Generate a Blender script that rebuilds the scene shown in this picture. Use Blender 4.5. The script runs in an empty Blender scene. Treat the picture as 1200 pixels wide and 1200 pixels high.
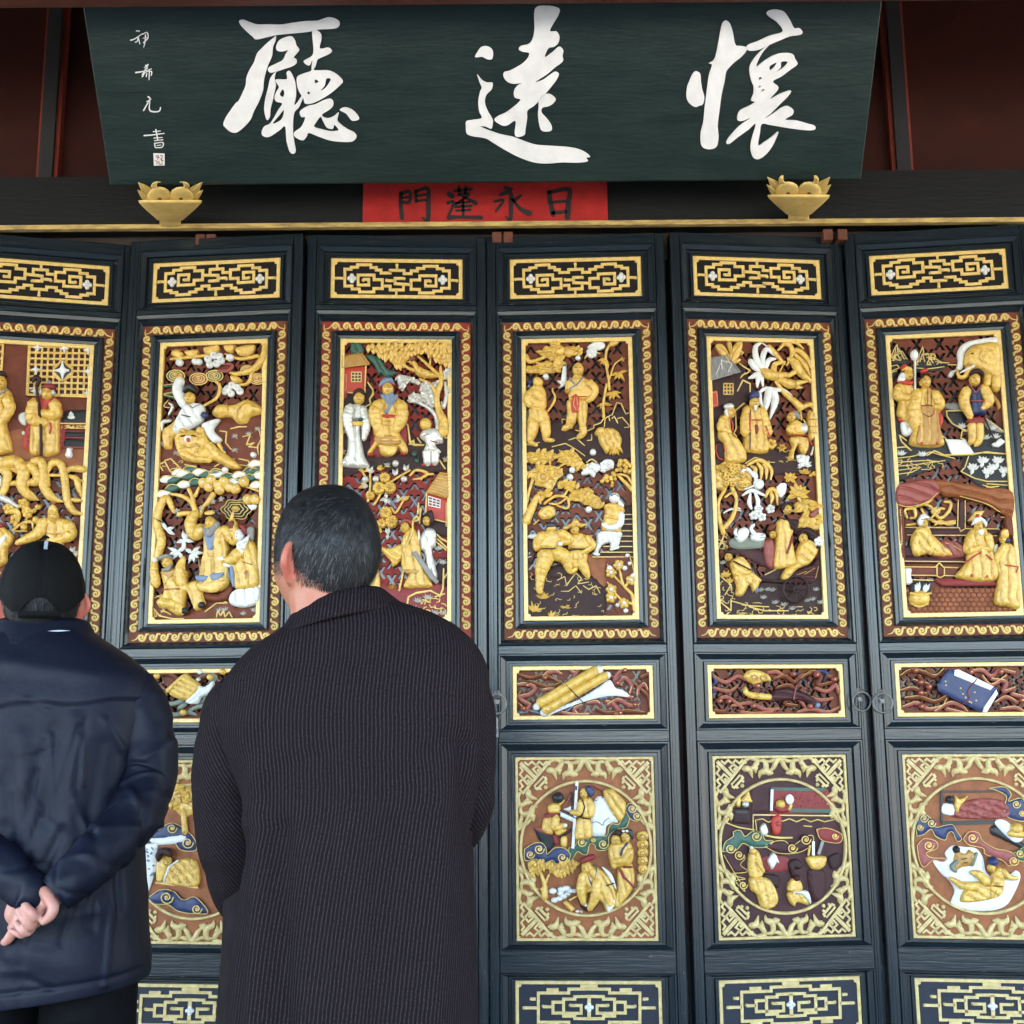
import bpy, bmesh, math, random
import numpy as np
from mathutils import Vector, Matrix, noise
from mathutils.geometry import delaunay_2d_cdt
R = math.radians
random.seed(7)
SC = bpy.context.scene
COL = SC.collection

# ------------------------------------------------------------------ camera
CAMZ = 1.32
FPX, PITCH, ROLL = 1371.157, R(9.84626), R(-0.459024)
cam_d = bpy.data.cameras.new('camera')
cam = bpy.data.objects.new('camera', cam_d); COL.objects.link(cam)
cam_d.sensor_width = 36; cam_d.lens = 36 * FPX / 1200; cam_d.clip_end = 500; cam_d.clip_start = 0.05
cam.matrix_world = (Matrix.Translation((0, 0, CAMZ)) @ Matrix.Rotation(R(90) + PITCH, 4, 'X') @ Matrix.Rotation(ROLL, 4, 'Z'))
SC.camera = cam

# ------------------------------------------------------------------ sky, sun, exposure
SUN_EL, SUN_AZ = R(35), R(12)          # sun stands behind the hall: the doors are in shade
w = bpy.data.worlds.new('World'); SC.world = w; w.use_nodes = True
nt = w.node_tree; bg = nt.nodes['Background']
sky = nt.nodes.new('ShaderNodeTexSky'); sky.sky_type = 'NISHITA'; sky.sun_disc = False
sky.sun_elevation = SUN_EL; sky.sun_rotation = SUN_AZ; sky.dust_density = 2.5; sky.air_density = 1.0; sky.ozone_density = 1.0
nt.links.new(sky.outputs[0], bg.inputs[0]); bg.inputs[1].default_value = 0.09
sd = bpy.data.lights.new('sun', 'SUN'); sd.energy = 4.6; sd.angle = R(0.5); sd.color = (1, .95, .86)
sun = bpy.data.objects.new('sun', sd); COL.objects.link(sun)
sdir = Vector((math.sin(SUN_AZ) * math.cos(SUN_EL), math.cos(SUN_AZ) * math.cos(SUN_EL), math.sin(SUN_EL)))
sun.rotation_euler = sdir.to_track_quat('Z', 'Y').to_euler()
sun.location = sdir * 30
SC.view_settings.view_transform = 'Standard'; SC.view_settings.look = 'None'
SC.view_settings.exposure = 4.88; SC.view_settings.gamma = 1; SC.view_settings.use_curve_mapping = False
SC.cycles.max_bounces = 6; SC.cycles.diffuse_bounces = 4; SC.cycles.glossy_bounces = 3
SC.cycles.use_denoising = True
SC.cycles.caustics_reflective = False; SC.cycles.caustics_refractive = False

# ------------------------------------------------------------------ photo ray helpers (real distances on real planes)
_cp, _sp, _cr, _sr = math.cos(PITCH), math.sin(PITCH), math.cos(ROLL), math.sin(ROLL)
def rays(px, py):
    dx = np.asarray(px, float) - 600; dy = np.asarray(py, float) - 600
    a = (dx * _cr + dy * _sr) / FPX; b = -(-dx * _sr + dy * _cr) / FPX
    return a, _cp - b * _sp, _sp + b * _cp
def W(px, py, Y):
    x, y, z = rays(px, py); t = Y / y
    return Vector((float(x * t), Y, float(z * t) + CAMZ))

# ------------------------------------------------------------------ materials
MATS = {}
def mat(name, col, rough=.5, spec=.5, metal=0, var=0.0, crease=0, vscale=40, bump=0.0, bscale=200, stretch=None, col2=None, chips=0, sheen=0, coat=0, chipc=(.22, .21, .19)):
    m = bpy.data.materials.new(name); m.use_nodes = True; n = m.node_tree; L = n.links
    b = n.nodes['Principled BSDF']
    b.inputs['Base Color'].default_value = (*col, 1); b.inputs['Roughness'].default_value = rough
    b.inputs['Specular IOR Level'].default_value = spec; b.inputs['Metallic'].default_value = metal
    if sheen: b.inputs['Sheen Weight'].default_value = sheen
    if coat: b.inputs['Coat Weight'].default_value = coat; b.inputs['Coat Roughness'].default_value = .25
    tc = n.nodes.new('ShaderNodeTexCoord'); mp = n.nodes.new('ShaderNodeMapping')
    L.new(tc.outputs['Object'], mp.inputs[0])
    if stretch: mp.inputs['Scale'].default_value = stretch
    out = None
    if var:
        t = n.nodes.new('ShaderNodeTexNoise'); t.inputs['Scale'].default_value = vscale; t.inputs['Detail'].default_value = 5; t.inputs['Roughness'].default_value = .65
        L.new(mp.outputs[0], t.inputs[0])
        r = n.nodes.new('ShaderNodeMapRange'); r.inputs[1].default_value = .35; r.inputs[2].default_value = .68
        L.new(t.outputs[0], r.inputs[0])
        mx = n.nodes.new('ShaderNodeMix'); mx.data_type = 'RGBA'
        c2 = col2 or tuple(c * (1 - var) for c in col)
        mx.inputs[6].default_value = (*col, 1); mx.inputs[7].default_value = (*c2, 1)
        L.new(r.outputs[0], mx.inputs[0]); out = mx.outputs[2]
        rr = n.nodes.new('ShaderNodeMapRange'); rr.inputs[3].default_value = rough * .85; rr.inputs[4].default_value = min(1, rough * 1.2)
        L.new(t.outputs[0], rr.inputs[0]); L.new(rr.outputs[0], b.inputs['Roughness'])
    if chips:
        t2 = n.nodes.new('ShaderNodeTexNoise'); t2.inputs['Scale'].default_value = 55; t2.inputs['Detail'].default_value = 6; t2.inputs['Roughness'].default_value = .75
        L.new(mp.outputs[0], t2.inputs[0])
        r2 = n.nodes.new('ShaderNodeMapRange'); r2.inputs[1].default_value = .725 - chips; r2.inputs[2].default_value = .76 - chips
        L.new(t2.outputs[0], r2.inputs[0])
        mx2 = n.nodes.new('ShaderNodeMix'); mx2.data_type = 'RGBA'; mx2.inputs[7].default_value = (*chipc, 1)
        if out: L.new(out, mx2.inputs[6])
        else: mx2.inputs[6].default_value = (*col, 1)
        L.new(r2.outputs[0], mx2.inputs[0]); out = mx2.outputs[2]
    if out: L.new(out, b.inputs['Base Color'])
    if bump:
        t3 = n.nodes.new('ShaderNodeTexNoise'); t3.inputs['Scale'].default_value = bscale; t3.inputs['Detail'].default_value = 4
        L.new(mp.outputs[0], t3.inputs[0])
        bp = n.nodes.new('ShaderNodeBump'); bp.inputs['Strength'].default_value = bump; bp.inputs['Distance'].default_value = .004
        L.new(t3.outputs[0], bp.inputs['Height']); L.new(bp.outputs[0], b.inputs['Normal'])
    if crease:
        t4 = n.nodes.new('ShaderNodeTexNoise'); t4.noise_type = 'RIDGED_MULTIFRACTAL'; t4.inputs['Scale'].default_value = crease; t4.inputs['Detail'].default_value = 2.5; t4.inputs['Distortion'].default_value = .6
        m4 = n.nodes.new('ShaderNodeMapping'); m4.inputs['Scale'].default_value = (1, 1, .55); L.new(tc.outputs['Object'], m4.inputs[0]); L.new(m4.outputs[0], t4.inputs[0])
        b4 = n.nodes.new('ShaderNodeBump'); b4.inputs['Strength'].default_value = .3; b4.inputs['Distance'].default_value = .012; L.new(t4.outputs[0], b4.inputs['Height'])
        if b.inputs['Normal'].links: L.new(b.inputs['Normal'].links[0].from_socket, b4.inputs['Normal'])
        L.new(b4.outputs[0], b.inputs['Normal'])
    MATS[name] = m
    return m
mat('gold', (.64, .42, .085), .34, .6, var=.3, vscale=70, bump=.7, bscale=110, col2=(.42, .23, .04), chips=.055, chipc=(.16, .065, .02))
mat('gold_trim', (.70, .49, .16), .33, .6, var=.3, vscale=60, chips=.045, chipc=(.22, .10, .035))
mat('gold_bluelit_worn', (.54, .42, .185), .42, .4, var=.3, vscale=50, col2=(.36, .26, .105), chips=.06, chipc=(.20, .12, .05))  # gold with blue light low on the doors mixed into its colour, plus grime and chips
mat('gold_deep', (.40, .21, .04), .4, .5, var=.3, vscale=45, bump=.4, bscale=120)
mat('white', (.62, .62, .60), .45, .5, var=.14, vscale=50)
mat('silver', (.60, .58, .53), .35, .6, metal=.25, var=.35, vscale=140)
mat('red', (.40, .035, .022), .5, .4, var=.2, vscale=50)
mat('lattice_red', (.20, .018, .012), .55, .2, var=.3, vscale=40)
mat('crimson', (.20, .026, .026), .5, .25, var=.2, vscale=50)
mat('red_brown', (.14, .034, .016), .5, .2, var=.35, vscale=30)
mat('band_brown', (.14, .035, .016), .5, .2, var=.35, vscale=25)
mat('band_red', (.22, .024, .016), .5, .2, var=.25, vscale=25)
mat('orange_brown', (.27, .088, .03), .5, .25, var=.4, vscale=28)
mat('maroon', (.05, .016, .018), .5, .2, var=.3, vscale=30)
mat('umber', (.034, .015, .015), .55, .2, var=.35, vscale=40)
mat('slate', (.016, .017, .019), .5, .25, var=.3, vscale=40)
mat('black', (.02, .02, .021), .45, .4, var=.2)
mat('panel_black', (.007, .006, .0055), .5, .2, var=.4, vscale=40)
mat('panel_blue', (.006, .010, .022), .45, .3, var=.4, vscale=35, chips=.03)
mat('green', (.028, .085, .06), .45, .4, var=.25)
mat('grey_green', (.15, .17, .13), .5, .4, var=.25)
mat('blue', (.020, .031, .095), .45, .4, var=.25)
mat('steel_blue', (.15, .20, .30), .45, .4, var=.25)
mat('grey', (.22, .21, .20), .5, .4, var=.3, vscale=80)
mat('rose', (.26, .062, .05), .5, .4, var=.25)
mat('line_gold', (.66, .47, .15), .4, .4, var=.3, vscale=20)
mat('lac_v', (.0036, .0082, .0122), .25, .45, var=.5, vscale=22, bump=.16, bscale=30, stretch=(5, 5, .35), col2=(.0068, .0132, .0185), chips=.055)
mat('lac_h', (.0036, .0082, .0122), .25, .45, var=.5, vscale=22, bump=.16, bscale=30, stretch=(.35, 5, 5), col2=(.0068, .0132, .0185), chips=.055)
mat('lac_m', (.015, .021, .022), .33, .55, var=.4, vscale=40, bump=.15, bscale=60, col2=(.026, .034, .036))
mat('glass', (.012, .011, .010), .20, .5)
mat('iron', (.17, .16, .15), .45, .5, metal=.3, var=.4, vscale=120)
mat('board_green', (.005, .0145, .0125), .36, .28, var=.35, vscale=9, stretch=(.6, 3, 3), bump=.25, bscale=40, col2=(.010, .023, .019))
mat('board_white', (.74, .76, .79), .5, .4, var=.16, vscale=16)
mat('ink', (.018, .014, .014), .6, .3)
mat('paper_red', (.36, .02, .018), .65, .2, var=.3, vscale=12, bump=.35, bscale=14)
mat('lintel_black', (.0035, .004, .0038), .5, .3, var=.5, vscale=12, stretch=(.5, 4, 4), bump=.2, bscale=30, chips=.015)
mat('wall_maroon', (.037, .0075, .0042), .5, .2, var=.35, vscale=9, bump=.1, bscale=30)
mat('mull_red', (.20, .03, .015), .5, .4, var=.3)
mat('beam_red', (.085, .026, .02), .5, .4, var=.4, vscale=14, stretch=(.5, 3, 3), bump=.2, bscale=40)
mat('strip_gold', (.54, .39, .13), .45, .5, var=.5, vscale=24, stretch=(.6, 3, 3), col2=(.20, .13, .05))
mat('hinge_wood', (.13, .045, .026), .6, .3, var=.4, vscale=40)
mat('lotus', (.74, .54, .18), .4, .5, var=.25, vscale=30, bump=.15, bscale=80)
mat('stone', (.20, .185, .16), .7, .3, var=.25, vscale=3)
mat('plaster', (.35, .33, .30), .8, .2)
mat('dark_wood', (.05, .035, .028), .6, .3, var=.3)

# ------------------------------------------------------------------ object helpers
def link(o, parent=None):
    COL.objects.link(o)
    if parent is not None: o.parent = parent
    return o
def empty(name, label, cat, loc=(0, 0, 0), rz=0, group=None):
    o = bpy.data.objects.new(name, None); o.empty_display_size = .1; link(o)
    o.location = loc; o.rotation_euler = (0, 0, rz); o['label'] = label; o['category'] = cat
    if group: o['group'] = group
    return o
def tag(o, label, cat, group=None):
    o['label'] = label; o['category'] = cat
    if group: o['group'] = group
    return o

class MB:
    """collects verts / faces with a material name per face"""
    def __init__(s): s.v = []; s.f = []; s.m = []; s.sm = []; s.uv = None
    def add(s, vs, fs, m, smooth=False):
        o = len(s.v); s.v.extend([tuple(map(float, q)) for q in vs])
        for f in fs: s.f.append([i + o for i in f]); s.m.append(m); s.sm.append(smooth)
    def box(s, a, b, m, taper=0):
        x0, y0, z0 = a; x1, y1, z1 = b
        s.add([(x0, y0, z0), (x1, y0, z0), (x1, y1, z0), (x0, y1, z0), (x0, y0, z1), (x1, y0, z1), (x1, y1, z1), (x0, y1, z1)],
              [(3, 2, 1, 0), (4, 5, 6, 7), (0, 1, 5, 4), (1, 2, 6, 5), (2, 3, 7, 6), (3, 0, 4, 7)], m)
    def grid(s, P, m, smooth=True, wrap_u=False, wrap_v=False):
        nu, nv = len(P), len(P[0]); fs = []
        for i in range(nu if wrap_u else nu - 1):
            for j in range(nv if wrap_v else nv - 1):
                a, b = i, (i + 1) % nu; c, d = j, (j + 1) % nv
                fs.append((a * nv + c, b * nv + c, b * nv + d, a * nv + d))
        s.add([q for r in P for q in r], fs, m, smooth)
    def build(s, name, parent=None, mesh=None):
        if mesh is None:
            me = bpy.data.meshes.new(name); me.from_pydata(s.v, [], s.f)
            names = []
            for m in s.m:
                if m not in names: names.append(m)
            for q in names: me.materials.append(MATS[q])
            idx = {q: i for i, q in enumerate(names)}
            me.polygons.foreach_set('material_index', [idx[m] for m in s.m])
            me.polygons.foreach_set('use_smooth', s.sm)
            me.update()
        else: me = mesh
        return link(bpy.data.objects.new(name, me), parent)

def flip(mb):
    mb.f = [f[::-1] for f in mb.f]
def fix_normals(me):
    bm = bmesh.new(); bm.from_mesh(me); bmesh.ops.recalc_face_normals(bm, faces=bm.faces); bm.to_mesh(me); bm.free()

def spline(pts, step, closed=False):
    """Catmull-Rom through pts (any dimension), about step apart"""
    P = np.asarray(pts, float); n = len(P)
    if n < 3 and not closed:
        k = max(2, int(np.linalg.norm(P[-1] - P[0]) / step) + 1)
        t = np.linspace(0, 1, k)[:, None]; return P[0] * (1 - t) + P[-1] * t
    out = []
    rng = range(n) if closed else range(n - 1)
    for i in rng:
        if closed: a, b, c, d = P[(i - 1) % n], P[i], P[(i + 1) % n], P[(i + 2) % n]
        else:
            b, c = P[i], P[i + 1]; a = P[i - 1] if i else 2 * b - c; d = P[i + 2] if i + 2 < n else 2 * c - b
        k = max(1, int(np.linalg.norm((c - b)[:2]) / step + .5))
        for j in range(k):
            t = j / k
            out.append(.5 * (2 * b + (c - a) * t + (2 * a - 5 * b + 4 * c - d) * t * t + (3 * b - a - 3 * c + d) * t ** 3))
    if not closed: out.append(P[-1])
    return np.array(out)
def lin(pts, step, closed=False):
    P = np.asarray(pts, float); out = []
    n = len(P)
    for i in range(n if closed else n - 1):
        b, c = P[i], P[(i + 1) % n]; k = max(1, int(np.linalg.norm(c - b) / step + .5))
        for j in range(k): out.append(b + (c - b) * j / k)
    if not closed: out.append(P[-1])
    return np.array(out)
def pts(s):
    if not isinstance(s, str): return np.asarray(s, float)
    return np.array([[float(c) for c in q.split(',')] for q in s.split()])

PXM = 0.00255     # metres of door per photo pixel, for depths and stroke widths
def in_loops(C, loops):
    """even-odd test of points against closed loops"""
    C = np.asarray(C, float); n = np.zeros(len(C), int)
    for q in loops:
        a = np.asarray(q, float); b = np.roll(a, -1, 0); x, y = C[:, 0][:, None], C[:, 1][:, None]
        n += (((a[:, 1] > y) != (b[:, 1] > y)) & (x < (b[:, 0] - a[:, 0]) * (y - a[:, 1]) / (b[:, 1] - a[:, 1] + 1e-12) + a[:, 0])).sum(1)
    return n
class Carve(MB):
    """a piece of carving; strokes are given in the px of a view (origin, scale) and laid on a door plane"""
    def __init__(s, mapf, x0=0, y0=0, sc=1.0, w=-.012):
        super().__init__(); s.map = mapf; s.view(x0, y0, sc); s.w = w
    def view(s, x0, y0, sc): s.x0, s.y0, s.sc = x0, y0, sc; return s
    def P3(s, xy, h):
        u, v = s.map(xy[:, 0] / s.sc + s.x0, xy[:, 1] / s.sc + s.y0)
        h = np.broadcast_to(np.asarray(h, float), u.shape)
        return np.stack([u, -(s.w + h * PXM * 1.22), v], 1)
    def poly(s, p, m, h=3, base=0, r=None, smooth=True, folds=None, wall=None, g=None, nz=0):
        """domed area: h = height of the dome in photo px over base"""
        p = pts(p); q = (spline if smooth else lin)(p, 1.4 * s.sc, True)
        lo, hi = q.min(0), q.max(0); area = abs(np.sum(q[:, 0] * np.roll(q[:, 1], -1) - q[:, 1] * np.roll(q[:, 0], -1))) / 2
        step = g * s.sc if g else min(3.5 * s.sc, max(1.3 * s.sc, math.sqrt(area) / 9))
        if folds and not g: step = min(step, 1.5 * s.sc)
        gx = np.arange(lo[0] + step / 2, hi[0], step); gy = np.arange(lo[1] + step / 2, hi[1], step * .87)
        X, Y = np.meshgrid(gx, gy); X = X + (np.arange(len(gy)) % 2)[:, None] * step / 2
        C = np.stack([X.ravel(), Y.ravel()], 1)
        a = q; b = np.roll(q, -1, 0)
        def inside(C):
            x, y = C[:, 0][:, None], C[:, 1][:, None]
            c = ((a[:, 1] > y) != (b[:, 1] > y)) & (x < (b[:, 0] - a[:, 0]) * (y - a[:, 1]) / (b[:, 1] - a[:, 1] + 1e-12) + a[:, 0])
            return c.sum(1) % 2 == 1
        def dist(C):
            ab = b - a; t = np.clip(((C[:, None, :] - a) * ab).sum(2) / ((ab ** 2).sum(1) + 1e-12), 0, 1)
            return np.sqrt(((a + t[:, :, None] * ab - C[:, None, :]) ** 2).sum(2).min(1))
        if len(C): C = C[inside(C)]
        if len(C):
            d = dist(C); k = d > .45 * step; C, d = C[k], d[k]
        n = len(q)
        allp = np.concatenate([q, C]) if len(C) else q
        vs, es, fs, ov, oe, of = delaunay_2d_cdt([Vector(z) for z in allp], [], [list(range(n))], 1, 1e-5)
        vs = np.array([(z.x, z.y) for z in vs])
        dd = dist(vs) / s.sc; mx = dd.max() if len(dd) else 1
        rr = r or max(.6, min(mx, h * .95))
        t = np.clip(dd / rr, 0, 1); hh = base + h * np.sqrt(np.clip(1 - (1 - t) ** 2, 0, 1))
        if folds:
            ang, per, amp = folds[:3]; ph = folds[3] if len(folds) > 3 else 0
            ca, sa = math.cos(R(ang)), math.sin(R(ang)); c0 = vs.mean(0)
            al = ((vs - c0) @ np.array([ca, sa])) / s.sc; ac = ((vs - c0) @ np.array([-sa, ca])) / s.sc
            wv = np.sin((ac + .12 * al * np.sin(al * .22 + ph) * .5 + ph) * math.pi / per)
            hh = hh + amp * (.55 * np.abs(wv) - 3.1 * np.clip(1 - np.abs(wv) * 2.6, 0, 1)) * np.clip(t * 1.3 - .15, 0, 1)
        if nz:
            hh = hh + np.array([nz * noise.noise(Vector((x * .25 / s.sc, y * .25 / s.sc, base))) for x, y in vs]) * t
        V = s.P3(vs, hh)
        # orientation: faces must look outward (-y)
        F = []
        for f in fs:
            A, B, Cc = (V[f[0]], V[f[1]], V[f[2]])
            F.append(f if np.cross(B - A, Cc - A)[1] < 0 else f[::-1])
        s.add(V, F, m, True)
        wl = min(base, 3.5) if wall is None else wall
        top = s.P3(q, np.full(n, base)); bot = s.P3(q, np.full(n, base - wl - .5))
        sgn = np.sum(q[:, 0] * np.roll(q[:, 1], -1) - q[:, 1] * np.roll(q[:, 0], -1)) > 0
        W_ = [(i, (i + 1) % n, n + (i + 1) % n, n + i) for i in range(n)]
        if not sgn: W_ = [f[::-1] for f in W_]
        s.add(np.concatenate([top, bot]), W_, m, True)
    def tube(s, p, r, m, base=0, flat=.8, seg=6, smooth=True):
        """rounded stroke; r a radius or list of radii in photo px along it"""
        p = pts(p); rad = np.interp(np.linspace(0, 1, len(p)), np.linspace(0, 1, len(np.atleast_1d(r))), np.atleast_1d(r).astype(float))
        bb = np.interp(np.linspace(0, 1, len(p)), np.linspace(0, 1, len(np.atleast_1d(base))), np.atleast_1d(base).astype(float))
        q4 = np.column_stack([p, rad, bb]); rm = float(rad.mean()); big = rm >= 3.3 and smooth and m in ('gold', 'silver', 'white'); q4 = (spline if smooth else lin)(q4, (1.0 if big else max(1.6, rm)) * s.sc)
        if big:
            al = np.arange(len(q4)) * 1.0; q4[:, 2] *= 1 - .09 * np.clip(1 - np.abs(np.sin(al * math.pi / (rm * 1.05) + rm)) * 2.2, 0, 1)
        q, rad, bb = q4[:, :2], np.maximum(q4[:, 2], .15), q4[:, 3]
        tg = np.gradient(q, axis=0); tg /= np.linalg.norm(tg, axis=1)[:, None] + 1e-9
        nn = np.stack([-tg[:, 1], tg[:, 0]], 1)
        # rounded ends
        q = np.concatenate([[q[0] - tg[0] * rad[0] * s.sc * .8], q, [q[-1] + tg[-1] * rad[-1] * s.sc * .8]])
        nn = np.concatenate([nn[:1], nn, nn[-1:]]); rad = np.concatenate([[rad[0] * .25], rad, [rad[-1] * .25]]); bb = np.concatenate([bb[:1], bb, bb[-1:]])
        rows = []
        for k in range(seg):
            a = math.pi * k / (seg - 1) * 1.2 - .1 * math.pi
            rows.append(s.P3(q + nn * (math.cos(a) * rad * s.sc)[:, None], bb + rad * flat * (.25 + math.sin(a))))
        V = np.array(rows); s.grid(V[:, ::-1] , m, True)
        s.add(V[:, 0], [list(range(seg))], m); s.add(V[:, -1], [list(range(seg))[::-1]], m)
    def bar(s, p, wd, m, h=1.5, base=0, closed=False):
        """square-edged ribbon of width wd px with mitred corners"""
        p = pts(p); n = len(p); L_, R_ = [], []
        for i in range(n):
            a = p[i - 1] if (i or closed) else None; c = p[(i + 1) % n] if (i < n - 1 or closed) else None; b = p[i]
            d1 = (b - a) / np.linalg.norm(b - a) if a is not None else (c - b) / np.linalg.norm(c - b)
            d2 = (c - b) / np.linalg.norm(c - b) if c is not None else d1
            n1 = np.array([-d1[1], d1[0]]); n2 = np.array([-d2[1], d2[0]]); mm = n1 + n2; l = np.linalg.norm(mm)
            mm = n1 if l < 1e-6 else mm / l; k = 1 / max(.4, float(mm @ n1))
            ext = 0
            L_.append(b + mm * k * wd / 2 * s.sc); R_.append(b - mm * k * wd / 2 * s.sc)
        L_, R_ = np.array(L_), np.array(R_)
        A = s.P3(L_, base - .4); B = s.P3(L_, base + h); C = s.P3(R_, base + h); D = s.P3(R_, base - .4)
        fs = []
        for i in range(n if closed else n - 1):
            j = (i + 1) % n
            for o in (0, 1, 2): fs.append((o * n + i, o * n + j, (o + 1) * n + j, (o + 1) * n + i))
        if not closed: fs += [(0, n, 2 * n, 3 * n), (n - 1, 4 * n - 1, 3 * n - 1, 2 * n - 1)]
        s.add(np.concatenate([A, B, C, D]), fs, m)
    def ball(s, x, y, rx, m, ry=None, base=0, hz=None, rot=0, seg=12):
        ry = ry or rx; hz = hz or (rx + ry) * .5; rows = []
        for i in range(5):
            a = math.pi / 2 * i / 4; k = math.cos(a); zz = math.sin(a)
            t = np.linspace(0, 2 * math.pi, seg, endpoint=False); c, sn = np.cos(t) * rx * k, np.sin(t) * ry * k
            cr, sr = math.cos(R(rot)), math.sin(R(rot))
            xy = np.stack([x + (c * cr - sn * sr) * s.sc, y + (c * sr + sn * cr) * s.sc], 1)
            rows.append(s.P3(xy, base + hz * zz if i else base - .5))
        V = np.array(rows); s.grid(V, m, True, wrap_v=True)
    def leaf(s, x, y, ang, ln, wd, m, base=2, h=1.2, curl=0):
        """almond leaf with a midrib, from (x,y) towards ang (deg, 0 = right, 90 = up)"""
        ca, sa = math.cos(R(ang)), -math.sin(R(ang)); k = 7
        t = np.linspace(0, 1, k); wv = wd * np.sin(math.pi * np.clip(t, .06, .97) ** .8) / 2
        cx = x + (ca * t * ln - sa * curl * t * t) * s.sc; cy = y + (sa * t * ln + ca * curl * t * t) * s.sc
        nx, ny = -sa * s.sc, ca * s.sc
        A = s.P3(np.stack([cx + nx * wv, cy + ny * wv], 1), base - .3); B = s.P3(np.stack([cx, cy], 1), base + h * np.sin(math.pi * np.clip(t, .1, .9)))
        Cc = s.P3(np.stack([cx - nx * wv, cy - ny * wv], 1), base - .3)
        V = np.array([A, B, Cc]); s.grid(V, m, False)
        D = np.array([A, s.P3(np.stack([cx + nx * wv, cy + ny * wv], 1), base - 1.6)]); s.grid(D, m, False)
        D = np.array([s.P3(np.stack([cx - nx * wv, cy - ny * wv], 1), base - 1.6), Cc]); s.grid(D, m, False)
    def pieces(s):
        """the separate pieces of one motif: strokes whose outlines touch stay together"""
        V = np.array(s.v); n = len(V); par = list(range(n))
        def fd(a):
            while par[a] != a: par[a] = par[par[a]]; a = par[a]
            return a
        for f in s.f:
            r = fd(f[0])
            for i in f[1:]: par[fd(i)] = r
        roots = np.array([fd(i) for i in range(n)]); ids = list(dict.fromkeys(roots)); bb = {r: (V[roots == r].min(0), V[roots == r].max(0)) for r in ids}
        grp = {r: r for r in ids}
        def fg(a):
            while grp[a] != a: a = grp[a]
            return a
        for i, a in enumerate(ids):
            for b in ids[:i]:
                (l0, h0), (l1, h1) = bb[a], bb[b]
                if all(l0[k] <= h1[k] and l1[k] <= h0[k] for k in (0, 2)): grp[fg(a)] = fg(b)
        out = {}
        for f, m, sm in zip(s.f, s.m, s.sm): out.setdefault(fg(roots[f[0]]), []).append((f, m, sm))
        R_ = []
        for fs in out.values():
            q = MB(); mp = {}
            for f, m, sm in fs:
                for i in f:
                    if i not in mp: mp[i] = len(q.v); q.v.append(s.v[i])
                q.f.append([mp[i] for i in f]); q.m.append(m); q.sm.append(sm)
            R_.append(q)
        return R_
# ================================================================== the hall round the doors
def boxobj(name, a, b, m, parent=None):
    q = MB(); q.box(a, b, m); return q.build(name, parent)
g = MB(); g.add([(-60, -80, 0), (60, -80, 0), (60, 20, 0), (-60, 20, 0)], [(0, 1, 2, 3)], 'stone')
g = g.build('ground'); g['kind'] = 'structure'
o = boxobj('porch_floor', (-6, -1.4, 0), (6, 7, .12), 'stone'); o['kind'] = 'structure'
# threshold below the doors
o = boxobj('door_threshold', (-2.6, 3.3, .12), (2.6, 3.6, .29), 'lac_h'); tag(o, 'dark wooden threshold running below the whole row of carved doors', 'threshold')
# lintel
ZL = CAMZ
lt = empty('lintel', 'long black timber lintel with a gold lower edge above the carved doors', 'lintel', (0, 3.4, ZL + 1.475))
def inlt(name, a, b, m, rot=0):
    q = MB(); q.box((a[0], a[1] - 3.4, a[2] - 1.475), (b[0], b[1] - 3.4, b[2] - 1.475), m); return q.build(name, lt)
inlt('beam', (-2.6, 3.395, 1.4885), (2.6, 3.56, 1.655), 'lintel_black')
inlt('gold_fillet', (-2.6, 3.374, 1.474), (2.6, 3.394, 1.4885), 'strip_gold')
inlt('ledge', (-2.6, 3.43, 1.655), (2.6, 3.58, 1.668), 'dark_wood')
inlt('door_stop', (-2.6, 3.475, 1.40), (2.6, 3.56, 1.4885), 'dark_wood')
for x in (-.958, -.925, -.04, -.005, .985, 1.03, -1.9):
    inlt('hinge_block', (x - .014, 3.42, 1.44), (x + .014, 3.47, 1.474), 'hinge_wood')
# upper wall with mullions
uw = empty('upper_wall', 'dark maroon panelled wall above the black lintel, behind the green name board', 'wall', (0, 3.52, ZL + 1.668))
def inuw(name, a, b, m):
    q = MB(); q.box((a[0], a[1] - 3.52, a[2] - 1.668), (b[0], b[1] - 3.52, b[2] - 1.668), m); return q.build(name, uw)
for xa, xb in ((-2.6, -1.475), (-1.475, -.6), (-.6, .4), (.4, 1.255), (1.255, 2.6)):
    inuw('wall_panel', (xa + .02, 3.52, 1.66), (xb - .02, 3.56, 2.6), 'wall_maroon')
for x in (-1.475, -.6, .4, 1.255):
    inuw('mullion', (x - .022, 3.475, 1.668), (x + .022, 3.57, 2.6), 'black')
    inuw('mullion_bead', (x - .034, 3.49, 1.668), (x - .022, 3.57, 2.6), 'mull_red')
    inuw('mullion_bead', (x + .022, 3.49, 1.668), (x + .034, 3.57, 2.6), 'mull_red')
# beam under the porch ceiling, nearest timber of the picture
bm_ = MB(); n = 10
prof = [(2.58, 1.86), (2.58, 2.2), (2.81, 2.2), (2.81, 1.85), (2.79, 1.834), (2.61, 1.834)]
V = [(x, y, z + ZL) for x in (-2.7, 2.7) for y, z in prof]; k = len(prof)
bm_.add(V, [(i, (i + 1) % k, k + (i + 1) % k, k + i) for i in range(k)] + [list(range(k))[::-1], list(range(k, 2 * k))], 'beam_red')
o = bm_.build('porch_beam'); fix_normals(o.data); tag(o, 'reddish brown porch beam crossing the very top in front of the name board', 'beam')
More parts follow.
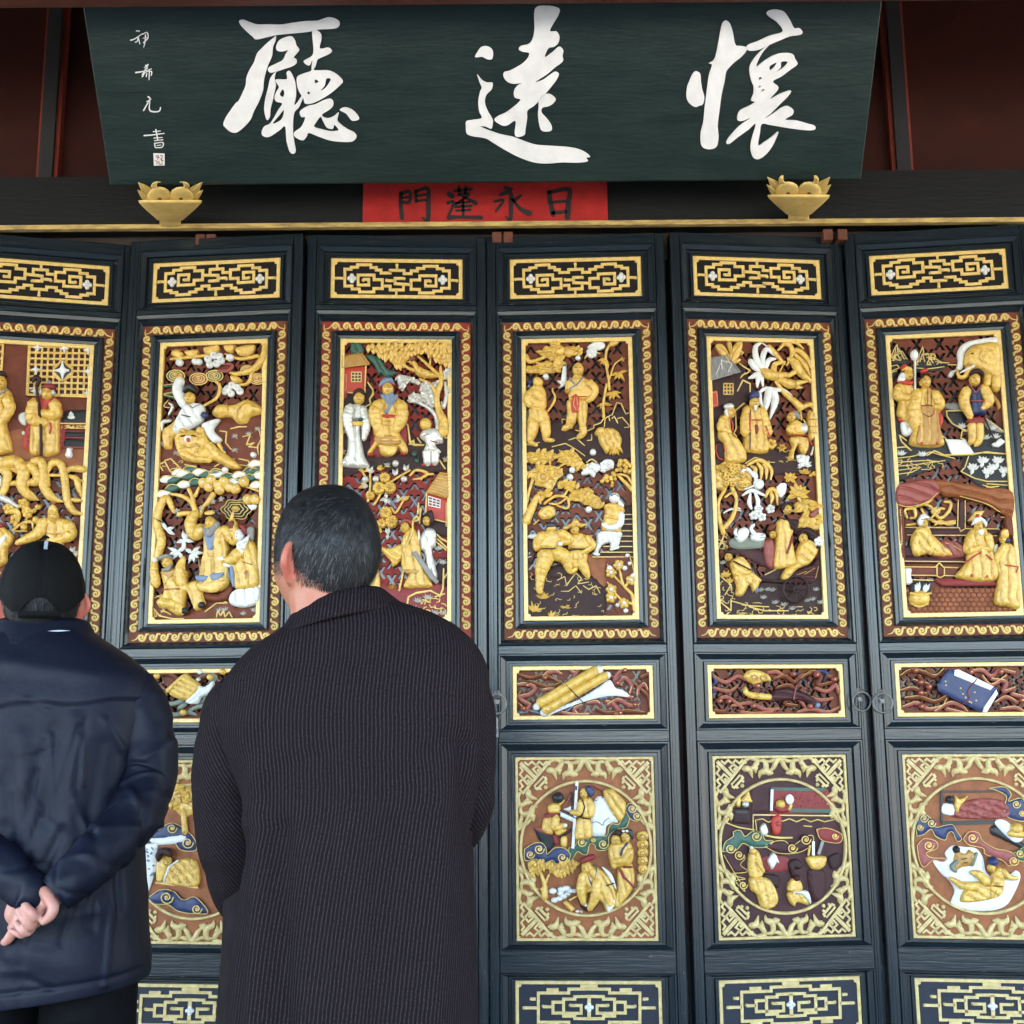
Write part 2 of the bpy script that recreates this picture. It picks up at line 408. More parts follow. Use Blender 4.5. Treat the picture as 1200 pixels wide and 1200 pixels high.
# porch roof and the rest of the hall (mostly out of the picture; they shade the doors)
rf = MB()
prof = [(-1.7, 3.02), (3.5, 4.15), (7.3, 3.3), (7.3, 3.5), (3.5, 4.4), (-1.7, 3.2)]
V = [(x, y, z) for x in (-6, 6) for y, z in prof]; k = 6
rf.add(V, [(i, (i + 1) % k, k + (i + 1) % k, k + i) for i in range(k)] + [list(range(k))[::-1], list(range(k, 2 * k))], 'dark_wood')
o = rf.build('porch_roof'); fix_normals(o.data); tag(o, 'dark timber roof over the porch and hall', 'roof')
for nm, a, b, lb in (('gable_wall', (-2.75, 3.3, .12), (-2.6, 7, 3.9), 'maroon wall at the left end of the hall'), ('gable_wall', (2.6, 3.3, .12), (2.75, 7, 3.9), 'maroon wall at the right end of the hall'),
                     ('back_wall', (-2.6, 6.9, .12), (2.6, 7, 3.6), 'dark back wall inside the hall behind the doors')):
    o = boxobj(nm, a, b, 'wall_maroon'); tag(o, lb, 'wall')
for xa, lb in ((-5.9, 'left'), (3.9, 'right')):
    o = boxobj('front_wall', (xa if xa < 0 else 2.75, 3.5, .12), (-2.75 if xa < 0 else 5.9, 3.65, 4.1), 'wall_maroon'); tag(o, 'plain maroon wall beside the %s end of the row of doors' % lb, 'wall')
o = boxobj('upper_infill', (-2.6, 3.6, ZL + 1.5), (2.6, 3.66, 4.2), 'dark_wood'); tag(o, 'dark boarding behind the panelled wall over the lintel', 'boarding')

# ------------------------------------------------------------------ brush strokes on a plane
class Flat(MB):
    """flat raised strokes on a plane: origin, right, up vectors (metres per photo-plane unit), lifted by t"""
    def __init__(s, fmap): super().__init__(); s.map = fmap
    def area(s, outer, holes, m, t0, t1, step, smooth=True):
        outs = [(spline if smooth else lin)(pts(q), step, True) for q in [outer] + list(holes)]
        allp = np.concatenate(outs); idx = []; o = 0
        for q in outs: idx.append(list(range(o, o + len(q)))); o += len(q)
        vs, es, fs, ov, oe, of = delaunay_2d_cdt([Vector(z) for z in allp], [], idx, 1, 1e-6)
        V2 = np.array([(z.x, z.y) for z in vs])
        cen = np.array([V2[list(f)].mean(0) for f in fs]); nin = in_loops(cen, outs[:1]); nho = sum((in_loops(cen, [q]) % 2 for q in outs[1:]), np.zeros(len(cen), int))
        keep = [f for f, a_, b_ in zip(fs, nin, nho) if a_ > 0 and b_ == 0]
        top = [s.map(x, y, t1) for x, y in V2]
        s.add(top, keep, m)
        for q in outs:
            n = len(q); A = [s.map(x, y, t1) for x, y in q]; B = [s.map(x, y, t0) for x, y in q]
            s.add(A + B, [(i, (i + 1) % n, n + (i + 1) % n, n + i) for i in range(n)], m)
    def brush(s, p, wd, m, t0, t1, step, smooth=True):
        """stroke with a width (list) along it, round ends"""
        p = pts(p); wv = np.interp(np.linspace(0, 1, len(p)), np.linspace(0, 1, len(np.atleast_1d(wd))), np.atleast_1d(wd).astype(float))
        q = (spline if smooth else lin)(np.column_stack([p, wv]), step); wv = np.maximum(q[:, 2], .3); q = q[:, :2]
        tg = np.gradient(q, axis=0); tg /= np.linalg.norm(tg, axis=1)[:, None] + 1e-9; nn = np.stack([-tg[:, 1], tg[:, 0]], 1)
        k = 5; L_, R_ = [], []
        out = list(q + nn * wv[:, None] / 2)
        for i in range(1, k): 
            a = math.pi / 2 - math.pi * i / k; out.append(q[-1] + (tg[-1] * math.cos(a) + nn[-1] * math.sin(a)) * wv[-1] / 2)
        out += list((q - nn * wv[:, None] / 2)[::-1])
        for i in range(1, k):
            a = -math.pi / 2 - math.pi * i / k; out.append(q[0] + (tg[0] * math.cos(a) + nn[0] * math.sin(a)) * wv[0] / 2)
        n = len(q); A = q + nn * wv[:, None] / 2; B = q - nn * wv[:, None] / 2
        V = [s.map(x, y, t1) for x, y in A] + [s.map(x, y, t1) for x, y in B]
        s.add(V, [(i, i + 1, n + i + 1, n + i) for i in range(n - 1)], m)
        no = n + k - 1
        e1 = out[n - 1:n + k]; s.add([s.map(x, y, t1) for x, y in e1], [list(range(len(e1)))], m)
        e2 = out[2 * n + k - 2:] + [out[0]]; s.add([s.map(x, y, t1) for x, y in e2], [list(range(len(e2)))], m)
        N = len(out); A = [s.map(x, y, t1) for x, y in out]; B = [s.map(x, y, t0) for x, y in out]
        s.add(A + B, [(i, (i + 1) % N, N + (i + 1) % N, N + i) for i in range(N)], m)

# ------------------------------------------------------------------ name board
B0 = Vector((-1.166, 3.2, 1.531)); B1 = Vector((1.027, 3.2, 1.531)); TOPY, TOPZ = 2.875, 1.945 + .045
bc = Vector(((B0.x + B1.x) / 2, 3.2, 1.531 + ZL))
up = Vector((0, TOPY - 3.2, TOPZ - 1.531)); BH = up.length; up.normalize(); nb = Vector((0, -up.z, up.y))   # nb looks out and down
if nb.y > 0: nb = -nb
BW = (B1.x - B0.x)
board = empty('name_board', 'long dark green name board with three large white brushed characters, leaning out above the doors', 'name board', bc)
q = MB()
def bpt(x, z, t): return Vector((x, 0, 0)) + up * z + nb * t
hw = BW / 2
def slab(mb, x0, x1, z0, z1, t0, t1, m, e=.004):
    P = [(x0, z0), (x1, z0), (x1, z1), (x0, z1)]
    Pi = [(x0 + e, z0 + e), (x1 - e, z0 + e), (x1 - e, z1 - e), (x0 + e, z1 - e)]
    V = [bpt(x, z, t0) for x, z in P] + [bpt(x, z, t1 - e) for x, z in P] + [bpt(x, z, t1) for x, z in Pi]
    F = [(0, 1, 2, 3)]
    for o_ in (0, 4): F += [(o_ + i, o_ + 4 + i, o_ + 4 + (i + 1) % 4, o_ + (i + 1) % 4) for i in range(4)]
    F += [(8, 9, 10, 11)]
    mb.add(V, F, m)
slab(q, -hw, hw, 0, BH, -.035, 0, 'board_green')
o = q.build('board', board); fix_normals(o.data)
def board_uv(px, py):
    """photo px -> (x, z) on the board plane"""
    a, y, z = rays(px, py); n_ = nb; p0 = bc - Vector((0, 0, CAMZ))
    d = Vector((float(a), float(y), float(z))); t = p0.dot(n_) / d.dot(n_); h = d * t - p0
    return h.x, h.dot(up)
def boardmap(x0, y0, sc):
    def f(x, y, t):
        u, v = board_uv(x0 + x / sc, y0 + y / sc); return bpt(u, v, t)
    return f
def character(name, x0, y0, sc, areas, strokes=(), label=None):
    F = Flat(boardmap(x0, y0, sc))
    for outer, *holes in areas: F.area(outer, holes, 'board_white', -.002, .007, 7)
    for p, wd in strokes: F.brush(p, wd, 'board_white', -.002, .007, 6)
    o = F.build(name, board); fix_normals(o.data)
    if label: o['label'] = label
    return o
character('calligraphy_character', 250, 10, 6.667, [
    ('205,95 235,86 285,104 345,122 440,122 530,124 620,110 730,96 810,94 860,78 900,66 945,74 980,95 988,125 965,152 900,160 830,163 740,182 600,196 500,206 430,222 340,240 310,218 250,165 215,125',),
    ('490,214 475,225 430,262 380,310 345,350 320,420 285,480 262,540 255,600 230,660 200,720 180,735 140,790 100,850 82,900 95,925 140,962 185,966 235,930 290,870 320,800 360,720 390,640 395,580 405,520 430,440 460,370 468,300 488,250',),
    ('495,290 520,245 575,220 615,218 640,250 650,285 672,320 655,350 630,380 650,395 652,425 620,450 560,470 500,490 450,500 430,480 440,455 500,425 545,400 570,350 585,325 540,335 500,325',),
    ('490,495 450,540 430,620 410,700 400,780 410,840 425,870 445,840 450,780 470,700 490,600 480,540',),
    ('490,555 575,550 575,500 597,487 625,530 645,590 648,680 635,750 660,730 690,685 700,700 670,770 635,810 625,880 625,960 635,1050 645,1110 630,1132 600,1115 575,1030 563,920 520,950 440,1000 395,995 380,965 400,920 440,900 470,860 510,790 540,740 495,725 480,690 500,640 515,610',
     '545,630 520,670 545,690 558,660', '552,790 520,830 468,892 480,896 530,868 550,830'),
    ('775,180 805,168 840,195 845,240 835,310 900,303 928,330 905,355 840,385 815,400 800,450 790,480 900,482 970,515 1012,565 990,600 920,660 840,710 770,740 720,740 705,700 670,640 655,580 660,530 710,505 765,485 770,450 775,400 750,445 708,410 770,370 785,320',
     '797,552 795,582 825,570', '885,548 872,600 840,640 880,615 920,552', '742,645 738,668 760,660'),
    ('680,800 740,760 800,745 870,712 920,705 940,740 920,780 850,830 890,855 940,840 980,810 970,870 1000,905 1050,940 1100,965 1120,1000 1090,1035 1020,1040 920,1030 830,1000 750,970 730,1000 700,1028 640,1000 635,965 690,920 720,850 690,845',
     '840,845 802,892 790,922 850,942 920,956 980,948 948,908 935,938 890,928 862,882'),
    ('990,790 1030,770 1080,785 1120,820 1140,860 1110,875 1080,870 1040,820',),
], label='large white brushed character at the left of the board')
character('calligraphy_character', 530, 5, 6.154, [
    ('598,30 690,10 770,30 766,75 740,120 705,190 750,195 772,230 765,275 735,305 692,318 668,380 720,345 770,305 800,330 795,370 797,410 740,455 680,505 600,558 650,545 700,510 740,485 768,500 750,545 700,610 640,680 590,730 543,765 540,820 528,900 520,940 470,955 450,930 455,840 400,870 360,872 305,835 330,805 400,770 490,692 450,670 445,625 470,585 500,568 440,572 395,555 370,520 375,488 420,475 500,430 545,385 552,350 510,342 480,325 495,300 550,285 578,250 592,180',),
    ('166,380 180,345 205,310 240,300 275,312 294,340 290,390 265,398 240,390 215,378',),
    ('180,505 215,545 250,562 290,565 285,610 245,655 236,710 255,765 290,825 292,860 282,895 240,880 205,880 260,905 350,935 440,955 520,985 600,1010 700,1018 840,1028 930,1050 985,1085 992,1100 965,1105 975,1130 900,1140 790,1138 690,1146 590,1138 480,1100 380,1048 300,1000 240,965 150,950 105,930 98,880 102,842 150,832 212,818 195,770 188,700 200,630 212,600 195,555',),
    ('625,690 650,655 700,645 745,680 725,715 690,735 650,745 645,780 680,820 712,865 718,900 700,915 650,912 630,880 618,800 622,740',),
], label='large white brushed character in the middle of the board')
character('calligraphy_character', 790, 0, 6.154, [
    ('155,512 185,530 192,590 200,640 215,700 205,750 180,760 150,770 110,745 88,700 92,630 110,580 130,535',),
    ('340,185 355,155 375,147 400,170 420,230 440,320 480,330 520,340 515,370 480,410 430,450 395,485 372,520 360,590 340,680 325,790 312,900 318,980 308,1045 280,1070 230,1072 195,1045 190,960 210,870 220,760 235,640 250,540 272,468 248,455 285,430 305,370 318,300',),
    ('665,95 690,72 740,68 790,85 830,140 862,200 900,202 922,230 905,250 830,262 760,290 690,320 600,360 530,362 528,325 600,295 690,255 780,225 740,160 690,125',),
    ('685,320 640,370 605,430 592,478 650,435 720,395 790,380 850,388 870,425 885,462 830,505 770,550 710,585 745,620 742,650 690,710 770,670 838,652 820,690 760,750 700,810 655,850 720,810 770,775 815,762 855,790 850,825 800,860 880,868 960,890 1010,905 1012,930 970,938 880,930 780,915 690,900 630,893 615,960 605,1045 650,1020 700,985 748,948 730,1000 700,1060 655,1115 605,1145 570,1135 550,1080 555,1010 585,893 530,935 460,985 395,1035 375,1025 400,980 470,905 545,850 490,870 455,862 468,800 530,765 580,735 553,722 570,670 570,620 553,575 540,510 550,460 590,400 640,350',
     '690,505 688,475 735,450 720,480', '770,445 765,485 735,512 780,490 815,447', '608,575 612,555 632,560', '600,630 618,615 622,625', '620,660 640,640 648,648'),
], label='large white brushed character at the right of the board')
small = [('inscription_character', [('135,108 155,110', 10), ('90,180 120,170 180,130', [10, 6]), ('150,150 140,190 125,195', 7), ('150,165 160,210', 6), ('180,135 215,120 225,160 190,200', [6, 9]), ('205,140 200,200 190,235', [8, 3]), ('185,165 215,160', 5)]),
         ('inscription_character', [('130,433 180,425 250,405', [12, 6]), ('195,395 225,370 180,450', [5, 8]), ('205,375 220,400', 6), ('180,465 205,430 250,425 250,455', [9, 7]), ('215,440 210,465', 6), ('235,410 232,490', [7, 5])]),
         ('inscription_character', [('225,622 238,632', 10), ('215,660 250,640', [7, 5]), ('240,640 190,728', [6, 10]), ('238,655 235,720 260,738 310,735 322,705', [6, 9, 11, 5])]),
         ('inscription_character', [('195,925 260,920 350,908', [10, 7]), ('285,878 300,960', 8), ('265,895 320,890', 6), ('270,945 335,940', 6), ('275,965 340,958', 6), ('275,985 280,1015', 7), ('280,985 340,980 335,1015 285,1020', 7), ('295,1002 325,1000', 5)])]
for nm, st in small:
    F = Flat(boardmap(140, 20, 6.667))
    for p, wd in st: F.brush(p, wd, 'board_white', -.001, .003, 8)
    o = F.build(nm, board); fix_normals(o.data); o['label'] = 'small white brushed character in the column at the left end'
F = Flat(boardmap(140, 20, 6.667)); F.area('266,1063 352,1066 354,1158 270,1160', [], 'board_white', -.001, .002, 20, False)
for p, wd in (('285,1085 305,1082 300,1110', 6), ('320,1080 340,1085 325,1110 345,1120', 6), ('280,1120 300,1130 290,1148', 6), ('310,1125 315,1150 340,1145', 6), ('330,1100 335,1135', 5), ('290,1095 318,1098', 5)):
    F.brush(p, wd, 'rose', .001, .0026, 8)
o = F.build('seal_stamp', board); fix_normals(o.data)

# ------------------------------------------------------------------ red paper with four characters on the lintel
rp = empty('red_paper_banner', 'narrow red paper strip with four black characters pasted on the lintel below the name board', 'paper banner', (-.076, 3.395, ZL + 1.489))
q = MB(); q.box((-.376, -.004, .0005), (.378, -.001, .15), 'paper_red'); q.build('paper', rp)
def rpmap(x, y, t):
    p = W(420 + x / 4, 210 + y / 4, 3.391); return (p.x + .076, -.004 - t, p.z - ZL - 1.489)
chars = [[('200,65 198,110 205,182', [10, 12]), ('198,70 240,58 240,105 205,108', 9), ('203,88 236,84', 7), ('270,55 270,105', 9), ('272,58 325,45 328,120 325,195 300,180', [9, 11, 14, 5]), ('275,78 318,72', 7), ('275,102 318,98', 7)],
         [('425,70 440,80', 13), ('420,112 445,105 440,135 425,165', [9, 7]), ('425,180 470,178 575,180', [14, 9, 11]), ('450,55 530,48', 9), ('470,38 475,68', 8), ('505,38 500,66', 8), ('470,75 520,70 455,118', [8, 6]), ('485,80 550,112', [6, 12]), ('460,112 520,108', 7), ('455,130 530,125', 8), ('460,148 525,144', 7), ('490,100 492,165', 8)],
         [('690,40 715,48', 11), ('665,72 712,66 715,130 712,190 690,175', [9, 12, 12, 4]), ('640,105 680,100 645,150', [8, 7]), ('765,75 730,100', [6, 12]), ('722,95 760,140 800,160', [6, 16])],
         [('895,60 900,110 912,165', [12, 14]), ('895,62 985,48 985,110 980,178', [10, 16]), ('905,108 970,104', 8), ('912,158 970,152', 10)]]
for st in chars:
    F = Flat(rpmap)
    for p, wd in st: F.brush(p, [z * 1.75 for z in np.atleast_1d(wd)], 'ink', -.0005, .0012, 6)
    o = F.build('ink_character', rp); fix_normals(o.data)

# ------------------------------------------------------------------ carved lotus-mask brackets that carry the board
def bracket(pxc, pyb, s_, label, curled):
    base = W(pxc, pyb, 3.385); e = empty('board_bracket', label, 'bracket', base, 0, 'gilded mask brackets under the name board')
    def Q(dx, dz, out):           # dx, dz in photo px from the foot, out = metres in front of the leaning middle line
        p = W(pxc + dx * s_, pyb - dz * s_, 3.372 - .205 * min(1.25, dz / 40) - out) - base
        return p
    k = .0025
    m = MB(); rows = []
    for hz, rx, ry in ((0, 12.5, 4), (6, 12.5, 5), (6.4, 14.5, 7), (12, 21, 10), (19, 29, 14), (26, 36, 18), (29.5, 37.5, 19), (30.4, 34, 16), (27, 24, 9)):
        rows.append([Q(math.cos(a) * rx, hz, math.sin(a) * ry * k) for a in np.linspace(0, 2 * math.pi, 36, endpoint=False)])
    m.grid(rows, 'lotus', True, wrap_v=True); m.add(rows[-1], [list(range(36))], 'lotus')
    o = m.build('bowl', e); fix_normals(o.data)
    for sx in (-1, 1):
        def ell(dx, dz, out, rx, rz, ro, mt, nm, n=18, c=9):
            m = MB(); P = []
            for i in range(c):
                th = math.pi * (i + .02) / (c - .96); P.append([Q(sx * dx + math.sin(th) * math.cos(a) * rx, dz + math.cos(th) * rz, out + math.sin(th) * math.sin(a) * ro * k) for a in np.linspace(0, 2 * math.pi, n, endpoint=False)])
            m.grid(P, mt, True, wrap_v=True); o = m.build(nm, e); fix_normals(o.data)
        ell(12.6, 33.2, .012, 14.6, 12.6, 8, 'lotus', 'brow'); ell(12.5, 31.0, .031, 2.6, 2.0, 1.6, 'hinge_wood', 'eye', 10, 7)
        for (x0, z0, x1, z1, wd) in ((20, 33, 37.5, 51, 12), (23, 29, 38.5, 42, 10)):
            m = MB(); d = Vector((x1 - x0, z1 - z0)); L_ = d.length; d.normalize(); nn_ = Vector((-d.y, d.x)); P = []
            for t in np.linspace(0, 1, 8):
                wv = wd * math.sin(math.pi * min(.975, .3 + .7 * t)) * .5; c = Vector((x0, z0)) + d * L_ * t
                P.append([Q((c.x + nn_.x * wv * q) * sx, c.y + nn_.y * wv * q, .004 + sg * .010) for q, sg in ((-1, 0), (0, 1), (1, 0), (0, -.5))])
            m.grid(P, 'lotus', False, wrap_v=True); o = m.build('petal', e); fix_normals(o.data)
        m = MB(); P = []
        for t in np.linspace(0, 1, 11):
            a = t * (4.8 if curled else 2.6); rr = 4.4 - 2.6 * t; cx = (16 if curled else 18) + 3.2 * math.sin(a); cz = 45 + 6 * t - 2.0 * math.cos(a)
            P.append([Q(sx * cx + math.cos(b) * rr, cz + (math.sin(b) * rr * .3), .014 + math.sin(b) * rr * k) for b in np.linspace(0, 2 * math.pi, 10, endpoint=False)])
        m.grid(P, 'lotus', True, wrap_v=True); m.add(P[-1], [list(range(10))], 'lotus'); o = m.build('horn', e); fix_normals(o.data)
bracket(199.5, 264.5, 1.0, 'carved yellow mask bracket with leafy horns under the left end of the name board', True)
bracket(936, 257.5, .98, 'carved yellow mask bracket with smooth brows under the right end of the name board', False)
# ================================================================== the folding door leaves
VB = -1.02                         # bottom of a leaf below the eye line
LEAF = [(-1.4455, 3.4192, .2382), (-.9056, 3.4265, -.0976), (-.3486, 3.4246, .0507), (.2013, 3.4285, -.0430), (.7642, 3.4404, .1072), (1.3108, 3.4065, -.1295)]
HW, FACE = .2735, .012
RT, RB, RG, RW, RR, RS = (.202, 1.3903, 1.2623), (.2265, 1.1876, .2178), (.1688, 1.1325, .2719), (.2036, .1394, -.0139), (.1983, -.1201, -.6243), (.203, -.7297, -.8697)
OHW = .2445
OPEN = [(OHW, 1.4305, 1.2364), (OHW, 1.2199, .1991), (OHW, .1743, -.0462), (OHW, -.0776, -.6474), (OHW, -.7087, -.8900)]
def DM(x, y): return x * PXM, -y * PXM
def leafmap(i, w=-.006):
    X, Y, a = LEAF[i]; nx, ny = math.sin(a), -math.cos(a)
    def f(px, py):
        x, y, z = rays(px, py); t = (X * nx + Y * ny + w) / (x * nx + y * ny)
        return (x * t - X) * math.cos(a) + (y * t - Y) * math.sin(a), z * t
    return f
def rloft(mb, ro, ri, prof, m_h, m_v, smooth=False):
    """moulding swept round a rectangle from ro to ri: profile of (t, w)"""
    loops = []
    for t, w_ in prof:
        hw = ro[0] + (ri[0] - ro[0]) * t; vt = ro[1] + (ri[1] - ro[1]) * t; vb = ro[2] + (ri[2] - ro[2]) * t
        loops.append([(-hw, -w_, vt), (hw, -w_, vt), (hw, -w_, vb), (-hw, -w_, vb)])
    for k in range(len(loops) - 1):
        a, b = loops[k], loops[k + 1]
        for j in range(4):
            mb.add([a[j], a[(j + 1) % 4], b[(j + 1) % 4], b[j]], [(3, 2, 1, 0)], m_h if j % 2 == 0 else m_v)
def cbox(mb, x0, x1, z0, z1, w0, w1, m, c=.0025):
    P = [(x0, z0), (x1, z0), (x1, z1), (x0, z1)]; Q = [(x0 + c, z0 + c), (x1 - c, z0 + c), (x1 - c, z1 - c), (x0 + c, z1 - c)]
    V = [(x, -w0, z) for x, z in P] + [(x, -(w1 - c), z) for x, z in P] + [(x, -w1, z) for x, z in Q]
    F = [(3, 2, 1, 0)]
    for o in (0, 4): F += [(o + i, o + (i + 1) % 4, o + 4 + (i + 1) % 4, o + 4 + i) for i in range(4)]
    F += [(8, 9, 10, 11)]
    mb.add(V, F, m)
def plate(mb, r, w_, m):
    mb.add([(-r[0], -w_, r[2]), (r[0], -w_, r[2]), (r[0], -w_, r[1]), (-r[0], -w_, r[1])], [(0, 1, 2, 3)], m)
def inset(r, a, b=None): b = a if b is None else b; return (r[0] - a, r[1] - b, r[2] + b)
def goldframe(r, wd, w0, m='gold_trim', h=.0032, notch=.0085):
    mb = MB(); rloft(mb, r, inset(r, wd), [(0, w0 - .002), (0, w0 + h * .7), (.15, w0 + h), (.85, w0 + h), (1, w0 + h * .7), (1, w0 - .008)], m, m)
    ri = inset(r, wd)
    for sx in (-1, 1):
        for v, sv in ((ri[1], -1), (ri[2], 1)):
            e = .0008
            V = [(sx * (ri[0] + e), -(w0 + h * .85), v - sv * e), (sx * (ri[0] - notch), -(w0 + h * .85), v - sv * e), (sx * (ri[0] - notch * .75), -(w0 + h * .85), v + sv * notch * .75), (sx * (ri[0] + e), -(w0 + h * .85), v + sv * notch)]
            V2 = [(x, y + .008, z) for x, y, z in V]
            mb.add(V + V2, [(0, 1, 2, 3), (0, 1, 5, 4), (1, 2, 6, 5), (2, 3, 7, 6)], m)
    return mb
_mesh = {}
def shared(key, fn):
    """build a part once, share its mesh between the leaves"""
    if key not in _mesh: _mesh[key] = fn()
    return _mesh[key]
def put(key, name, parent, fn, loc=None):
    if key in _mesh: o = link(bpy.data.objects.new(name, _mesh[key]), parent)
    else:
        o = fn().build(name, parent); fix_normals(o.data); _mesh[key] = o.data
    if loc is not None: o.location = loc
    return o
PROF_T = [(0, FACE), (.03, FACE + .004), (.13, FACE + .004), (.18, FACE - .001), (.5, .004), (.56, -.005), (.72, -.005), (.77, .003), (.96, .003), (1, -.003)]
PROF_B = [(0, FACE), (.12, FACE + .0045), (.45, FACE + .003), (.6, .006), (1, -.004)]
PROF_I = [(0, -.004), (.03, .006), (.12, .010), (.40, .012), (.55, .007), (.62, .002), (.95, .001), (1, -.004)]
BI = inset(RB, .0305)
def f_stile(sx):
    def f():
        mb = MB(); x0, x1 = sorted((sx * HW, sx * OHW)); cbox(mb, x0, x1, VB, 1.4613, -.035, FACE, 'lac_v', .003)
        xm = (x0 + x1) / 2; cbox(mb, xm - .007, xm + .002, VB + .01, 1.455, FACE - .002, FACE + .0022, 'lac_v', .0012)
        return mb
    return f
def f_rail(a, b):
    def f():
        mb = MB(); cbox(mb, -OHW, OHW, a, b, -.035, FACE, 'lac_h', .0015)
        return mb
    return f
def f_mould(ro, ri, prof): 
    def f():
        mb = MB(); rloft(mb, ro, ri, prof, 'lac_h', 'lac_v'); return mb
    return f
def f_plate(r, w_, m):
    def f(): mb = MB(); plate(mb, r, w_, m); return mb
    return f
def f_band(m):
    def f(): mb = MB(); rloft(mb, RB, BI, [(0, -.004), (1, -.004)], m, m); return mb
    return f
def f_vine():
    c = Carve(DM, w=-.004)
    def unit(T):
        q = np.array([(-8.2, -3.6), (-5.5, -3.9), (-4.3, -1.2), (-3.0, 2.6), (.2, 4.3), (3.4, 2.2), (3.3, -1.4), (.6, -2.6), (-1.2, -.8), (-.2, 1.2), (1.2, .6)])
        c.tube(T(q), [1.2, 1.5, 1.5, 1.3, 1.0], 'line_gold', .1, .75, 5)
    hx = (RB[0] + BI[0]) / 2 / PXM; yt = -(RB[1] + BI[1]) / 2 / PXM; yb = -(RB[2] + BI[2]) / 2 / PXM
    n = 13; L_ = (yb - yt) / 2 - 4; st = L_ / n
    for sx in (-1, 1):
        for half in (-1, 1):
            for k in range(n):
                s0 = (k + .5) * st
                unit(lambda q: np.stack([sx * hx + q[:, 1] * .98 * sx, (yt + yb) / 2 + half * (s0 + q[:, 0] * st / 14)], 1))
        c.tube([(sx * hx, yt + 10), (sx * (hx + 3.4), yt + 3), (sx * (hx + 3), yt - 2)], [.9, .8, .5], 'line_gold', .1, .75, 5)
    n = 6; L_ = hx - 4; st = L_ / n
    for y in (yt, yb):
        for half in (-1, 1):
            for k in range(n):
                s0 = (k + .5) * st
                unit(lambda q: np.stack([half * (s0 + q[:, 0] * st / 14), y - q[:, 1] * (.95 if y == yt else -.95)], 1))
            c.tube([(half * (hx - 7), y - 3), (half * (hx - 3), y + 2), (half * (hx + 2), y + 3.5)], [.8, .8, .5], 'line_gold', .1, .75, 5)
    return c
def f_lattice(r, m, X=13.0, Yp=19.0, sc=1.0, seed=1):
    """fretted board: X, V and chevron slots cut through it"""
    def f():
        mb = MB(); hx, y0, y1 = r[0] / PXM, -r[1] / PXM, -r[2] / PXM
        out = [(-hx, y0), (hx, y0), (hx, y1), (-hx, y1)]; th = 2.0 * sc; holes = []
        def arm(kind, cx, cy):
            a, b = 4.9 * sc, 7.6 * sc
            if kind == 'X':
                P = [(-a - th, -b), (-a + th, -b), (0, -th * 1.5), (a - th, -b), (a + th, -b), (th, 0), (a + th, b), (a - th, b), (0, th * 1.5), (-a + th, b), (-a - th, b), (-th, 0)]
            elif kind == 'V': P = [(-a - th, -b * .55), (-a + th, -b * .55), (0, 1), (a - th, -b * .55), (a + th, -b * .55), (th * .6, b * .6), (-th * .6, b * .6)]
            else: P = [(-a - th, b * .55), (-th * .6, -b * .6), (th * .6, -b * .6), (a + th, b * .55), (a - th, b * .55), (0, -1), (-a + th, b * .55)]
            return [(cx + x, cy + y) for x, y in P]
        k = 0; x = -hx + 8.5
        while x < hx - 7:
            y = y0 + (9.5 if k % 2 == 0 else 19); j = 0
            while y < y1 - 8.5:
                kd = 'X' if (j + k) % 3 else ('V' if k % 2 else 'A')
                holes.append(arm(kd, x, y)); y += Yp * sc if kd == 'X' else Yp * sc * .92; j += 1
            x += X * sc; k += 1
        allp = list(out); ids = [[0, 1, 2, 3]]
        for h in holes: ids.append(list(range(len(allp), len(allp) + len(h)))); allp += h
        vs, es, fs, ov, oe, of = delaunay_2d_cdt([Vector(p) for p in allp], [], ids, 1, 1e-6)
        vq = np.array([(q.x, q.y) for q in vs]); cen = np.array([vq[list(f)].mean(0) for f in fs]); nh = in_loops(cen, holes); fs = [f for f, k_ in zip(fs, nh) if k_ % 2 == 0]
        w0 = -.016
        mb.add([(q.x * PXM, -w0, -q.y * PXM) for q in vs], fs, m)
        for h in holes:
            n = len(h); mb.add([(x * PXM, -w0, -y * PXM) for x, y in h] + [(x * PXM, -w0 + .007, -y * PXM) for x, y in h], [(i, (i + 1) % n, n + (i + 1) % n, n + i) for i in range(n)], m)
        return mb
    return f
def f_fret_t():
    c = Carve(leafmap(2, 0), 380, 300, 7.06, w=-.004); G = 'gold_trim'; h = 1.3
    c.bar('545,120 545,140 470,140 470,115 430,115 430,95 385,95 385,72 275,72 275,92 222,92 222,108 170,108 170,248 230,248 230,272 290,272 290,297 410,297 410,268 480,268 480,195 412,195 412,157 280,157 280,240 368,240 368,192 320,192', 3.2, G, h)
    c.bar('545,140 545,118 660,118 660,145 720,145 720,122 770,122 770,102 825,102 825,84 935,84 935,105 985,105 985,122 1035,122 1035,266 970,266 970,290 905,290 905,305 788,305 788,275 718,275 718,198 790,198 790,163 925,163 925,248 838,248 838,205 880,205', 3.2, G, h)
    c.bar('495,248 545,248 545,280 655,280 655,240', 3.2, G, h)
    c.bar('510,203 580,203', 3.2, G, h); c.bar('665,185 585,185 585,228 718,236', 3.2, G, h)
    c.bar('602,75 602,115', 2.6, G, h); c.bar('596,285 596,325', 2.6, G, h); c.bar('90,182 170,184', 2.8, G, h); c.bar('1035,200 1100,202', 2.8, G, h)
    for x, y in ((602, 70), (596, 325), (97, 182), (1098, 202), (515, 198), (660, 185), (322, 197), (878, 208)): c.ball(x, y, 2.0, G, base=0, hz=1.8)
    return c
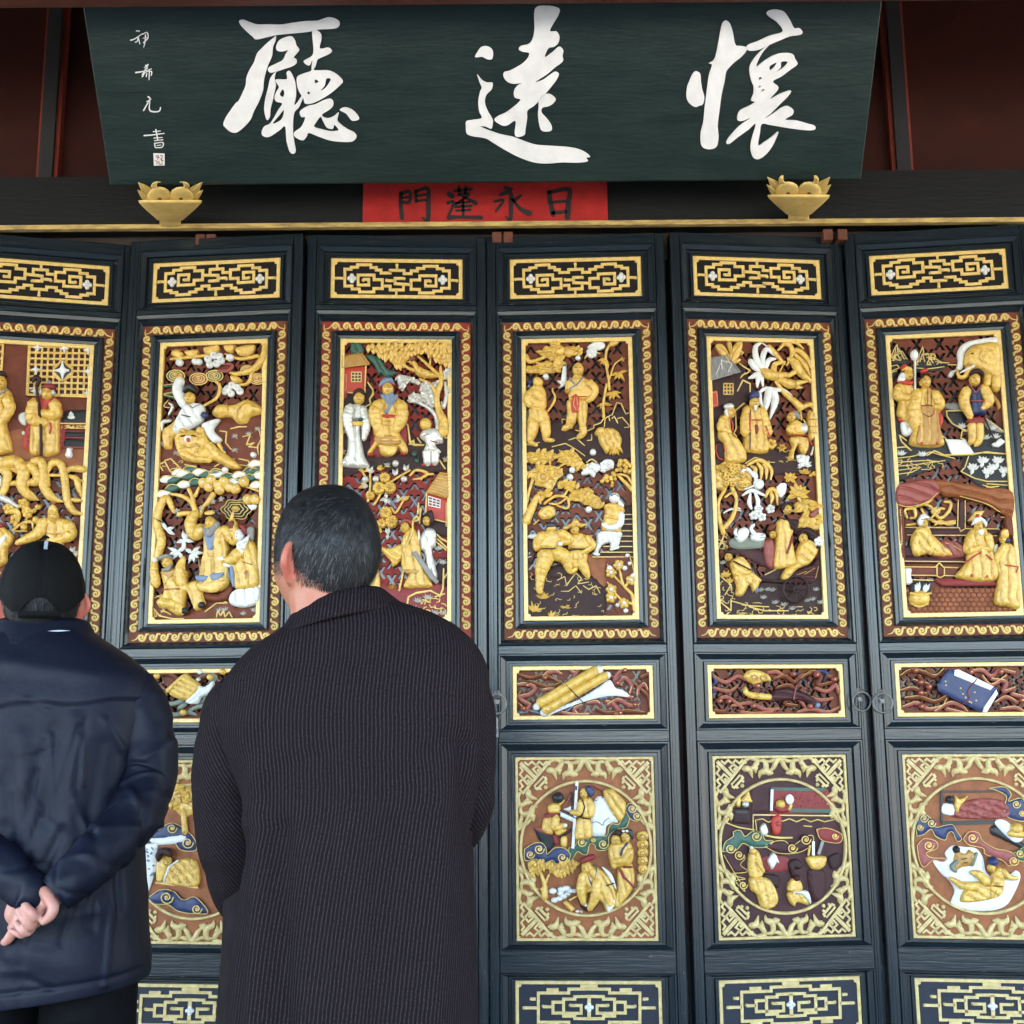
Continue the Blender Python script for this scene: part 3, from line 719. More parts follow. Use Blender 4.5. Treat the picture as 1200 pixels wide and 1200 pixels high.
def f_flower(cx, cy, view, lm):
    def f():
        c = Carve(lm, *view, w=-.004)
        for a in range(4):
            c.ball(cx + math.cos(a * math.pi / 2) * 3.0 * view[2], cy + math.sin(a * math.pi / 2) * 3.2 * view[2], 2.7, 'white', base=.2, hz=2.2)
        c.ball(cx, cy, 2.4, 'white', base=.8, hz=2.4)
        return c
    return f
def f_fret_s():
    c = Carve(leafmap(3, 0), 600, 1140, 6.316, w=-.004); G = 'gold_bluelit_worn'; h = 1.3
    cy = 258
    def both(s_, wd=3.4):
        q = pts(s_); c.bar(q, wd, G, h)
        c.bar(np.stack([1142 - q[:, 0], q[:, 1]], 1)[::-1], wd, G, h)
    for fl in (0, 1):
        def F(s_):
            q = pts(s_)
            if fl: q = np.stack([q[:, 0], 2 * cy - q[:, 1]], 1)
            return q
        both(F('571,120 420,122 420,150 195,150 195,258')); both(F('571,175 465,177 465,195 382,195 382,258'))
        both(F('303,258 303,218 382,218'))
        q = F('255,128 345,128'); c.bar(q, 4.6, G, h + .5); c.bar(np.stack([1142 - q[:, 0], q[:, 1]], 1), 4.6, G, h + .5); c.bar(F('505,103 635,103'), 5.5, G, h + .5)
    both('85,260 195,260'); both('230,252 303,252'); both('430,243 512,243 512,300 382,300'); both('140,195 175,195'); c.bar('571,175 571,341', 4.2, G, h)
    for x, y in ((88, 262), (232, 250), (432, 243), (142, 196)): c.ball(x, y, 2.2, G, hz=1.9); c.ball(1142 - x, y, 2.2, G, hz=1.9)
    return c
RC = (0, -(RR[1] + RR[2]) / 2 / PXM)        # centre of the roundel in door px
def f_corner(sx, sy):
  def f():
    c = Carve(DM, w=-.008); hx = RR[0] / PXM; hy = (RR[1] - RR[2]) / 2 / PXM; G = 'gold_bluelit_worn'
    if 1:
        if 1:
            def M(q): q = pts(q); return np.stack([sx * (hx - (q[:, 0] - 40) / 14.04), RC[1] + sy * (hy - (q[:, 1] - 95) / 14.04)], 1)
            def both(s_, wd, hh=1.5):
                q = pts(s_); c.bar(M(q), wd, G, hh); c.bar(M(np.stack([q[:, 1] - 55, q[:, 0] + 55], 1)), wd, G, hh)
            def btube(s_, r, hh=.6):
                q = pts(s_); r = [1.75 * z for z in r]; c.tube(M(q), r, G, hh, .6, 5); c.tube(M(np.stack([q[:, 1] - 55, q[:, 0] + 55], 1)), r, G, hh, .6, 5)
            c.bar(M('120,180 375,430'), 4.0, G, 1.7)
            c.bar(M('150,660 600,150'), 3.0, G, 1.8)
            both('112,240 160,300 108,360 165,425', 2.2); both('165,425 108,475 158,540 108,590 160,650', 2.2)
            both('160,460 225,375 300,440 230,510 180,450', 2.2); both('235,440 250,470', 3)
            c.bar(M('335,545 490,390'), 2.0, G, 1.6); c.bar(M('385,585 530,440'), 2.6, G, 1.6)
            both('345,560 385,585 420,560 445,600', 2.6)
            c.ball(*M('520,560')[0], 2.4, G, hz=2)
            btube('590,170 650,130 760,150 800,140', [1.2, 1.6, 1.0]); btube('560,300 640,310 690,440', [2, 2.2, .4]); btube('610,290 700,290 770,210 770,160', [1.2, 1.6, 1.8, 1.2])
            btube('730,290 745,360', [2.4, .6]); btube('800,445 815,370 900,330 915,230 880,175 800,180', [.4, 1.8, 2.2, 1.8, 1.5, .8])
            btube('900,330 960,360 1010,370', [2, 2.4, 1.2]); btube('990,330 1050,270 1080,200 1130,140', [1, 1.6, 1.8, 2.2])
            btube('920,180 970,190 1020,175 1060,150', [.8, 1.1, 1.4, 1])
    return c
  return f
def f_palmette(sy):
  def f():
    c = Carve(DM, w=-.008); hy = (RR[1] - RR[2]) / 2 / PXM; c.ball(0, RC[1] + sy * (hy - 4.5), 3, 'gold_bluelit_worn', hz=2.4); return c
  return f
def f_circle():
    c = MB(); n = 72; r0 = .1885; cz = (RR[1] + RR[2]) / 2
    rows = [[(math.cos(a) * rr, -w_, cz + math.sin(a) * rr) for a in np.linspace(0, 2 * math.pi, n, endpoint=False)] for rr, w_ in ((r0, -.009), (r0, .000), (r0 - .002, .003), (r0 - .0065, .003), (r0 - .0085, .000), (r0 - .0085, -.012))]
    c.grid(rows, 'gold_bluelit_worn', True, wrap_v=True); return c

DESC = ['carved black and gold door leaf at the far left edge, partly behind the black cap',
        'carved door leaf showing a white-robed rider on a yellow beast, second from the left',
        'carved door leaf with red scroll border, lower half hidden by the striped coat',
        'carved door leaf with two wrestlers and a rolled scroll, just right of the striped coat',
        'carved door leaf with a handcart and white palm fronds, second from the right',
        'carved door leaf at the right edge showing an elephant above a canopied couch']
GROUND = [('red_brown', 'band_brown', 'orange_brown'), ('red_brown', 'band_brown', 'orange_brown'), ('lattice_red', 'band_red', 'orange_brown'), ('red_brown', 'band_brown', 'orange_brown'), ('red_brown', 'band_brown', 'maroon'), ('red_brown', 'band_brown', 'orange_brown')]
LEAVES = []
for i, (X, Y, a) in enumerate(LEAF):
    e = empty('door_leaf', DESC[i], 'door', (X, Y, CAMZ + VB), a, 'row of carved folding door leaves'); up_ = (0, 0, -VB)
    D = {'e': e}
    for sx in (-1, 1): put(('stile', sx), 'stile', e, f_stile(sx), up_)
    edges = [1.4613] + [z for o in OPEN for z in (o[1], o[2])] + [VB]
    for k in range(6): put(('rail', k), 'rail', e, f_rail(edges[2 * k + 1], edges[2 * k]), up_)
    for k, (r, pr) in enumerate(((RT, PROF_T), (RB, PROF_B), (RW, PROF_T), (RR, PROF_T), (RS, PROF_T))): put(('mould', k), 'moulding', e, f_mould(OPEN[k], r, pr), up_)
    put('mould_in', 'moulding', e, f_mould(BI, RG, PROF_I), up_)
    lat, band, rg = GROUND[i]
    o = put('tr', 'transom_panel', e, f_plate(inset(RT, .001), -.004, 'panel_black'), up_)
    put('trg', 'gold_border', o, lambda: goldframe(RT, .0115, -.003))
    flipd = i in (0, 1, 4, 5)
    zc = (RT[1] + RT[2]) / 2
    for key, nm, fn in (('frt', 'fretwork', f_fret_t), ('fl1', 'flower', f_flower(228, 182, (380, 300, 7.06), leafmap(2, 0))), ('fl2', 'flower', f_flower(980, 195, (380, 300, 7.06), leafmap(2, 0)))):
        s_ = put(key, nm, o, fn)
        if flipd: s_.rotation_euler = (0, math.pi, 0); s_.location = (0, 0, 2 * zc)
    o = put(('band', band), 'scroll_band', e, f_band(band), up_)
    put('vine', 'scroll_vine', o, f_vine)
    o = put(('lat', lat), 'carved_panel', e, f_lattice(inset(RG, .006), lat), up_)
    D['panel'] = o
    put('gg', 'gold_border', o, lambda: goldframe(RG, .0125, -.002))
    put('glass', 'glass_pane', e, f_plate(RG, -.031, 'glass'), up_)
    o = put('wst', 'waist_panel', e, f_lattice(inset(RW, .006), 'band_brown', 11, 14, .85), up_)
    D['waist'] = o
    put('wg', 'gold_border', o, lambda: goldframe(RW, .0115, -.002))
    put('glassw', 'glass_pane', e, f_plate(RW, -.031, 'glass'), up_)
    o = put(('rnd', rg), 'roundel_panel', e, f_plate(inset(RR, .001), -.008, rg), up_)
    D['roundel'] = o
    put('rgf', 'gold_border', o, lambda: goldframe(RR, .0075, -.003, 'gold_bluelit_worn', notch=.005)); [put(('rcf', sx, sy), 'corner_fretwork', o, f_corner(sx, sy)) for sx in (-1, 1) for sy in (1, -1)]; [put(('rcp', sy), 'palmette', o, f_palmette(sy)) for sy in (1, -1)]; put('rcc', 'ring_moulding', o, f_circle)
    o = put('sk', 'skirt_panel', e, f_plate(inset(RS, .001), -.004, 'panel_blue'), up_)
    put('skg', 'gold_border', o, lambda: goldframe(RS, .0095, -.003, 'gold_bluelit_worn')); put('skf', 'fretwork', o, f_fret_s); put('skl', 'flower', o, f_flower(571, 258, (600, 1140, 6.316), leafmap(3, 0)))
    LEAVES.append(D)
def ring_handle(i, px, py, lock=False):
    u, v = leafmap(i, .03)(px, py); u, v = float(u), float(v)
    e = LEAVES[i]['e']
    m = MB(); n = 8; R0 = .0125       # flower-shaped back plate
    P = []
    for rr, w_ in ((1, FACE + .0005), (1, FACE + .002), (.75, FACE + .005), (.35, FACE + .006), (.25, FACE + .016), (.02, FACE + .018)):
        P.append([(u + math.cos(t) * R0 * rr * (1 + .13 * math.cos(6 * t) * (rr > .5)), -w_, v + .028 + math.sin(t) * R0 * rr * (1 + .13 * math.cos(6 * t) * (rr > .5))) for t in np.linspace(0, 2 * math.pi, 36, endpoint=False)])
    m.grid(P, 'iron', True, wrap_v=True); bp_ = m.build('handle_plate', e); fix_normals(bp_.data); bp_.location = (0, 0, -VB)
    m = MB(); P = []
    for a in np.linspace(0, 2 * math.pi, 40, endpoint=False):
        c = Vector((math.sin(a), 0, math.cos(a)))
        ctr = Vector((u, -(FACE + .012 + .003 * math.cos(a)), v)) + c * .027
        P.append([ctr + c * math.cos(b) * .0028 + Vector((0, -math.sin(b) * .0028, 0)) for b in np.linspace(0, 2 * math.pi, 8, endpoint=False)])
    m.grid(P, 'iron', True, wrap_u=True, wrap_v=True); o = m.build('ring', bp_); fix_normals(o.data)
    m = MB(); P = []
    for t, ww in ((0, .011), (.4, .010), (1, .008)): P.append([(u + math.cos(b) * ww, -(FACE + .001 + max(0, math.sin(b)) * .006), v + .012 - t * .012) for b in np.linspace(-.2, math.pi + .2, 9)])
    m.grid(P, 'iron', True); o = m.build('ring_boss', bp_); fix_normals(o.data)
    if lock:
        m = MB(); cbox(m, u - .012, u + .004, v - .095, v - .038, FACE, FACE + .003, 'iron', .001); o = m.build('lock_plate', e); o.location = (0, 0, -VB)
        m = MB(); cbox(m, u - .006, u - .001, v - .085, v - .068, FACE + .003, FACE + .0035, 'black', .0002); o = m.build('keyhole', o)
ring_handle(3, 582, 825, True); ring_handle(4, 1011, 822); ring_handle(5, 1035, 824); ring_handle(2, 552, 825)

SPLIT = {'carved_grass', 'carved_ball', 'carved_stone', 'carved_cup', 'carved_cloud', 'carved_blossom', 'carved_flower', 'carved_palm', 'carved_lotus', 'carved_goose', 'carved_plum', 'carved_ornament', 'carved_mountain', 'carved_hill', 'carved_vase'}
class Panel:
    def __init__(s, leaf, part, w=-.016): s.map = leafmap(leaf); s.part = LEAVES[leaf][part]; s.w = w; s.items = []; s.v = (0, 0, 1)
    def view(s, *v): s.v = v; return s
    def new(s, name): c = Carve(s.map, *s.v, w=s.w); s.items.append((name, c)); return c
    def done(s):
        for n, c in s.items:
            if not c.v: continue
            if n in SPLIT:
                for q in c.pieces(): q.build(n, s.part)
            else: c.build(n, s.part)
def face(c, x, y, r, m='gold', look=0, base=5, hz=None, feat=True):
    """carved head: look -1 left .. 1 right"""
    hz = hz or r * .95; c.ball(x, y, r * .84, m, ry=r, base=base, hz=hz, seg=14)
    if feat:
        d = look * r * .35 * c.sc; q = c.sc
        for k in (-1, 1):
            ex = x + d + k * r * .34 * q
            c.tube([(ex - .18 * r * q, y - .02 * r * q), (ex + .18 * r * q, y - .04 * r * q)], .32, 'umber', base + hz * .95, .6, 4)
            c.tube([(ex - .24 * r * q, y - .24 * r * q), (ex + .22 * r * q, y - .28 * r * q)], .3, 'gold_deep', base + hz * .92, .8, 4)
        c.tube([(x + d * 1.2, y - .12 * r * q), (x + d * 1.3, y + .22 * r * q)], [.14 * r, .24 * r], m, base + hz * .9, 1, 5)
        c.tube([(x + d - .2 * r * q, y + .46 * r * q), (x + d + .2 * r * q, y + .46 * r * q)], .3, 'crimson', base + hz * .86, .7, 4)
def foliage(c, p, n, ln, wd, ang, m='gold', base=3, spread=40, seed=1, h=1.1, pad=True, rise=3):
    """leaves laid over each other like shingles inside an outline (photo-px sizes)"""
    p = pts(p); q = spline(p, 4 * c.sc, True); rg_ = random.Random(seed)
    if pad: c.poly(p, m if isinstance(m, str) else m[0], 1.2, base - 1.4)
    lo, hi = q.min(0), q.max(0); P = []
    for _ in range(n * 40):
        x, y = rg_.uniform(lo[0], hi[0]), rg_.uniform(lo[1], hi[1])
        if in_loops([(x, y)], [q])[0] % 2 and all((x - a) ** 2 + (y - b) ** 2 > (ln * .42 * c.sc) ** 2 for a, b in P): P.append((x, y))
        if len(P) >= n: break
    ca, sa = math.cos(R(ang)), -math.sin(R(ang)); P.sort(key=lambda z: -(z[0] * ca + z[1] * sa))
    for k, (x, y) in enumerate(P):
        a = ang + rg_.uniform(-spread, spread); mm = m if isinstance(m, str) else m[rg_.randrange(len(m))]
        c.leaf(x - math.cos(R(a)) * ln * .4 * c.sc, y + math.sin(R(a)) * ln * .4 * c.sc, a, ln * rg_.uniform(.85, 1.2), wd, mm, base + rise * k / max(1, len(P)) + rg_.uniform(0, .5), h)
def sprig(c, x, y, angs, ln, wd, m='gold', base=3, h=1.2):
    for k, a in enumerate(angs): c.leaf(x, y, a, ln * (1 - .12 * (k % 3)), wd, m, base + .35 * (k % 3), h)
def bloom(c, x, y, r, m='gold', mc='white', n=5, base=3):
    for k in range(n):
        a = 2 * math.pi * k / n + x; c.ball(x + math.cos(a) * r * .62 * c.sc, y + math.sin(a) * r * .62 * c.sc, r * .52, m, base=base, hz=r * .5)
    c.ball(x, y, r * .42, mc, base=base + r * .3, hz=r * .45)
def coil(c, x, y, r, m, edge=None, base=2, turns=1.4, dirn=1, start=0, th=None):
    """cloud curl: filled disc, a rim spiral and a button"""
    c.ball(x, y, r, m, base=base, hz=r * .35)
    t = np.linspace(0, 1, 14); a = R(start) + dirn * t * turns * 2 * math.pi; rr = r * (1 - .72 * t)
    c.tube(np.stack([x + np.cos(a) * rr * c.sc, y + np.sin(a) * rr * c.sc], 1), [th or .7] * 2, edge or 'line_gold', base + r * .3, .9, 5)
def lines(c, arr, r=.6, m='line_gold', base=2.2, smooth=False):
    for s_ in arr.split('|'): c.tube(s_, [r * .8, r, r * .8], m, base, .9, 4, smooth)
def scribble(c, x0, y0, x1, y1, n, seed, m='line_gold', r=.55, base=2.6, step=4, lenk=4):
    """short zigzag ridge lines that mark carved rocks"""
    rg_ = random.Random(seed)
    for _ in range(n):
        x, y = rg_.uniform(x0, x1), rg_.uniform(y0, y1); a = rg_.choice((0, 60, 110, 150)) + rg_.uniform(-15, 15); P = [(x, y)]
        for k in range(rg_.randint(2, lenk)):
            x += math.cos(R(a)) * step * c.sc * rg_.uniform(.6, 1.3); y += math.sin(R(a)) * step * c.sc * rg_.uniform(.5, 1)
            x = min(max(x, x0), x1); y = min(max(y, y0), y1); P.append((x, y)); a += rg_.choice((-80, 75, -50, 60))
        c.tube(P, [r * .7, r, r * .7], m, base, .9, 4, False)
# ------------------------------------------------------------------ leaf with the wrestlers
P_ = Panel(3, 'panel'); A = (600, 370, 7.5); B = (600, 530, 7.5); B2 = (560, 500, 4.615)
P_.view(*A)
c = P_.new('carved_ground'); c.poly('100,1110 200,1000 330,925 440,905 500,965 560,1005 640,1015 720,985 860,870 950,800 1048,880 1060,1250 100,1250', 'umber', 1.2, .8)
lines(c, '110,1120 170,1140 240,1110|440,940 440,905 470,910|560,1005 640,1020 720,985 720,960 780,940 800,910 870,870|880,870 920,760 960,770 1000,860 1030,850|930,900 970,890 1040,975 990,980|900,880 930,945 920,910|810,975 820,900 850,880 860,920|880,900 900,880|500,1090 560,1070 640,1140|350,1150 470,1120 560,1170 640,1230|700,1040 700,1090 660,1095', .75)
c = P_.new('carved_tree')
c.tube('100,340 150,400 230,385 330,340', [3, 2.4, 1.6], 'gold', 2); c.tube('210,410 260,420 300,430', [1, 1.4], 'gold', 2); c.tube('100,330 130,350 150,400', [1.5, 2], 'gold', 2)
for s_ in ('100,495 140,455 220,430 290,400 330,395 375,430 405,480 340,503 220,503', '232,325 290,285 345,262 322,236 400,230 450,285 470,350 440,385 370,400 320,372 270,352', '455,300 520,272 580,280 612,320 598,342 540,332', '380,400 440,380 450,440 400,490 370,450'):
    foliage(c, s_, 13, 8.5, 4.6, 200, base=4, seed=len(s_), rise=2)
for x, y in ((425, 312), (497, 322), (405, 412)): c.ball(x, y, 6, 'gold', base=4, hz=3.6)
lines(c, '150,480 240,460 330,450|260,330 330,320 380,340|520,300 580,310', .45, 'gold_deep', 5, True)
for x, y, r in ((580, 370, 3.2), (297, 536, 3.8)): c.ball(x, y, r, 'white', base=3)
c = P_.new('carved_flower'); c.poly('660,275 700,240 730,228 800,232 818,270 770,300 720,300 680,290', 'white', 1.6, 2.5, nz=1); bloom(c, 700, 325, 6, 'white', 'white', 7); c.tube('640,370 660,345', [1, 1.4], 'gold', 2); c.tube('745,325 775,328', [1.2, .8], 'gold', 2)
c = P_.new('carved_bamboo')
for s_, r in (('870,240 830,310 826,420 850,560 855,650', 1.6), ('830,600 805,760 806,895', 1.7), ('855,560 900,430 965,378', 1.0), ('850,430 840,470', .8)): c.tube(s_, r, 'gold', 2.5)
c.poly('845,262 875,220 940,207 932,240 885,268', 'gold', 1.5, 3)
sprig(c, 825, 375, (195, 225, 250, 285), 11, 3.4); sprig(c, 960, 385, (20, -25, 60), 5, 2); sprig(c, 945, 495, (200, 235, 265, 300, 10), 12, 3.8); sprig(c, 880, 670, (205, 250, 285, 325, 355), 12, 4); sprig(c, 810, 765, (205, 235, 330, 345), 10, 3.6)
c = P_.new('carved_figure')      # archer seen from behind
c.ball(160, 590, 3.2, 'blue', base=4); c.ball(150, 622, 1.8, 'steel_blue', base=4); c.poly('118,832 160,830 150,900 125,905', 'green', 1, 2.5)
c.poly('185,560 225,540 272,575 268,605 255,625 205,625 185,600', 'gold', 4, 5); c.poly('112,730 150,650 205,612 265,622 300,690 303,800 285,850 240,862 180,855 160,805', 'gold', 4.5, 5, folds=(20, 9, .75))
c.tube('160,690 135,740 165,800', [5, 5.5, 4], 'gold', 6)
c.poly('160,815 290,825 325,880 332,965 245,975 140,950 148,880', 'gold', 4, 5, folds=(80, 7, .5))
c.tube('195,940 178,1030 160,1110 215,1138', [8, 6.5, 3.4, 2.6], 'gold', 4); c.tube('285,945 300,1030 298,1088 362,1098', [7.5, 6, 3.4, 2.6], 'gold', 4)
c.poly('285,828 305,830 325,912 287,915', 'red', 1.2, 7); c.tube('360,642 356,665 378,710 368,765 312,850', [.8, 1.2, 1.3, 1.6, 1.2], 'gold', 5)
c = P_.new('carved_figure')      # youth standing, hand on hip
c.poly('495,575 540,545 620,543 690,590 735,650 720,715 655,755 640,745 520,745 500,720 488,640', 'gold', 4.5, 5)
face(c, 580, 485, 8, look=-.1, base=7); c.tube('560,545 590,545', 4, 'gold', 6)
c.tube('672,602 728,662 700,730 660,758', [5.5, 5, 4, 3], 'gold', 7); c.tube('505,600 492,660', [5, 4], 'gold', 6); c.ball(488, 672, 3.4, 'gold_deep', base=7)
lines(c, '507,558 548,618|627,555 565,625 503,658', 1.3, 'steel_blue', 9)
c.poly('488,745 592,748 585,850 545,962 478,962 484,850', 'gold', 4, 4.5, folds=(85, 6, .8)); c.poly('565,748 655,745 662,850 645,985 598,992 570,880', 'gold', 4, 4.5, folds=(85, 6, .8))
c.tube('515,965 455,997', [4.5, 3.6], 'gold', 4); c.tube('622,985 628,1030 585,1072', [5, 4.4, 3.4], 'gold', 4)
lines(c, '518,728 655,722', .8, 'red', 9.2); c.poly('540,708 575,708 592,780 575,858 528,852 524,780', 'red', 1.2, 9); lines(c, '550,740 540,790 560,840|570,730 575,800', .5, 'line_gold', 10.4, True)
c = P_.new('carved_blade'); c.poly('447,442 478,436 478,625 455,610 430,565', 'white', 1, 3, smooth=False); c.poly('398,572 440,575 470,605 440,625 405,638 430,605', 'white', 1, 3.5); c.bar('478,420 478,640', 1.2, 'grey', 1, 3)
c = P_.new('carved_lion')
c.poly('765,1110 760,1050 800,1000 860,985 925,1012 965,1080 958,1150 975,1205 925,1190 900,1225 870,1190 830,1215 800,1170', 'gold', 6, 3.5, nz=1.6, folds=(70, 6, .9)); c.poly('725,1040 760,985 815,990 820,1040 770,1065', 'gold', 4, 4); lines(c, '730,1040 770,1040', .4, 'umber', 8)
sprig(c, 900, 1170, (230, 255, 280, 305), 10, 4, base=6)
P_.view(*B)
c = P_.new('carved_tree')
c.tube('120,610 175,490 225,385 250,450', [6, 5, 3.2, 1.6], 'gold', 2.5); c.tube('185,235 150,340 125,470', [2.2, 2], 'gold', 2); c.tube('215,85 215,125', 1.4, 'gold', 2); c.tube('335,70 335,110', 1.4, 'gold', 2)
c.tube('285,450 380,388 485,402 490,490 395,470', [1.8, 1.8, 1.6, 1.2], 'gold', 3); c.tube('330,450 400,455 480,405', [1.2, 1.4], 'gold', 3); c.tube('460,380 500,320 540,300', [1.6, 1.2], 'gold', 3); c.tube('400,140 470,100 560,120', [1.4, 1.2], 'gold', 2.5)
for s_ in ('108,65 130,20 220,-5 330,-8 405,30 365,70 300,92 220,100 140,82', '395,20 480,-20 560,0 620,80 655,138 560,135 490,95 410,60', '110,205 200,140 290,112 400,130 452,190 400,240 345,335 290,305 220,292 190,235', '410,282 470,255 540,268 578,300 510,335 460,310', '500,385 560,330 640,315 690,322 722,370 770,400 795,475 730,492 660,455 600,432 540,425', '240,370 290,335 345,345 330,385 280,400'):
    foliage(c, s_, 16, 9, 5, 215, base=4.2, seed=len(s_), spread=50, rise=2)
for x0, y0, angs in ((220, 50, (150, 190, 215, 330, 10)), (480, 40, (140, 200, 320, 340)), (300, 200, (140, 170, 20, 330, 270)), (620, 380, (150, 190, 260, 330, 300))): sprig(c, x0, y0, angs, 12, 5, base=5.5)
c.ball(275, 222, 7.5, 'gold', base=5, hz=2); c.ball(275, 222, 4.5, 'gold_deep', base=6.4, hz=1.4); c.ball(275, 222, 2.2, 'gold', base=7.6, hz=1.2)
c.poly('228,545 260,495 320,470 375,490 380,550 330,585 270,590', 'gold', 3, 4); c.ball(318, 540, 5, 'gold', base=6, hz=2.4); c.tube('190,632 235,595', 1, 'gold', 2)
for x, y in ((530, 156), (510, 220), (675, 504), (712, 0)): c.ball(x, y, 4, 'white', base=3)
c = P_.new('carved_flower')
c.poly('608,192 640,130 700,92 768,108 790,150 745,172 722,218 680,192 650,200', 'white', 2, 3.5, nz=1.5); c.poly('785,95 830,62 890,75 892,130 840,160 790,172', 'white', 2, 3.5, nz=1.5); c.tube('655,90 700,62 745,88', .9, 'line_gold', 3)
rg = random.Random(3)
for k in range(22): c.ball(rg.uniform(630, 880), 100 + rg.uniform(0, 75), 1.8, 'white', base=5.2)
c = P_.new('carved_blossom'); c.tube('925,195 990,260 1065,340', [1.5, 2.2, 2.6], 'gold', 2.5); c.tube('940,190 1010,210 1060,280', [1.2, 2], 'gold', 2.5); c.tube('800,250 930,190', 1.2, 'gold', 2.5)
for k in range(30):
    if k < 18: x, y = rg.uniform(915, 1050), rg.uniform(75, 175)
    else: x, y = rg.uniform(790, 920), rg.uniform(185, 300)
    c.ball(x, y, rg.uniform(2, 3.2), 'gold', base=3 + rg.uniform(0, 2), hz=2.4)
c = P_.new('carved_stair'); c.poly('960,470 1072,450 1085,925 700,925 735,905 880,860', 'umber', .6, .6, smooth=False)
for y, xa in ((545, 985), (585, 980), (630, 970), (688, 955), (735, 955), (780, 950), (826, 800), (876, 775), (918, 705)): c.bar([(xa, y), (1082, y)], 1, 'line_gold', .9, 1.2)
c = P_.new('carved_figure')      # old man climbing the stair
c.poly('770,700 955,700 952,770 930,830 868,860 862,800 800,812 765,860 742,905 722,880 738,800', 'white', 3.5, 4, folds=(75, 6, .9)); c.poly('810,470 870,448 955,465 992,512 965,585 952,700 870,712 788,685 800,600 815,530', 'gold', 5, 4.5, folds=(10, 11, .6))
c.ball(900, 408, 6.5, 'white', ry=6.5, base=6); c.tube('870,395 900,385 930,400', .7, 'umber', 11); c.poly('925,430 950,425 985,475 960,490 935,470', 'white', 1.5, 6)
c.tube('960,555 945,640 860,672 800,640', [4.2, 4.2, 3.6, 2.6], 'white', 8); lines(c, '815,548 925,560', .6, 'red', 9); c.tube('720,890 760,900', 2, 'white', 4); c.tube('870,855 935,835', 2, 'white', 4)
c = P_.new('carved_ground'); c.poly('650,890 740,920 822,930 820,1180 740,1150 680,1090 640,980', 'orange_brown', 1.2, 1); c.poly('280,1060 330,1010 420,985 560,1020 700,1110 830,1180 830,1260 130,1260 130,1130 220,1120', 'umber', 1.2, 1.2)
c = P_.new('carved_gate'); c.poly('128,745 165,722 230,722 205,760', 'white', 1.2, 3); c.poly('130,760 190,762 210,900 180,970 130,980', 'maroon', 1, 1.5, smooth=False); lines(c, '135,925 170,915|150,895 155,880', .8, 'white', 3)
c = P_.new('carved_figure')      # wrestler from behind
c.poly('305,690 320,655 385,655 390,690 350,705', 'gold', 3.5, 7); c.poly('302,640 330,620 380,628 392,655 370,680 315,675', 'black', 2.2, 8)
c.poly('188,845 212,770 255,722 320,686 400,690 480,720 525,772 505,805 425,800 395,862 265,862 235,865', 'gold', 5, 5)
c.tube('265,735 222,800 215,852', [6, 5.5, 4], 'gold', 7); c.tube('430,715 515,775 440,805', [6, 5, 3.4], 'gold', 7); c.ball(425, 812, 3.2, 'white', base=9)
c.poly('245,868 398,862 412,925 330,955 228,935', 'gold', 4, 5.5, folds=(75, 6, .9)); c.tube('315,900 270,1000 250,1100 242,1210 262,1235', [11, 9.5, 6.5, 4.5, 3], 'gold', 3.5); c.tube('385,885 470,930 512,1042 568,1025', [10, 8.5, 4.4, 2.8], 'gold', 4)
lines(c, '262,856 392,856', 1, 'black', 10); lines(c, '385,856 392,900 415,905', .7, 'umber', 10)
c = P_.new('carved_figure')      # wrestler with the straw hat
c.poly('512,735 580,710 650,730 702,790 716,832 655,902 628,890 642,862 508,862 500,800', 'gold', 4.5, 4.5)
face(c, 550, 682, 6.5, look=-.4, base=6); c.poly('450,672 520,635 545,602 580,608 598,632 662,642 605,668 545,662 475,690', 'gold', 2, 11); lines(c, '520,640 595,640', .5, 'gold_deep', 13)
c.tube('665,760 708,830 612,892', [4.6, 4.2, 2.8], 'gold', 7); c.tube('500,820 545,840', [2, 3], 'gold_deep', 7); lines(c, '508,858 642,858', 1, 'black', 9)
c.poly('508,870 642,868 652,952 515,962', 'gold', 3.5, 5, folds=(85, 6, .9)); c.tube('605,955 640,1030 668,1092', [7, 6, 3.4], 'gold', 4); c.tube('548,955 560,1010', [7, 5], 'gold', 3.5)
P_.view(*B2)
c = P_.new('carved_rock'); c.poly('262,830 420,800 560,780 680,860 690,1000 600,1042 268,1042', 'umber', 1.5, 1.5); scribble(c, 275, 790, 680, 1035, 34, 11)
lines(c, '430,830 470,810 480,860 500,830 530,790 560,820 540,850 600,840|450,890 490,890 530,860 560,900|570,860 600,880 640,860 660,900', .7, base=3)
c = P_.new('carved_grass'); sprig(c, 300, 1000, (20, 50, 75, 100, 130), 13, 3.6); sprig(c, 350, 930, (20, 45, 70, 95, 150), 11, 3.4); sprig(c, 470, 980, (0, 30, 160), 8, 3); sprig(c, 400, 1030, (60, 100, 130), 9, 4)
c = P_.new('carved_plum')
c.poly('690,710 845,710 850,1030 770,1030 690,850', 'red_brown', .6, .8); 
for s_, r in (('850,1000 835,910 790,860 765,770', [2.8, 2, 1.4]), ('800,860 845,800 820,690', [1.6, 1.2, .8]), ('840,960 770,930 700,840', [2, 1.5, .8]), ('790,860 740,810 700,745', [1.5, 1])): c.tube(s_, r, 'gold', 2.5)
for x, y in ((762, 748), (720, 790), (828, 830), (722, 880), (720, 925), (790, 955)): bloom(c, x, y, 6, 'gold', 'white')
for x, y, r in ((712, 765, 3.4), (795, 765, 3.2), (808, 697, 2.6), (820, 740, 2.4), (755, 965, 2.6), (800, 995, 3), (840, 805, 3)): c.ball(x, y, r, 'white', base=4)
P_.done()
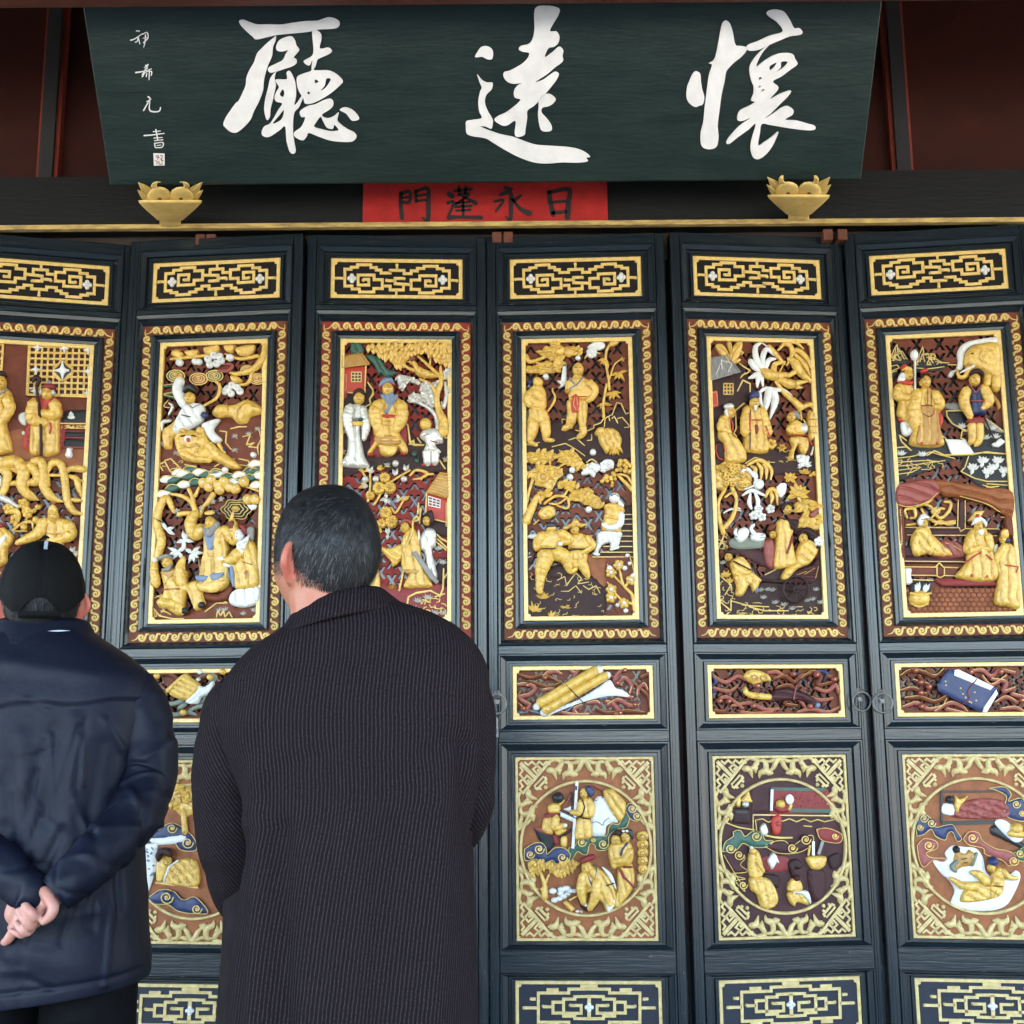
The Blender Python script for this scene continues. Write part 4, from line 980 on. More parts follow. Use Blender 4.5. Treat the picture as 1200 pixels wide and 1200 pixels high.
# ------------------------------------------------------------------ leaf with the handcart
def house(c, roof, wall, win, mroof='grey', mwall='umber', mwin='gold', ridges=6, door=None):
    c.poly(wall, mwall, .8, 2.2, smooth=False); r = pts(roof); c.poly(r, mroof, 1.2, 4, smooth=False)
    a, b, d, e = r[0], r[1], r[2], r[3]
    for k in range(ridges + 1):
        t = k / ridges; c.tube([a + (b - a) * t, e + (d - e) * t], .75, mroof, 5, .9, 4, False)
    c.tube([e, d], 1.1, mroof, 4.6, .9, 5, False)
    x0, y0, x1, y1 = win; c.poly([(x0, y0), (x1, y0), (x1, y1), (x0, y1)], 'black', .3, 3, smooth=False)
    for k in range(4):
        t = k / 3; c.bar([(x0 + (x1 - x0) * t, y0), (x0 + (x1 - x0) * t, y1)], 1.1, mwin, 1, 3.2); c.bar([(x0, y0 + (y1 - y0) * t), (x1, y0 + (y1 - y0) * t)], 1.1, mwin, 1, 3.2)
    if door: c.poly(door, 'red', .6, 3.2, smooth=False); d_ = pts(door); lines(c, ' '.join('%g,%g' % tuple(z) for z in (d_ * .8 + d_.mean(0) * .2)), .35, 'line_gold', 4)
P_ = Panel(4, 'panel'); C_ = (810, 380, 7.059); D_ = (780, 480, 4.287); P_.view(*C_)
c = P_.new('carved_ground'); c.poly('160,700 300,640 370,420 400,310 440,340 500,470 540,560 440,660 400,760 330,900 400,960 450,1060 640,1010 820,1050 1045,1100 1050,1210 180,1210', 'umber', 1.2, .8)
lines(c, '400,320 440,350 490,380 470,400 420,420|385,550 430,460 490,490 490,560|410,440 450,400|360,720 440,650 380,700|370,740 375,860 355,900 380,930|450,1150 530,1100 600,1120 650,1150', 1.0); scribble(c, 640, 1040, 900, 1140, 8, 5)
c = P_.new('carved_house'); house(c, '160,278 285,255 400,395 160,465', '165,460 365,415 375,590 290,650 175,700', (268, 492, 345, 580), door='165,555 215,545 225,680 170,690')
lines(c, '200,420 235,330|250,380 240,300 290,330|300,400 330,330|280,310 320,330', .8, 'silver', 6.2)
c = P_.new('carved_banana_leaf')
for s_ in ('200,182 258,165 312,245 325,335 275,290', '300,150 320,128 338,180 322,245', '325,330 318,240 375,150 425,150 405,250 350,320', '330,318 365,282 412,292 375,325', '400,215 438,232 415,255'): c.poly(s_, 'gold', 2, 3)
lines(c, '215,185 290,240 318,320|318,140 322,230|410,165 350,240 330,310', .6, 'gold_deep', 5, True)
c = P_.new('carved_palm')
for s_, r in (('578,368 535,285 530,190 572,158', [3.2, 3.6, 3, 1.6]), ('590,362 588,280 622,208 690,262', [3, 3.4, 3, 1]), ('608,372 640,300 695,288', [3, 3.2, 1.4]), ('488,305 520,352 565,392', [3.4, 3.8, 2]), ('478,446 530,425 572,398', [1.4, 3.6, 2.4]), ('545,520 552,450 572,410', [1.2, 3, 2.5]), ('592,515 582,455 570,420', [1, 2.6, 2.2]), ('560,575 562,625 590,690', [3, 3.2, 1]), ('640,545 622,650 602,748', [4.4, 4.2, 1]), ('672,548 690,640 650,785', [4.4, 4.6, 1]), ('560,570 610,535 700,545 760,548 832,592', [2, 2.6, 2.6, 2.2, 1])): c.tube(s_, r, 'white', 3.5, .7)
c.tube('558,135 640,195 720,290', [.6, .8, .8], 'white', 3)
c = P_.new('carved_palm')
for s_, r in (('640,180 690,240 770,330', [2.2, 2.6, 1.6]), ('718,215 770,165 825,190 828,260 790,340', [1.6, 2.6, 2.8, 2.4, 1.2]), ('750,170 850,148 930,205', [1.4, 2.4, .8]), ('820,250 870,215 950,280 1000,390', [1.6, 3, 3, 1]), ('850,245 930,330 985,430', [2, 3, 1]), ('800,285 850,320 900,400 1000,485', [2.4, 5, 5, 2]), ('680,395 690,335 775,312', [3.4, 3.4, 1.4]), ('728,400 765,325', [1.2, .8])): c.tube(s_, r, 'gold', 3.4, .8)
c.tube('560,370 620,410 690,430 800,418', [2, 6, 5.5, 2.4], 'gold', 3.5); c.tube('730,462 820,500 890,485 965,475', [4.4, 5.4, 3.2, 1], 'gold', 3.5); c.tube('800,430 850,400 895,385', [3, 3, 1], 'gold', 4); c.tube('870,520 920,525', [3, .8], 'gold', 3); c.tube('700,472 760,560 830,620 905,690', [2, 2.8, 3.4, 4.4], 'gold', 3); lines(c, '640,400 650,450|670,400 680,450|700,405 712,455|780,470 785,520|820,480 825,525|850,480 858,520', .5, 'gold_deep', 8)
c = P_.new('carved_bundle'); c.poly('965,735 1000,720 1028,760 1030,900 1000,960 970,930', 'gold', 3.5, 3, folds=(90, 5, .6)); lines(c, '965,790 1030,795|968,850 1030,855|970,905 1028,905', .9, 'gold_deep', 6.5); c.tube('890,715 935,680 985,665 1015,700', [2, 3, 3, 2], 'gold', 3.5); c.tube('900,720 912,790', [1.4, 1.2], 'gold', 3); c.tube('930,790 950,830 945,860', .9, 'gold', 3)
c = P_.new('carved_figure')       # seated elder
c.poly('200,985 265,985 278,1125 225,1110', 'umber', 1.5, 2.5); lines(c, '205,1000 200,1050 225,1110 275,1128|265,990 278,1060', 1, 'red', 4)
c.poly('235,770 280,748 318,790 338,915 400,962 455,1085 430,1142 288,1142 270,1000 222,940 225,850', 'gold', 5, 4, folds=(65, 9, .8)); face(c, 322, 738, 6.6, look=.6, base=6); c.ball(300, 692, 6.2, 'silver', ry=4.2, base=8, hz=4); c.poly('268,720 290,715 300,775 278,765', 'white', 1.5, 8); lines(c, '305,785 328,840 328,890', .9, 'red', 10); lines(c, '235,885 300,900 340,930', .5, 'gold_deep', 9, True)
c.tube('250,800 240,870 310,900', [5, 5, 3.6], 'gold', 6.5)
c = P_.new('carved_figure')       # sage in a blue cap
c.poly('432,705 470,685 545,688 592,712 605,800 622,905 632,1058 480,1062 428,1035 440,900 412,855', 'gold', 5, 4, folds=(88, 9, .9)); face(c, 512, 662, 7, base=7); c.poly('474,625 482,570 510,562 542,572 546,622', 'blue', 2.6, 9); c.poly('498,690 524,690 512,735', 'white', 1.2, 12)
c.tube('452,710 438,800 440,905', [5, 6, 6.5], 'gold', 6); c.tube('575,720 598,810 625,910', [5, 5.6, 6], 'gold', 6); lines(c, '462,752 466,880 455,900|596,860 630,952', 1.2, 'red', 11); lines(c, '482,806 560,806', .8, 'red', 10.5); c.poly('508,850 530,840 548,880 528,920 512,885', 'crimson', .8, 9); c.bar('472,720 468,1050', .9, 'umber', .8, 10)
c = P_.new('carved_figure')       # porter with a sack
c.poly('798,845 830,800 885,800 935,850 932,915 808,915', 'gold', 4.5, 4.5); face(c, 818, 775, 6, look=-.6, base=6); c.poly('828,728 868,738 885,795 845,782', 'grey', 2, 9); c.ball(918, 868, 5.8, 'silver', ry=6.6, base=6, hz=4)
c.poly('820,935 945,935 972,1000 940,1078 902,1052 882,1000 850,1060 842,1122 800,1112 832,1010', 'gold', 4, 4, folds=(80, 7, .8)); c.tube('830,850 800,880 840,905', [4, 4.4, 3], 'gold', 7); lines(c, '815,925 940,928|950,940 985,1010', .9, 'red', 8.5)
c = P_.new('carved_blossom'); bloom(c, 660, 992, 6, n=6, mc='gold_deep'); sprig(c, 750, 1022, (0, 60, 120, 180, 240, 300), 6.5, 3.4, base=3.5); c.ball(750, 1022, 1.8, 'gold_deep', base=5)
c = P_.new('carved_crane'); c.poly('870,1090 910,1075 950,1085 940,1140 890,1150', 'silver', 1.5, 3, nz=1); c.tube('990,1080 1008,1015', [1.4, .8], 'silver', 4); c.tube('960,1100 950,1160', [2.4, 1.5], 'white', 4); sprig(c, 940, 1170, (30, 80, 130, 175, 0), 9, 4, 'white', 4)
P_.view(*D_)
c = P_.new('carved_tree'); foliage(c, '255,285 330,258 400,288 432,330 422,392 372,405 330,362 300,405 258,392 246,330', 26, 7, 4, 250, spread=80, base=4, seed=4)
for k in range(14): bloom(c, random.Random(k).uniform(270, 400), random.Random(k + 50).uniform(280, 385), 3.2, 'gold', 'gold_deep', base=6.5)
c.tube('332,390 355,450 340,530 298,592', [2.4, 2.2, 2.6, 3.4], 'gold', 3); c.tube('298,400 265,470 272,560 290,622', [2.2, 2, 2.4, 3], 'gold', 3); c.tube('300,440 330,420 355,440', 1.5, 'gold', 3)
c = P_.new('carved_frond'); 
for s_ in ('410,280 470,255 528,300 528,352', '430,285 450,300 448,345', '460,270 480,300 478,352', '490,275 505,300 505,350', '500,440 522,402 552,412 562,480', '525,410 535,440 528,475'): c.tube(s_, [1.6, 2.6, 2.4, 1], 'gold', 3.4)
c = P_.new('carved_willow')
for s_ in ('362,332 405,300 448,345', '420,310 450,330 448,372', '385,432 430,408 495,432', '425,420 418,470 430,500', '445,415 462,460 455,502', '395,400 440,385'): c.tube(s_, [1.2, 2.6, 1.4], 'white', 4)
c.ball(466, 376, 6.5, 'white', base=4, hz=3.6); 
for x, y in ((466, 500), (442, 532), (482, 540), (526, 500)): bloom(c, x, y, 5, 'white', 'silver', base=3.5)
c.tube('290,520 330,500 380,510', [.8, 1.6, .8], 'silver', 3); c.tube('355,490 375,500', 1.2, 'silver', 3); c.poly('555,400 575,372 605,375 600,420 575,442', 'white', 1.5, 4, nz=1)
c = P_.new('carved_lotus'); sprig(c, 625, 345, (10, 50, 90, 130, 170, 220, 320), 9, 4.4, base=4); sprig(c, 700, 320, (20, 60, 100, 150), 8, 4, base=3); sprig(c, 740, 325, (0, 200, 60), 6, 4, base=3); sprig(c, 685, 285, (60, 100, 140, 200), 6, 3, 'white', base=4)
sprig(c, 665, 425, (15, 45, 75, 105, 135, 165, 200, 340), 15, 6.4, base=4.2); sprig(c, 665, 435, (30, 60, 90, 120, 150), 9, 5, base=6.4); c.tube('665,440 690,480', 2, 'gold', 3)
foliage(c, '632,492 690,450 765,465 768,500 700,515 650,510', 8, 10, 6, 200, base=4, seed=6); foliage(c, '658,585 700,525 770,525 775,600 705,590', 8, 11, 7, 210, base=4, seed=8); c.poly('718,530 750,500 765,500 740,545', 'rose', 1, 7)
c = P_.new('carved_goose'); c.poly('325,652 400,640 500,655 490,692 345,697', 'grey_green', 1.2, 2)
c.poly('350,640 365,605 395,592 420,610 405,650 370,668', 'white', 3, 4); c.tube('360,640 345,620 352,600', [2.4, 2, 1.8], 'silver', 5); c.poly('425,640 440,620 498,625 490,660 440,662', 'white', 3, 4); c.tube('445,630 425,600 440,580', [2.8, 2.2, 2], 'white', 5); lines(c, '470,635 495,630|465,648 495,645', .5, 'grey', 8)
c = P_.new('carved_figure')       # child
c.poly('498,665 530,650 548,680 540,795 508,782 496,730', 'rose', 3.5, 3, nz=1); face(c, 535, 630, 4.6, base=5); c.poly('510,600 530,570 548,590 525,612', 'red_brown', 1.5, 6)
c = P_.new('carved_figure')       # woman walking beside the cart
c.poly('555,570 598,545 640,580 636,655 652,772 600,797 540,790 552,660', 'gold', 5, 4, folds=(85, 9, .9)); face(c, 604, 505, 6, look=.2, base=7); c.poly('572,490 600,462 632,485 636,505 605,482 580,510', 'umber', 2, 9); c.poly('575,548 620,555 660,560 648,612 618,600 600,570', 'umber', 1.6, 8, folds=(40, 6, .7)); lines(c, '628,640 612,690 600,725', 1.6, 'crimson', 9.5); sprig(c, 600, 470, (60, 100, 140), 4, 2, 'silver', 10)
c = P_.new('carved_cart')
c.poly('598,835 680,800 735,778 762,740 772,800 735,872 600,872', 'maroon', 2.5, 4, folds=(0, 6, .8)); t_ = np.linspace(0, 2 * math.pi, 25)
for rr, ww in ((15, 1.5), (3, 1.4)): c.tube(np.stack([645 + np.cos(t_) * rr * c.sc * .98, 905 + np.sin(t_) * rr * c.sc], 1), ww, 'umber', 8, .9, 5)
for k in range(8): c.tube([(645, 905), (645 + math.cos(k * math.pi / 4) * 60, 905 + math.sin(k * math.pi / 4) * 62)], .9, 'umber', 8, .9, 4)
c.tube('430,760 470,850 600,868', [1.4, 1.6], 'umber', 6); c.tube('480,860 590,862', 1.4, 'umber', 6); lines(c, '690,830 740,800|650,835 700,815|745,850 760,790', .7, 'gold_deep', 7.5)
c = P_.new('carved_figure')       # rider in the cart
c.poly('655,705 690,655 735,665 762,702 722,772 655,805 605,858 578,845 600,800 640,770', 'gold', 4.5, 6, folds=(40, 9, .9)); face(c, 680, 652, 6, look=-.4, base=9); c.poly('652,635 672,605 720,600 762,655 752,705 722,660 690,625', 'umber', 2.4, 9, folds=(30, 6, .7)); bloom(c, 755, 668, 5.5, 'white', 'white', base=10)
c = P_.new('carved_figure')       # man pulling
c.poly('328,760 375,738 420,780 425,828 350,842 330,805', 'gold', 4.5, 4.5, folds=(30, 8, .8)); face(c, 312, 742, 5.2, look=-.6, base=6); c.poly('295,722 325,700 355,715 345,735', 'umber', 2, 9); c.poly('345,835 440,825 472,868 440,918 420,882 385,935 352,932 355,885', 'gold', 4, 4, folds=(70, 8, .8)); lines(c, '330,765 420,810', 1, 'umber', 9.5); c.tube('425,830 470,862', [3, 2], 'gold', 6); c.ball(455, 905, 2.4, 'steel_blue', ry=4.4, base=4)
c = P_.new('carved_ground'); c.poly('262,705 330,840 470,870 520,790 640,800 800,760 805,1038 268,1038', 'umber', 1, .6); c.poly('330,690 420,690 520,720 520,790 440,760', 'maroon', 1, 1)
lines(c, '265,700 290,640 300,610 285,660 300,690|270,830 330,880 300,930|330,960 420,985 520,990|420,990 500,1010 620,1010|270,960 330,1010 330,950|500,830 560,800', .9); scribble(c, 265, 850, 350, 1030, 12, 3); scribble(c, 350, 970, 620, 1030, 14, 4); scribble(c, 640, 990, 800, 1035, 8, 8); scribble(c, 262, 620, 310, 700, 8, 2)
c = P_.new('carved_grass')
for x, y in ((480, 912), (518, 910), (540, 912), (495, 950), (555, 975), (600, 985), (640, 1005), (715, 965), (742, 958), (782, 975), (760, 910), (290, 775)): sprig(c, x, y, (40, 70, 100, 135, 160), 6, 1.8, 'silver', 2.6)
sprig(c, 300, 840, (60, 100, 140, 30), 9, 4); sprig(c, 320, 870, (40, 80, 120), 8, 3.4)
P_.done()
# ------------------------------------------------------------------ leaf with the elephant
P_ = Panel(5, 'panel'); E_ = (1030, 380, 7.059); F_ = (970, 480, 4.287); P_.view(*E_)
c = P_.new('carved_mountain'); c.poly('85,300 100,240 150,155 190,215 245,290 245,335 90,325', 'slate', 1.8, 1.2); c.poly('298,335 330,240 360,178 400,240 460,270 580,318 480,352 300,375', 'slate', 1.8, 1.2); c.poly('85,330 240,330 260,350 560,335 500,375 300,392 160,370 160,400 90,430', 'slate', .8, 1)
lines(c, '90,300 120,220 150,165 160,230 190,220 235,290|120,300 150,240 180,300|140,200 130,260|165,200 210,290|310,330 340,240 362,185 372,250 400,240 420,270 460,280 520,315 580,320|340,310 360,240 380,310|400,320 420,280 450,320|480,330 500,305|570,335 670,335|300,360 400,370 540,350|90,350 150,335 170,360 120,380 90,400 150,385', .75, base=3); scribble(c, 95, 220, 235, 300, 10, 7, base=3.2); scribble(c, 310, 240, 520, 335, 14, 9, base=3.2)
c = P_.new('carved_elephant')
c.poly('575,415 600,385 640,370 655,300 650,230 690,168 780,132 975,108 992,165 800,165 722,220 702,300 690,372 640,382 605,435 580,432', 'white', 2.5, 3)
c.poly('700,300 722,230 800,172 985,165 1005,400 998,545 925,548 918,450 880,440 890,510 862,512 852,420 800,385 745,375 705,340', 'gold', 7, 4, nz=.8); c.poly('822,245 860,235 900,275 885,345 842,325', 'gold', 1.6, 10); lines(c, '822,245 812,300 840,335', .6, 'gold_deep', 11.5, True); c.tube('735,372 705,440 655,445 638,385', [4.6, 3, 2.2, 1.4], 'gold', 7); c.tube('655,418 770,362', [.9, 1.7], 'white', 10); c.tube('745,265 765,262', .7, 'umber', 11.5); lines(c, '720,340 740,350|728,355 745,362', .5, 'gold_deep', 11)
c.tube('890,440 888,505', [5, 4.6], 'gold', 6); c.tube('960,440 958,535', [6, 5.6], 'gold', 6)
c = P_.new('carved_figure')       # soldier with a mace
c.poly('185,808 282,815 285,895 232,925 190,900', 'white', 3, 3, folds=(85, 8, .8)); c.poly('162,765 270,805 272,825 172,808', 'red', 1.5, 4); c.poly('128,515 180,488 262,500 292,560 282,805 212,812 148,752 158,645 118,600', 'gold', 5, 4, folds=(85, 10, .8)); c.tube('150,540 150,600 215,618 290,600', [5, 6, 5, 4], 'gold', 7); face(c, 232, 432, 7.2, look=.5, base=7); c.ball(200, 372, 4.4, 'red', base=8); c.poly('180,395 215,362 262,380 262,412 215,400', 'gold', 2.4, 10); c.poly('148,475 178,412 215,432 198,495', 'white', 2.2, 9, folds=(70, 5, .6)); c.poly('150,492 200,480 280,488 245,520 200,510', 'red', 1.2, 10)
c.tube('288,300 290,550', 1.5, 'silver', 8); c.ball(284, 268, 5, 'white', ry=6.4, base=8, hz=4); c.ball(286, 232, 1.8, 'white', base=8)
c = P_.new('carved_figure')       # official in front
c.poly('325,545 378,520 432,545 502,640 500,850 525,1008 262,1003 282,850 255,645', 'gold', 5.5, 5, folds=(88, 11, .7)); c.poly('332,692 462,692 492,850 500,1000 296,998 318,850', 'gold_deep', 1.6, 9.4, folds=(88, 9, .6)); face(c, 376, 488, 7.6, base=8); c.poly('332,455 350,430 405,432 412,470 378,442 345,470', 'umber', 2, 12); c.ball(362, 402, 5, 'red', ry=3, base=9, rot=-20); c.tube('335,490 340,515', 2, 'gold', 9)
c.tube('310,580 282,700 285,850', [7, 8, 7], 'gold', 7); c.tube('450,590 492,680 448,705', [6.5, 6.5, 4], 'gold', 8); lines(c, '388,540 388,680|415,550 418,680|335,690 460,692|350,760 400,785 440,760 440,735', .6, 'crimson', 12); lines(c, '470,735 505,790 492,850', 3, 'red', 8, True); c.ball(342, 996, 2.8, 'red', ry=2, base=9); c.ball(466, 998, 3, 'red', ry=2, base=9); c.ball(446, 702, 3, 'gold', base=12)
c = P_.new('carved_figure')       # farmer in a blue tunic
c.tube('765,835 770,940 752,985', [5.6, 4.8, 3.6], 'gold', 4); c.tube('825,835 830,950 800,998', [5.6, 4.8, 3.6], 'gold', 4); c.poly('738,775 860,772 852,835 730,828', 'crimson', 3, 5); c.poly('738,515 785,545 832,510 852,640 884,742 800,752 738,768 746,640', 'blue', 4.5, 5, folds=(85, 9, .7)); c.tube('715,555 695,650 748,775', [6.4, 6.6, 4.2], 'gold', 6.5); c.tube('858,540 898,640 838,712', [6.4, 6.4, 3.8], 'gold', 6.5); face(c, 782, 470, 8, base=7); c.poly('736,440 745,405 800,385 845,415 846,442 790,428', 'umber', 2.4, 12); lines(c, '735,515 785,585 835,515|745,650 850,650', 1, 'rose', 10.5)
c = P_.new('carved_hoe'); c.bar('862,775 955,985', 1.5, 'umber', 1.2, 7); c.poly('932,992 1000,945 1046,975 990,1018 945,1015', 'white', 1.4, 5, smooth=False)
c = P_.new('carved_ground')
c.poly('108,732 180,735 200,900 270,940 530,915 600,1075 750,1080 745,965 700,880 600,830 560,720 690,705 740,830 860,845 900,800 1050,880 1060,1075 900,1070 610,1080 400,1090 330,1200 130,1200', 'slate', 1, .8); c.poly('545,652 692,652 680,712 560,695', 'grey', 1.4, 1.6, nz=1); c.poly('870,780 920,790 1040,880 1040,900 900,860', 'grey', 1, 1.6, nz=1)
lines(c, '560,715 565,760 610,820 700,870 740,880 690,880 680,940 715,955|130,1020 230,1012 270,1045 190,970 170,915 230,960|400,1085 460,1045 540,1080 780,1075 860,1060 1040,1070|500,900 560,950|560,715 690,712|880,775 1040,890', 1, base=2.4)
c.poly('548,950 718,955 792,1075 605,1078', 'white', 1, 3, smooth=False)
c = P_.new('carved_grass')
for x, y in ((185, 1080), (360, 1088), (690, 855), (885, 948), (965, 940), (935, 870)): sprig(c, x, y, (25, 60, 90, 125, 155), 7.5, 2.6, 'white', 3)
c.poly('885,560 950,580 1012,665 990,705 960,640 935,690 920,620', 'gold_deep', 1.5, 2.5, folds=(40, 4, .6)); lines(c, '890,565 960,600 1005,665|900,590 940,640 935,690', .7)
P_.view(*F_)
c = P_.new('carved_rock'); c.poly('332,232 520,225 640,240 560,285 440,330 335,352', 'slate', 1, 1.2)
lines(c, '335,245 420,235 520,212 560,225 640,245|340,265 480,255 560,260|340,285 450,275 590,255|345,305 470,290|345,325 420,315 450,300|400,330 430,290', .7, base=2.6); scribble(c, 340, 240, 600, 300, 14, 3, base=2.6)
c.poly('700,225 800,212 905,222 912,405 800,400 690,325 672,300', 'slate', 1, 1.2); lines(c, '708,235 690,290 670,310 740,345 800,360 910,360|780,378 850,400 910,412|800,372 910,380|800,390 860,385|700,225 800,212 900,222', .9, base=2.6)
for x, y in ((730, 300), (780, 265), (805, 320), (855, 265), (888, 315), (830, 300)): sprig(c, x, y, (30, 60, 90, 120, 150, 250), 9, 4.6, 'white', 3)
c = P_.new('carved_curtain'); c.poly('345,385 420,362 530,352 562,422 495,468 402,490 345,478', 'rose', 4, 4, folds=(20, 11, 1.1)); c.poly('528,358 680,372 780,392 922,412 925,545 872,522 785,472 662,442 572,430', 'orange_brown', 4, 4, folds=(15, 12, 1.1)); c.poly('345,480 378,490 392,740 365,745', 'red_brown', 3, 3, folds=(90, 6, .7)); c.poly('888,530 925,545 935,640 895,620', 'red_brown', 3, 3); lines(c, '350,482 402,492 490,470 545,425|660,440 790,478 860,520', .6, base=8, smooth=True)
c = P_.new('carved_screen'); c.poly('385,590 860,598 860,632 385,628', 'maroon', 1, 2, smooth=False); c.poly('660,450 690,455 690,600 668,612 655,600', 'maroon', 1.4, 3, smooth=False); lines(c, '388,592 660,594 668,612 690,598 860,600|400,630 560,632 690,632 850,634|655,455 652,594|690,458 690,598|870,540 930,545', .8, base=3.6)
for s_ in ('400,545 388,505 432,498 440,540 415,545', '440,490 500,465 545,430', '480,475 520,490 560,545 605,515 618,470 585,462', '520,545 560,500 585,500', '470,500 500,540 560,570 640,560', '395,580 440,575', '540,580 560,560 600,575 640,570'): c.tube(s_, [1.4, 2.2, 1.6], 'gold', 3)
coil(c, 540, 510, 5, 'gold', base=3)
c = P_.new('carved_couch'); c.poly('370,735 690,742 690,775 372,770', 'maroon', 1.2, 3, smooth=False); c.poly('378,772 660,776 650,840 384,835', 'red_brown', .8, 1.4, smooth=False); lines(c, '375,762 690,765|380,790 540,792 560,770 580,792 655,795|384,832 545,834 565,845 585,834 650,836|548,792 548,832|585,795 585,832|420,855 530,858', .9, base=4); c.poly('370,690 420,690 440,735 372,735', 'maroon', 2, 3)
c = P_.new('carved_figure')       # sick woman sitting up
c.poly('515,720 545,670 600,655 675,680 682,740 560,748', 'rose', 4, 4, folds=(60, 9, 1)); lines(c, '585,672 630,690 670,715|575,685 610,715', .5, 'line_gold', 8, True); c.poly('415,660 445,598 495,582 525,630 575,680 625,732 560,742 500,728 432,735', 'gold', 5, 5.5, folds=(50, 9, .9)); face(c, 478, 578, 5.6, look=.6, base=8); c.poly('446,562 468,530 502,545 500,562 480,556 470,590 452,585', 'white', 2.4, 10); lines(c, '460,560 500,555', .5, 'umber', 13); c.tube('440,640 432,700 450,730', [4, 4.4, 3], 'gold', 8); c.tube('500,640 520,690 510,725', [4, 4, 2.6], 'gold', 8)
c = P_.new('carved_figure')       # old physician
c.poly('688,650 735,592 790,600 822,690 845,855 645,845 692,765', 'gold', 5.5, 5, folds=(80, 11, .9)); face(c, 750, 590, 6.4, base=8); c.poly('716,585 728,552 758,545 788,570 785,595 760,568 735,580', 'white', 2, 11); c.poly('742,615 770,612 760,640', 'white', 1.2, 13); c.tube('705,655 700,710 775,690', [5, 6, 3.4], 'gold', 8); c.tube('800,640 805,700 760,695', [5, 5, 3], 'gold', 8); lines(c, '680,775 720,745 760,720|785,735 815,760', 1.1, 'red', 11.5); c.poly('700,562 738,512 785,510 752,562', 'gold', 1.5, 5, smooth=False); c.ball(742, 541, 2.4, 'red', base=11); c.ball(712, 838, 2.6, 'red', base=9); c.ball(790, 842, 2.6, 'red', base=9)
c = P_.new('carved_figure')       # servant at the right
c.poly('848,722 880,672 930,690 952,800 962,990 900,992 838,968 850,850 828,770', 'gold', 5.5, 5, folds=(88, 10, .9)); face(c, 872, 655, 5.4, look=-.7, base=8); c.poly('862,640 868,608 895,610 898,650', 'gold', 2.4, 10); c.poly('876,655 900,652 902,672 880,672', 'blue', 1.2, 11); lines(c, '878,785 945,795 935,825', 1, 'red', 11); c.tube('880,690 845,740 838,775', [4.6, 5, 3], 'gold', 8); c.poly('828,690 850,680 845,720 830,720', 'white', 1.4, 6)
c = P_.new('carved_floor'); c.poly('380,890 560,895 960,895 972,1035 396,1035', 'red_brown', .4, .6, smooth=False)
for r_ in range(6):
    for k in range(20):
        x, y = 402 + k * 29 + (r_ % 2) * 14.5, 908 + r_ * 23
        if x < 962: c.ball(x, y, 3.1, 'orange_brown', ry=2.9, base=1.1, hz=.8, rot=30, seg=6)
c.poly('528,852 690,850 838,855 852,888 572,890', 'crimson', 1.2, 3.5, smooth=False); lines(c, '535,852 575,888 850,886', .5, 'umber', 4.6)
c = P_.new('carved_vase'); c.poly('385,800 420,800 418,835 425,870 395,878 388,840', 'white', 2.6, 3.5); c.ball(460, 948, 13, 'gold', ry=10, base=3, hz=7); c.tube('410,925 460,935 512,925', 1.6, 'gold', 8); c.poly('415,880 430,868 505,866 512,922 425,924', 'slate', 1.4, 4); sprig(c, 450, 920, (80, 95, 110), 13, 4.4, 'white', 6); sprig(c, 485, 920, (60, 80, 95), 12, 4.4, 'white', 6); c.tube('420,975 460,990 500,975', 1.6, 'gold', 4)
P_.done()
# ------------------------------------------------------------------ leaf with the seated lord (partly behind the man in the striped coat)
P_ = Panel(2, 'panel'); G_ = (380, 380, 7.059); H_ = (420, 540, 5.456); P_.view(*G_)
c = P_.new('carved_ground'); c.poly('135,590 250,560 370,500 410,620 390,760 420,900 380,960 640,960 700,840 760,930 900,900 1045,900 1045,1200 400,1200 130,1210', 'umber', 1, .8)
lines(c, '360,480 405,545 395,600 410,560 375,620 385,660 330,685|345,740 385,790 355,820 400,800|650,820 690,830 700,900 710,980 740,960 740,1000 800,1000 830,1000 700,990|770,940 800,980|940,900 960,870 1040,870|960,920 1000,900 1040,900|1000,940 1040,930|950,1120 1000,1195', 1.3, base=3)
c = P_.new('carved_canopy'); foliage(c, '365,182 700,178 1012,182 1018,325 965,320 900,280 820,235 720,270 620,350 540,300 440,245', 80, 8.5, 5.6, 262, spread=22, base=5, seed=12, rise=5)
c = P_.new('carved_hill'); c.poly('218,235 222,155 285,142 335,205 310,245 260,250', 'green', 2.5, 2.5, folds=(70, 9, .8)); c.poly('345,265 400,250 470,290 520,360 605,400 520,442 470,410 455,430 412,345', 'green', 3, 2.5, folds=(60, 8, .9))
c = P_.new('carved_house'); house(c, '150,262 310,240 375,332 150,362', '150,362 345,345 335,572 190,568 180,605 148,605', (225, 398, 306, 476), 'gold_deep', 'red', 'line_gold', 8, '150,405 185,402 185,560 150,560')
c.bar('345,345 336,572', 1.6, 'gold', 1.5, 3.2); c.bar('190,568 336,574', 1.4, 'gold', 1.5, 3.2)
c = P_.new('carved_tree')
for s_, r in (('985,900 985,810 945,710 930,600 965,480 962,350', [7, 6, 4.2, 3.6, 3.2, 1.5]), ('935,590 880,505 790,455', [3, 2.4, 1.4]), ('962,440 900,380 770,262', [2.8, 2.2, 1.4]), ('872,352 882,262', [1.6, 1]), ('745,385 695,365 650,335', [2.6, 2, 1.6]), ('965,470 1010,430 1040,420', [2, 1.2])): c.tube(s_, r, 'gold', 4)
sprig(c, 660, 345, (160, 190, 130), 6, 3)
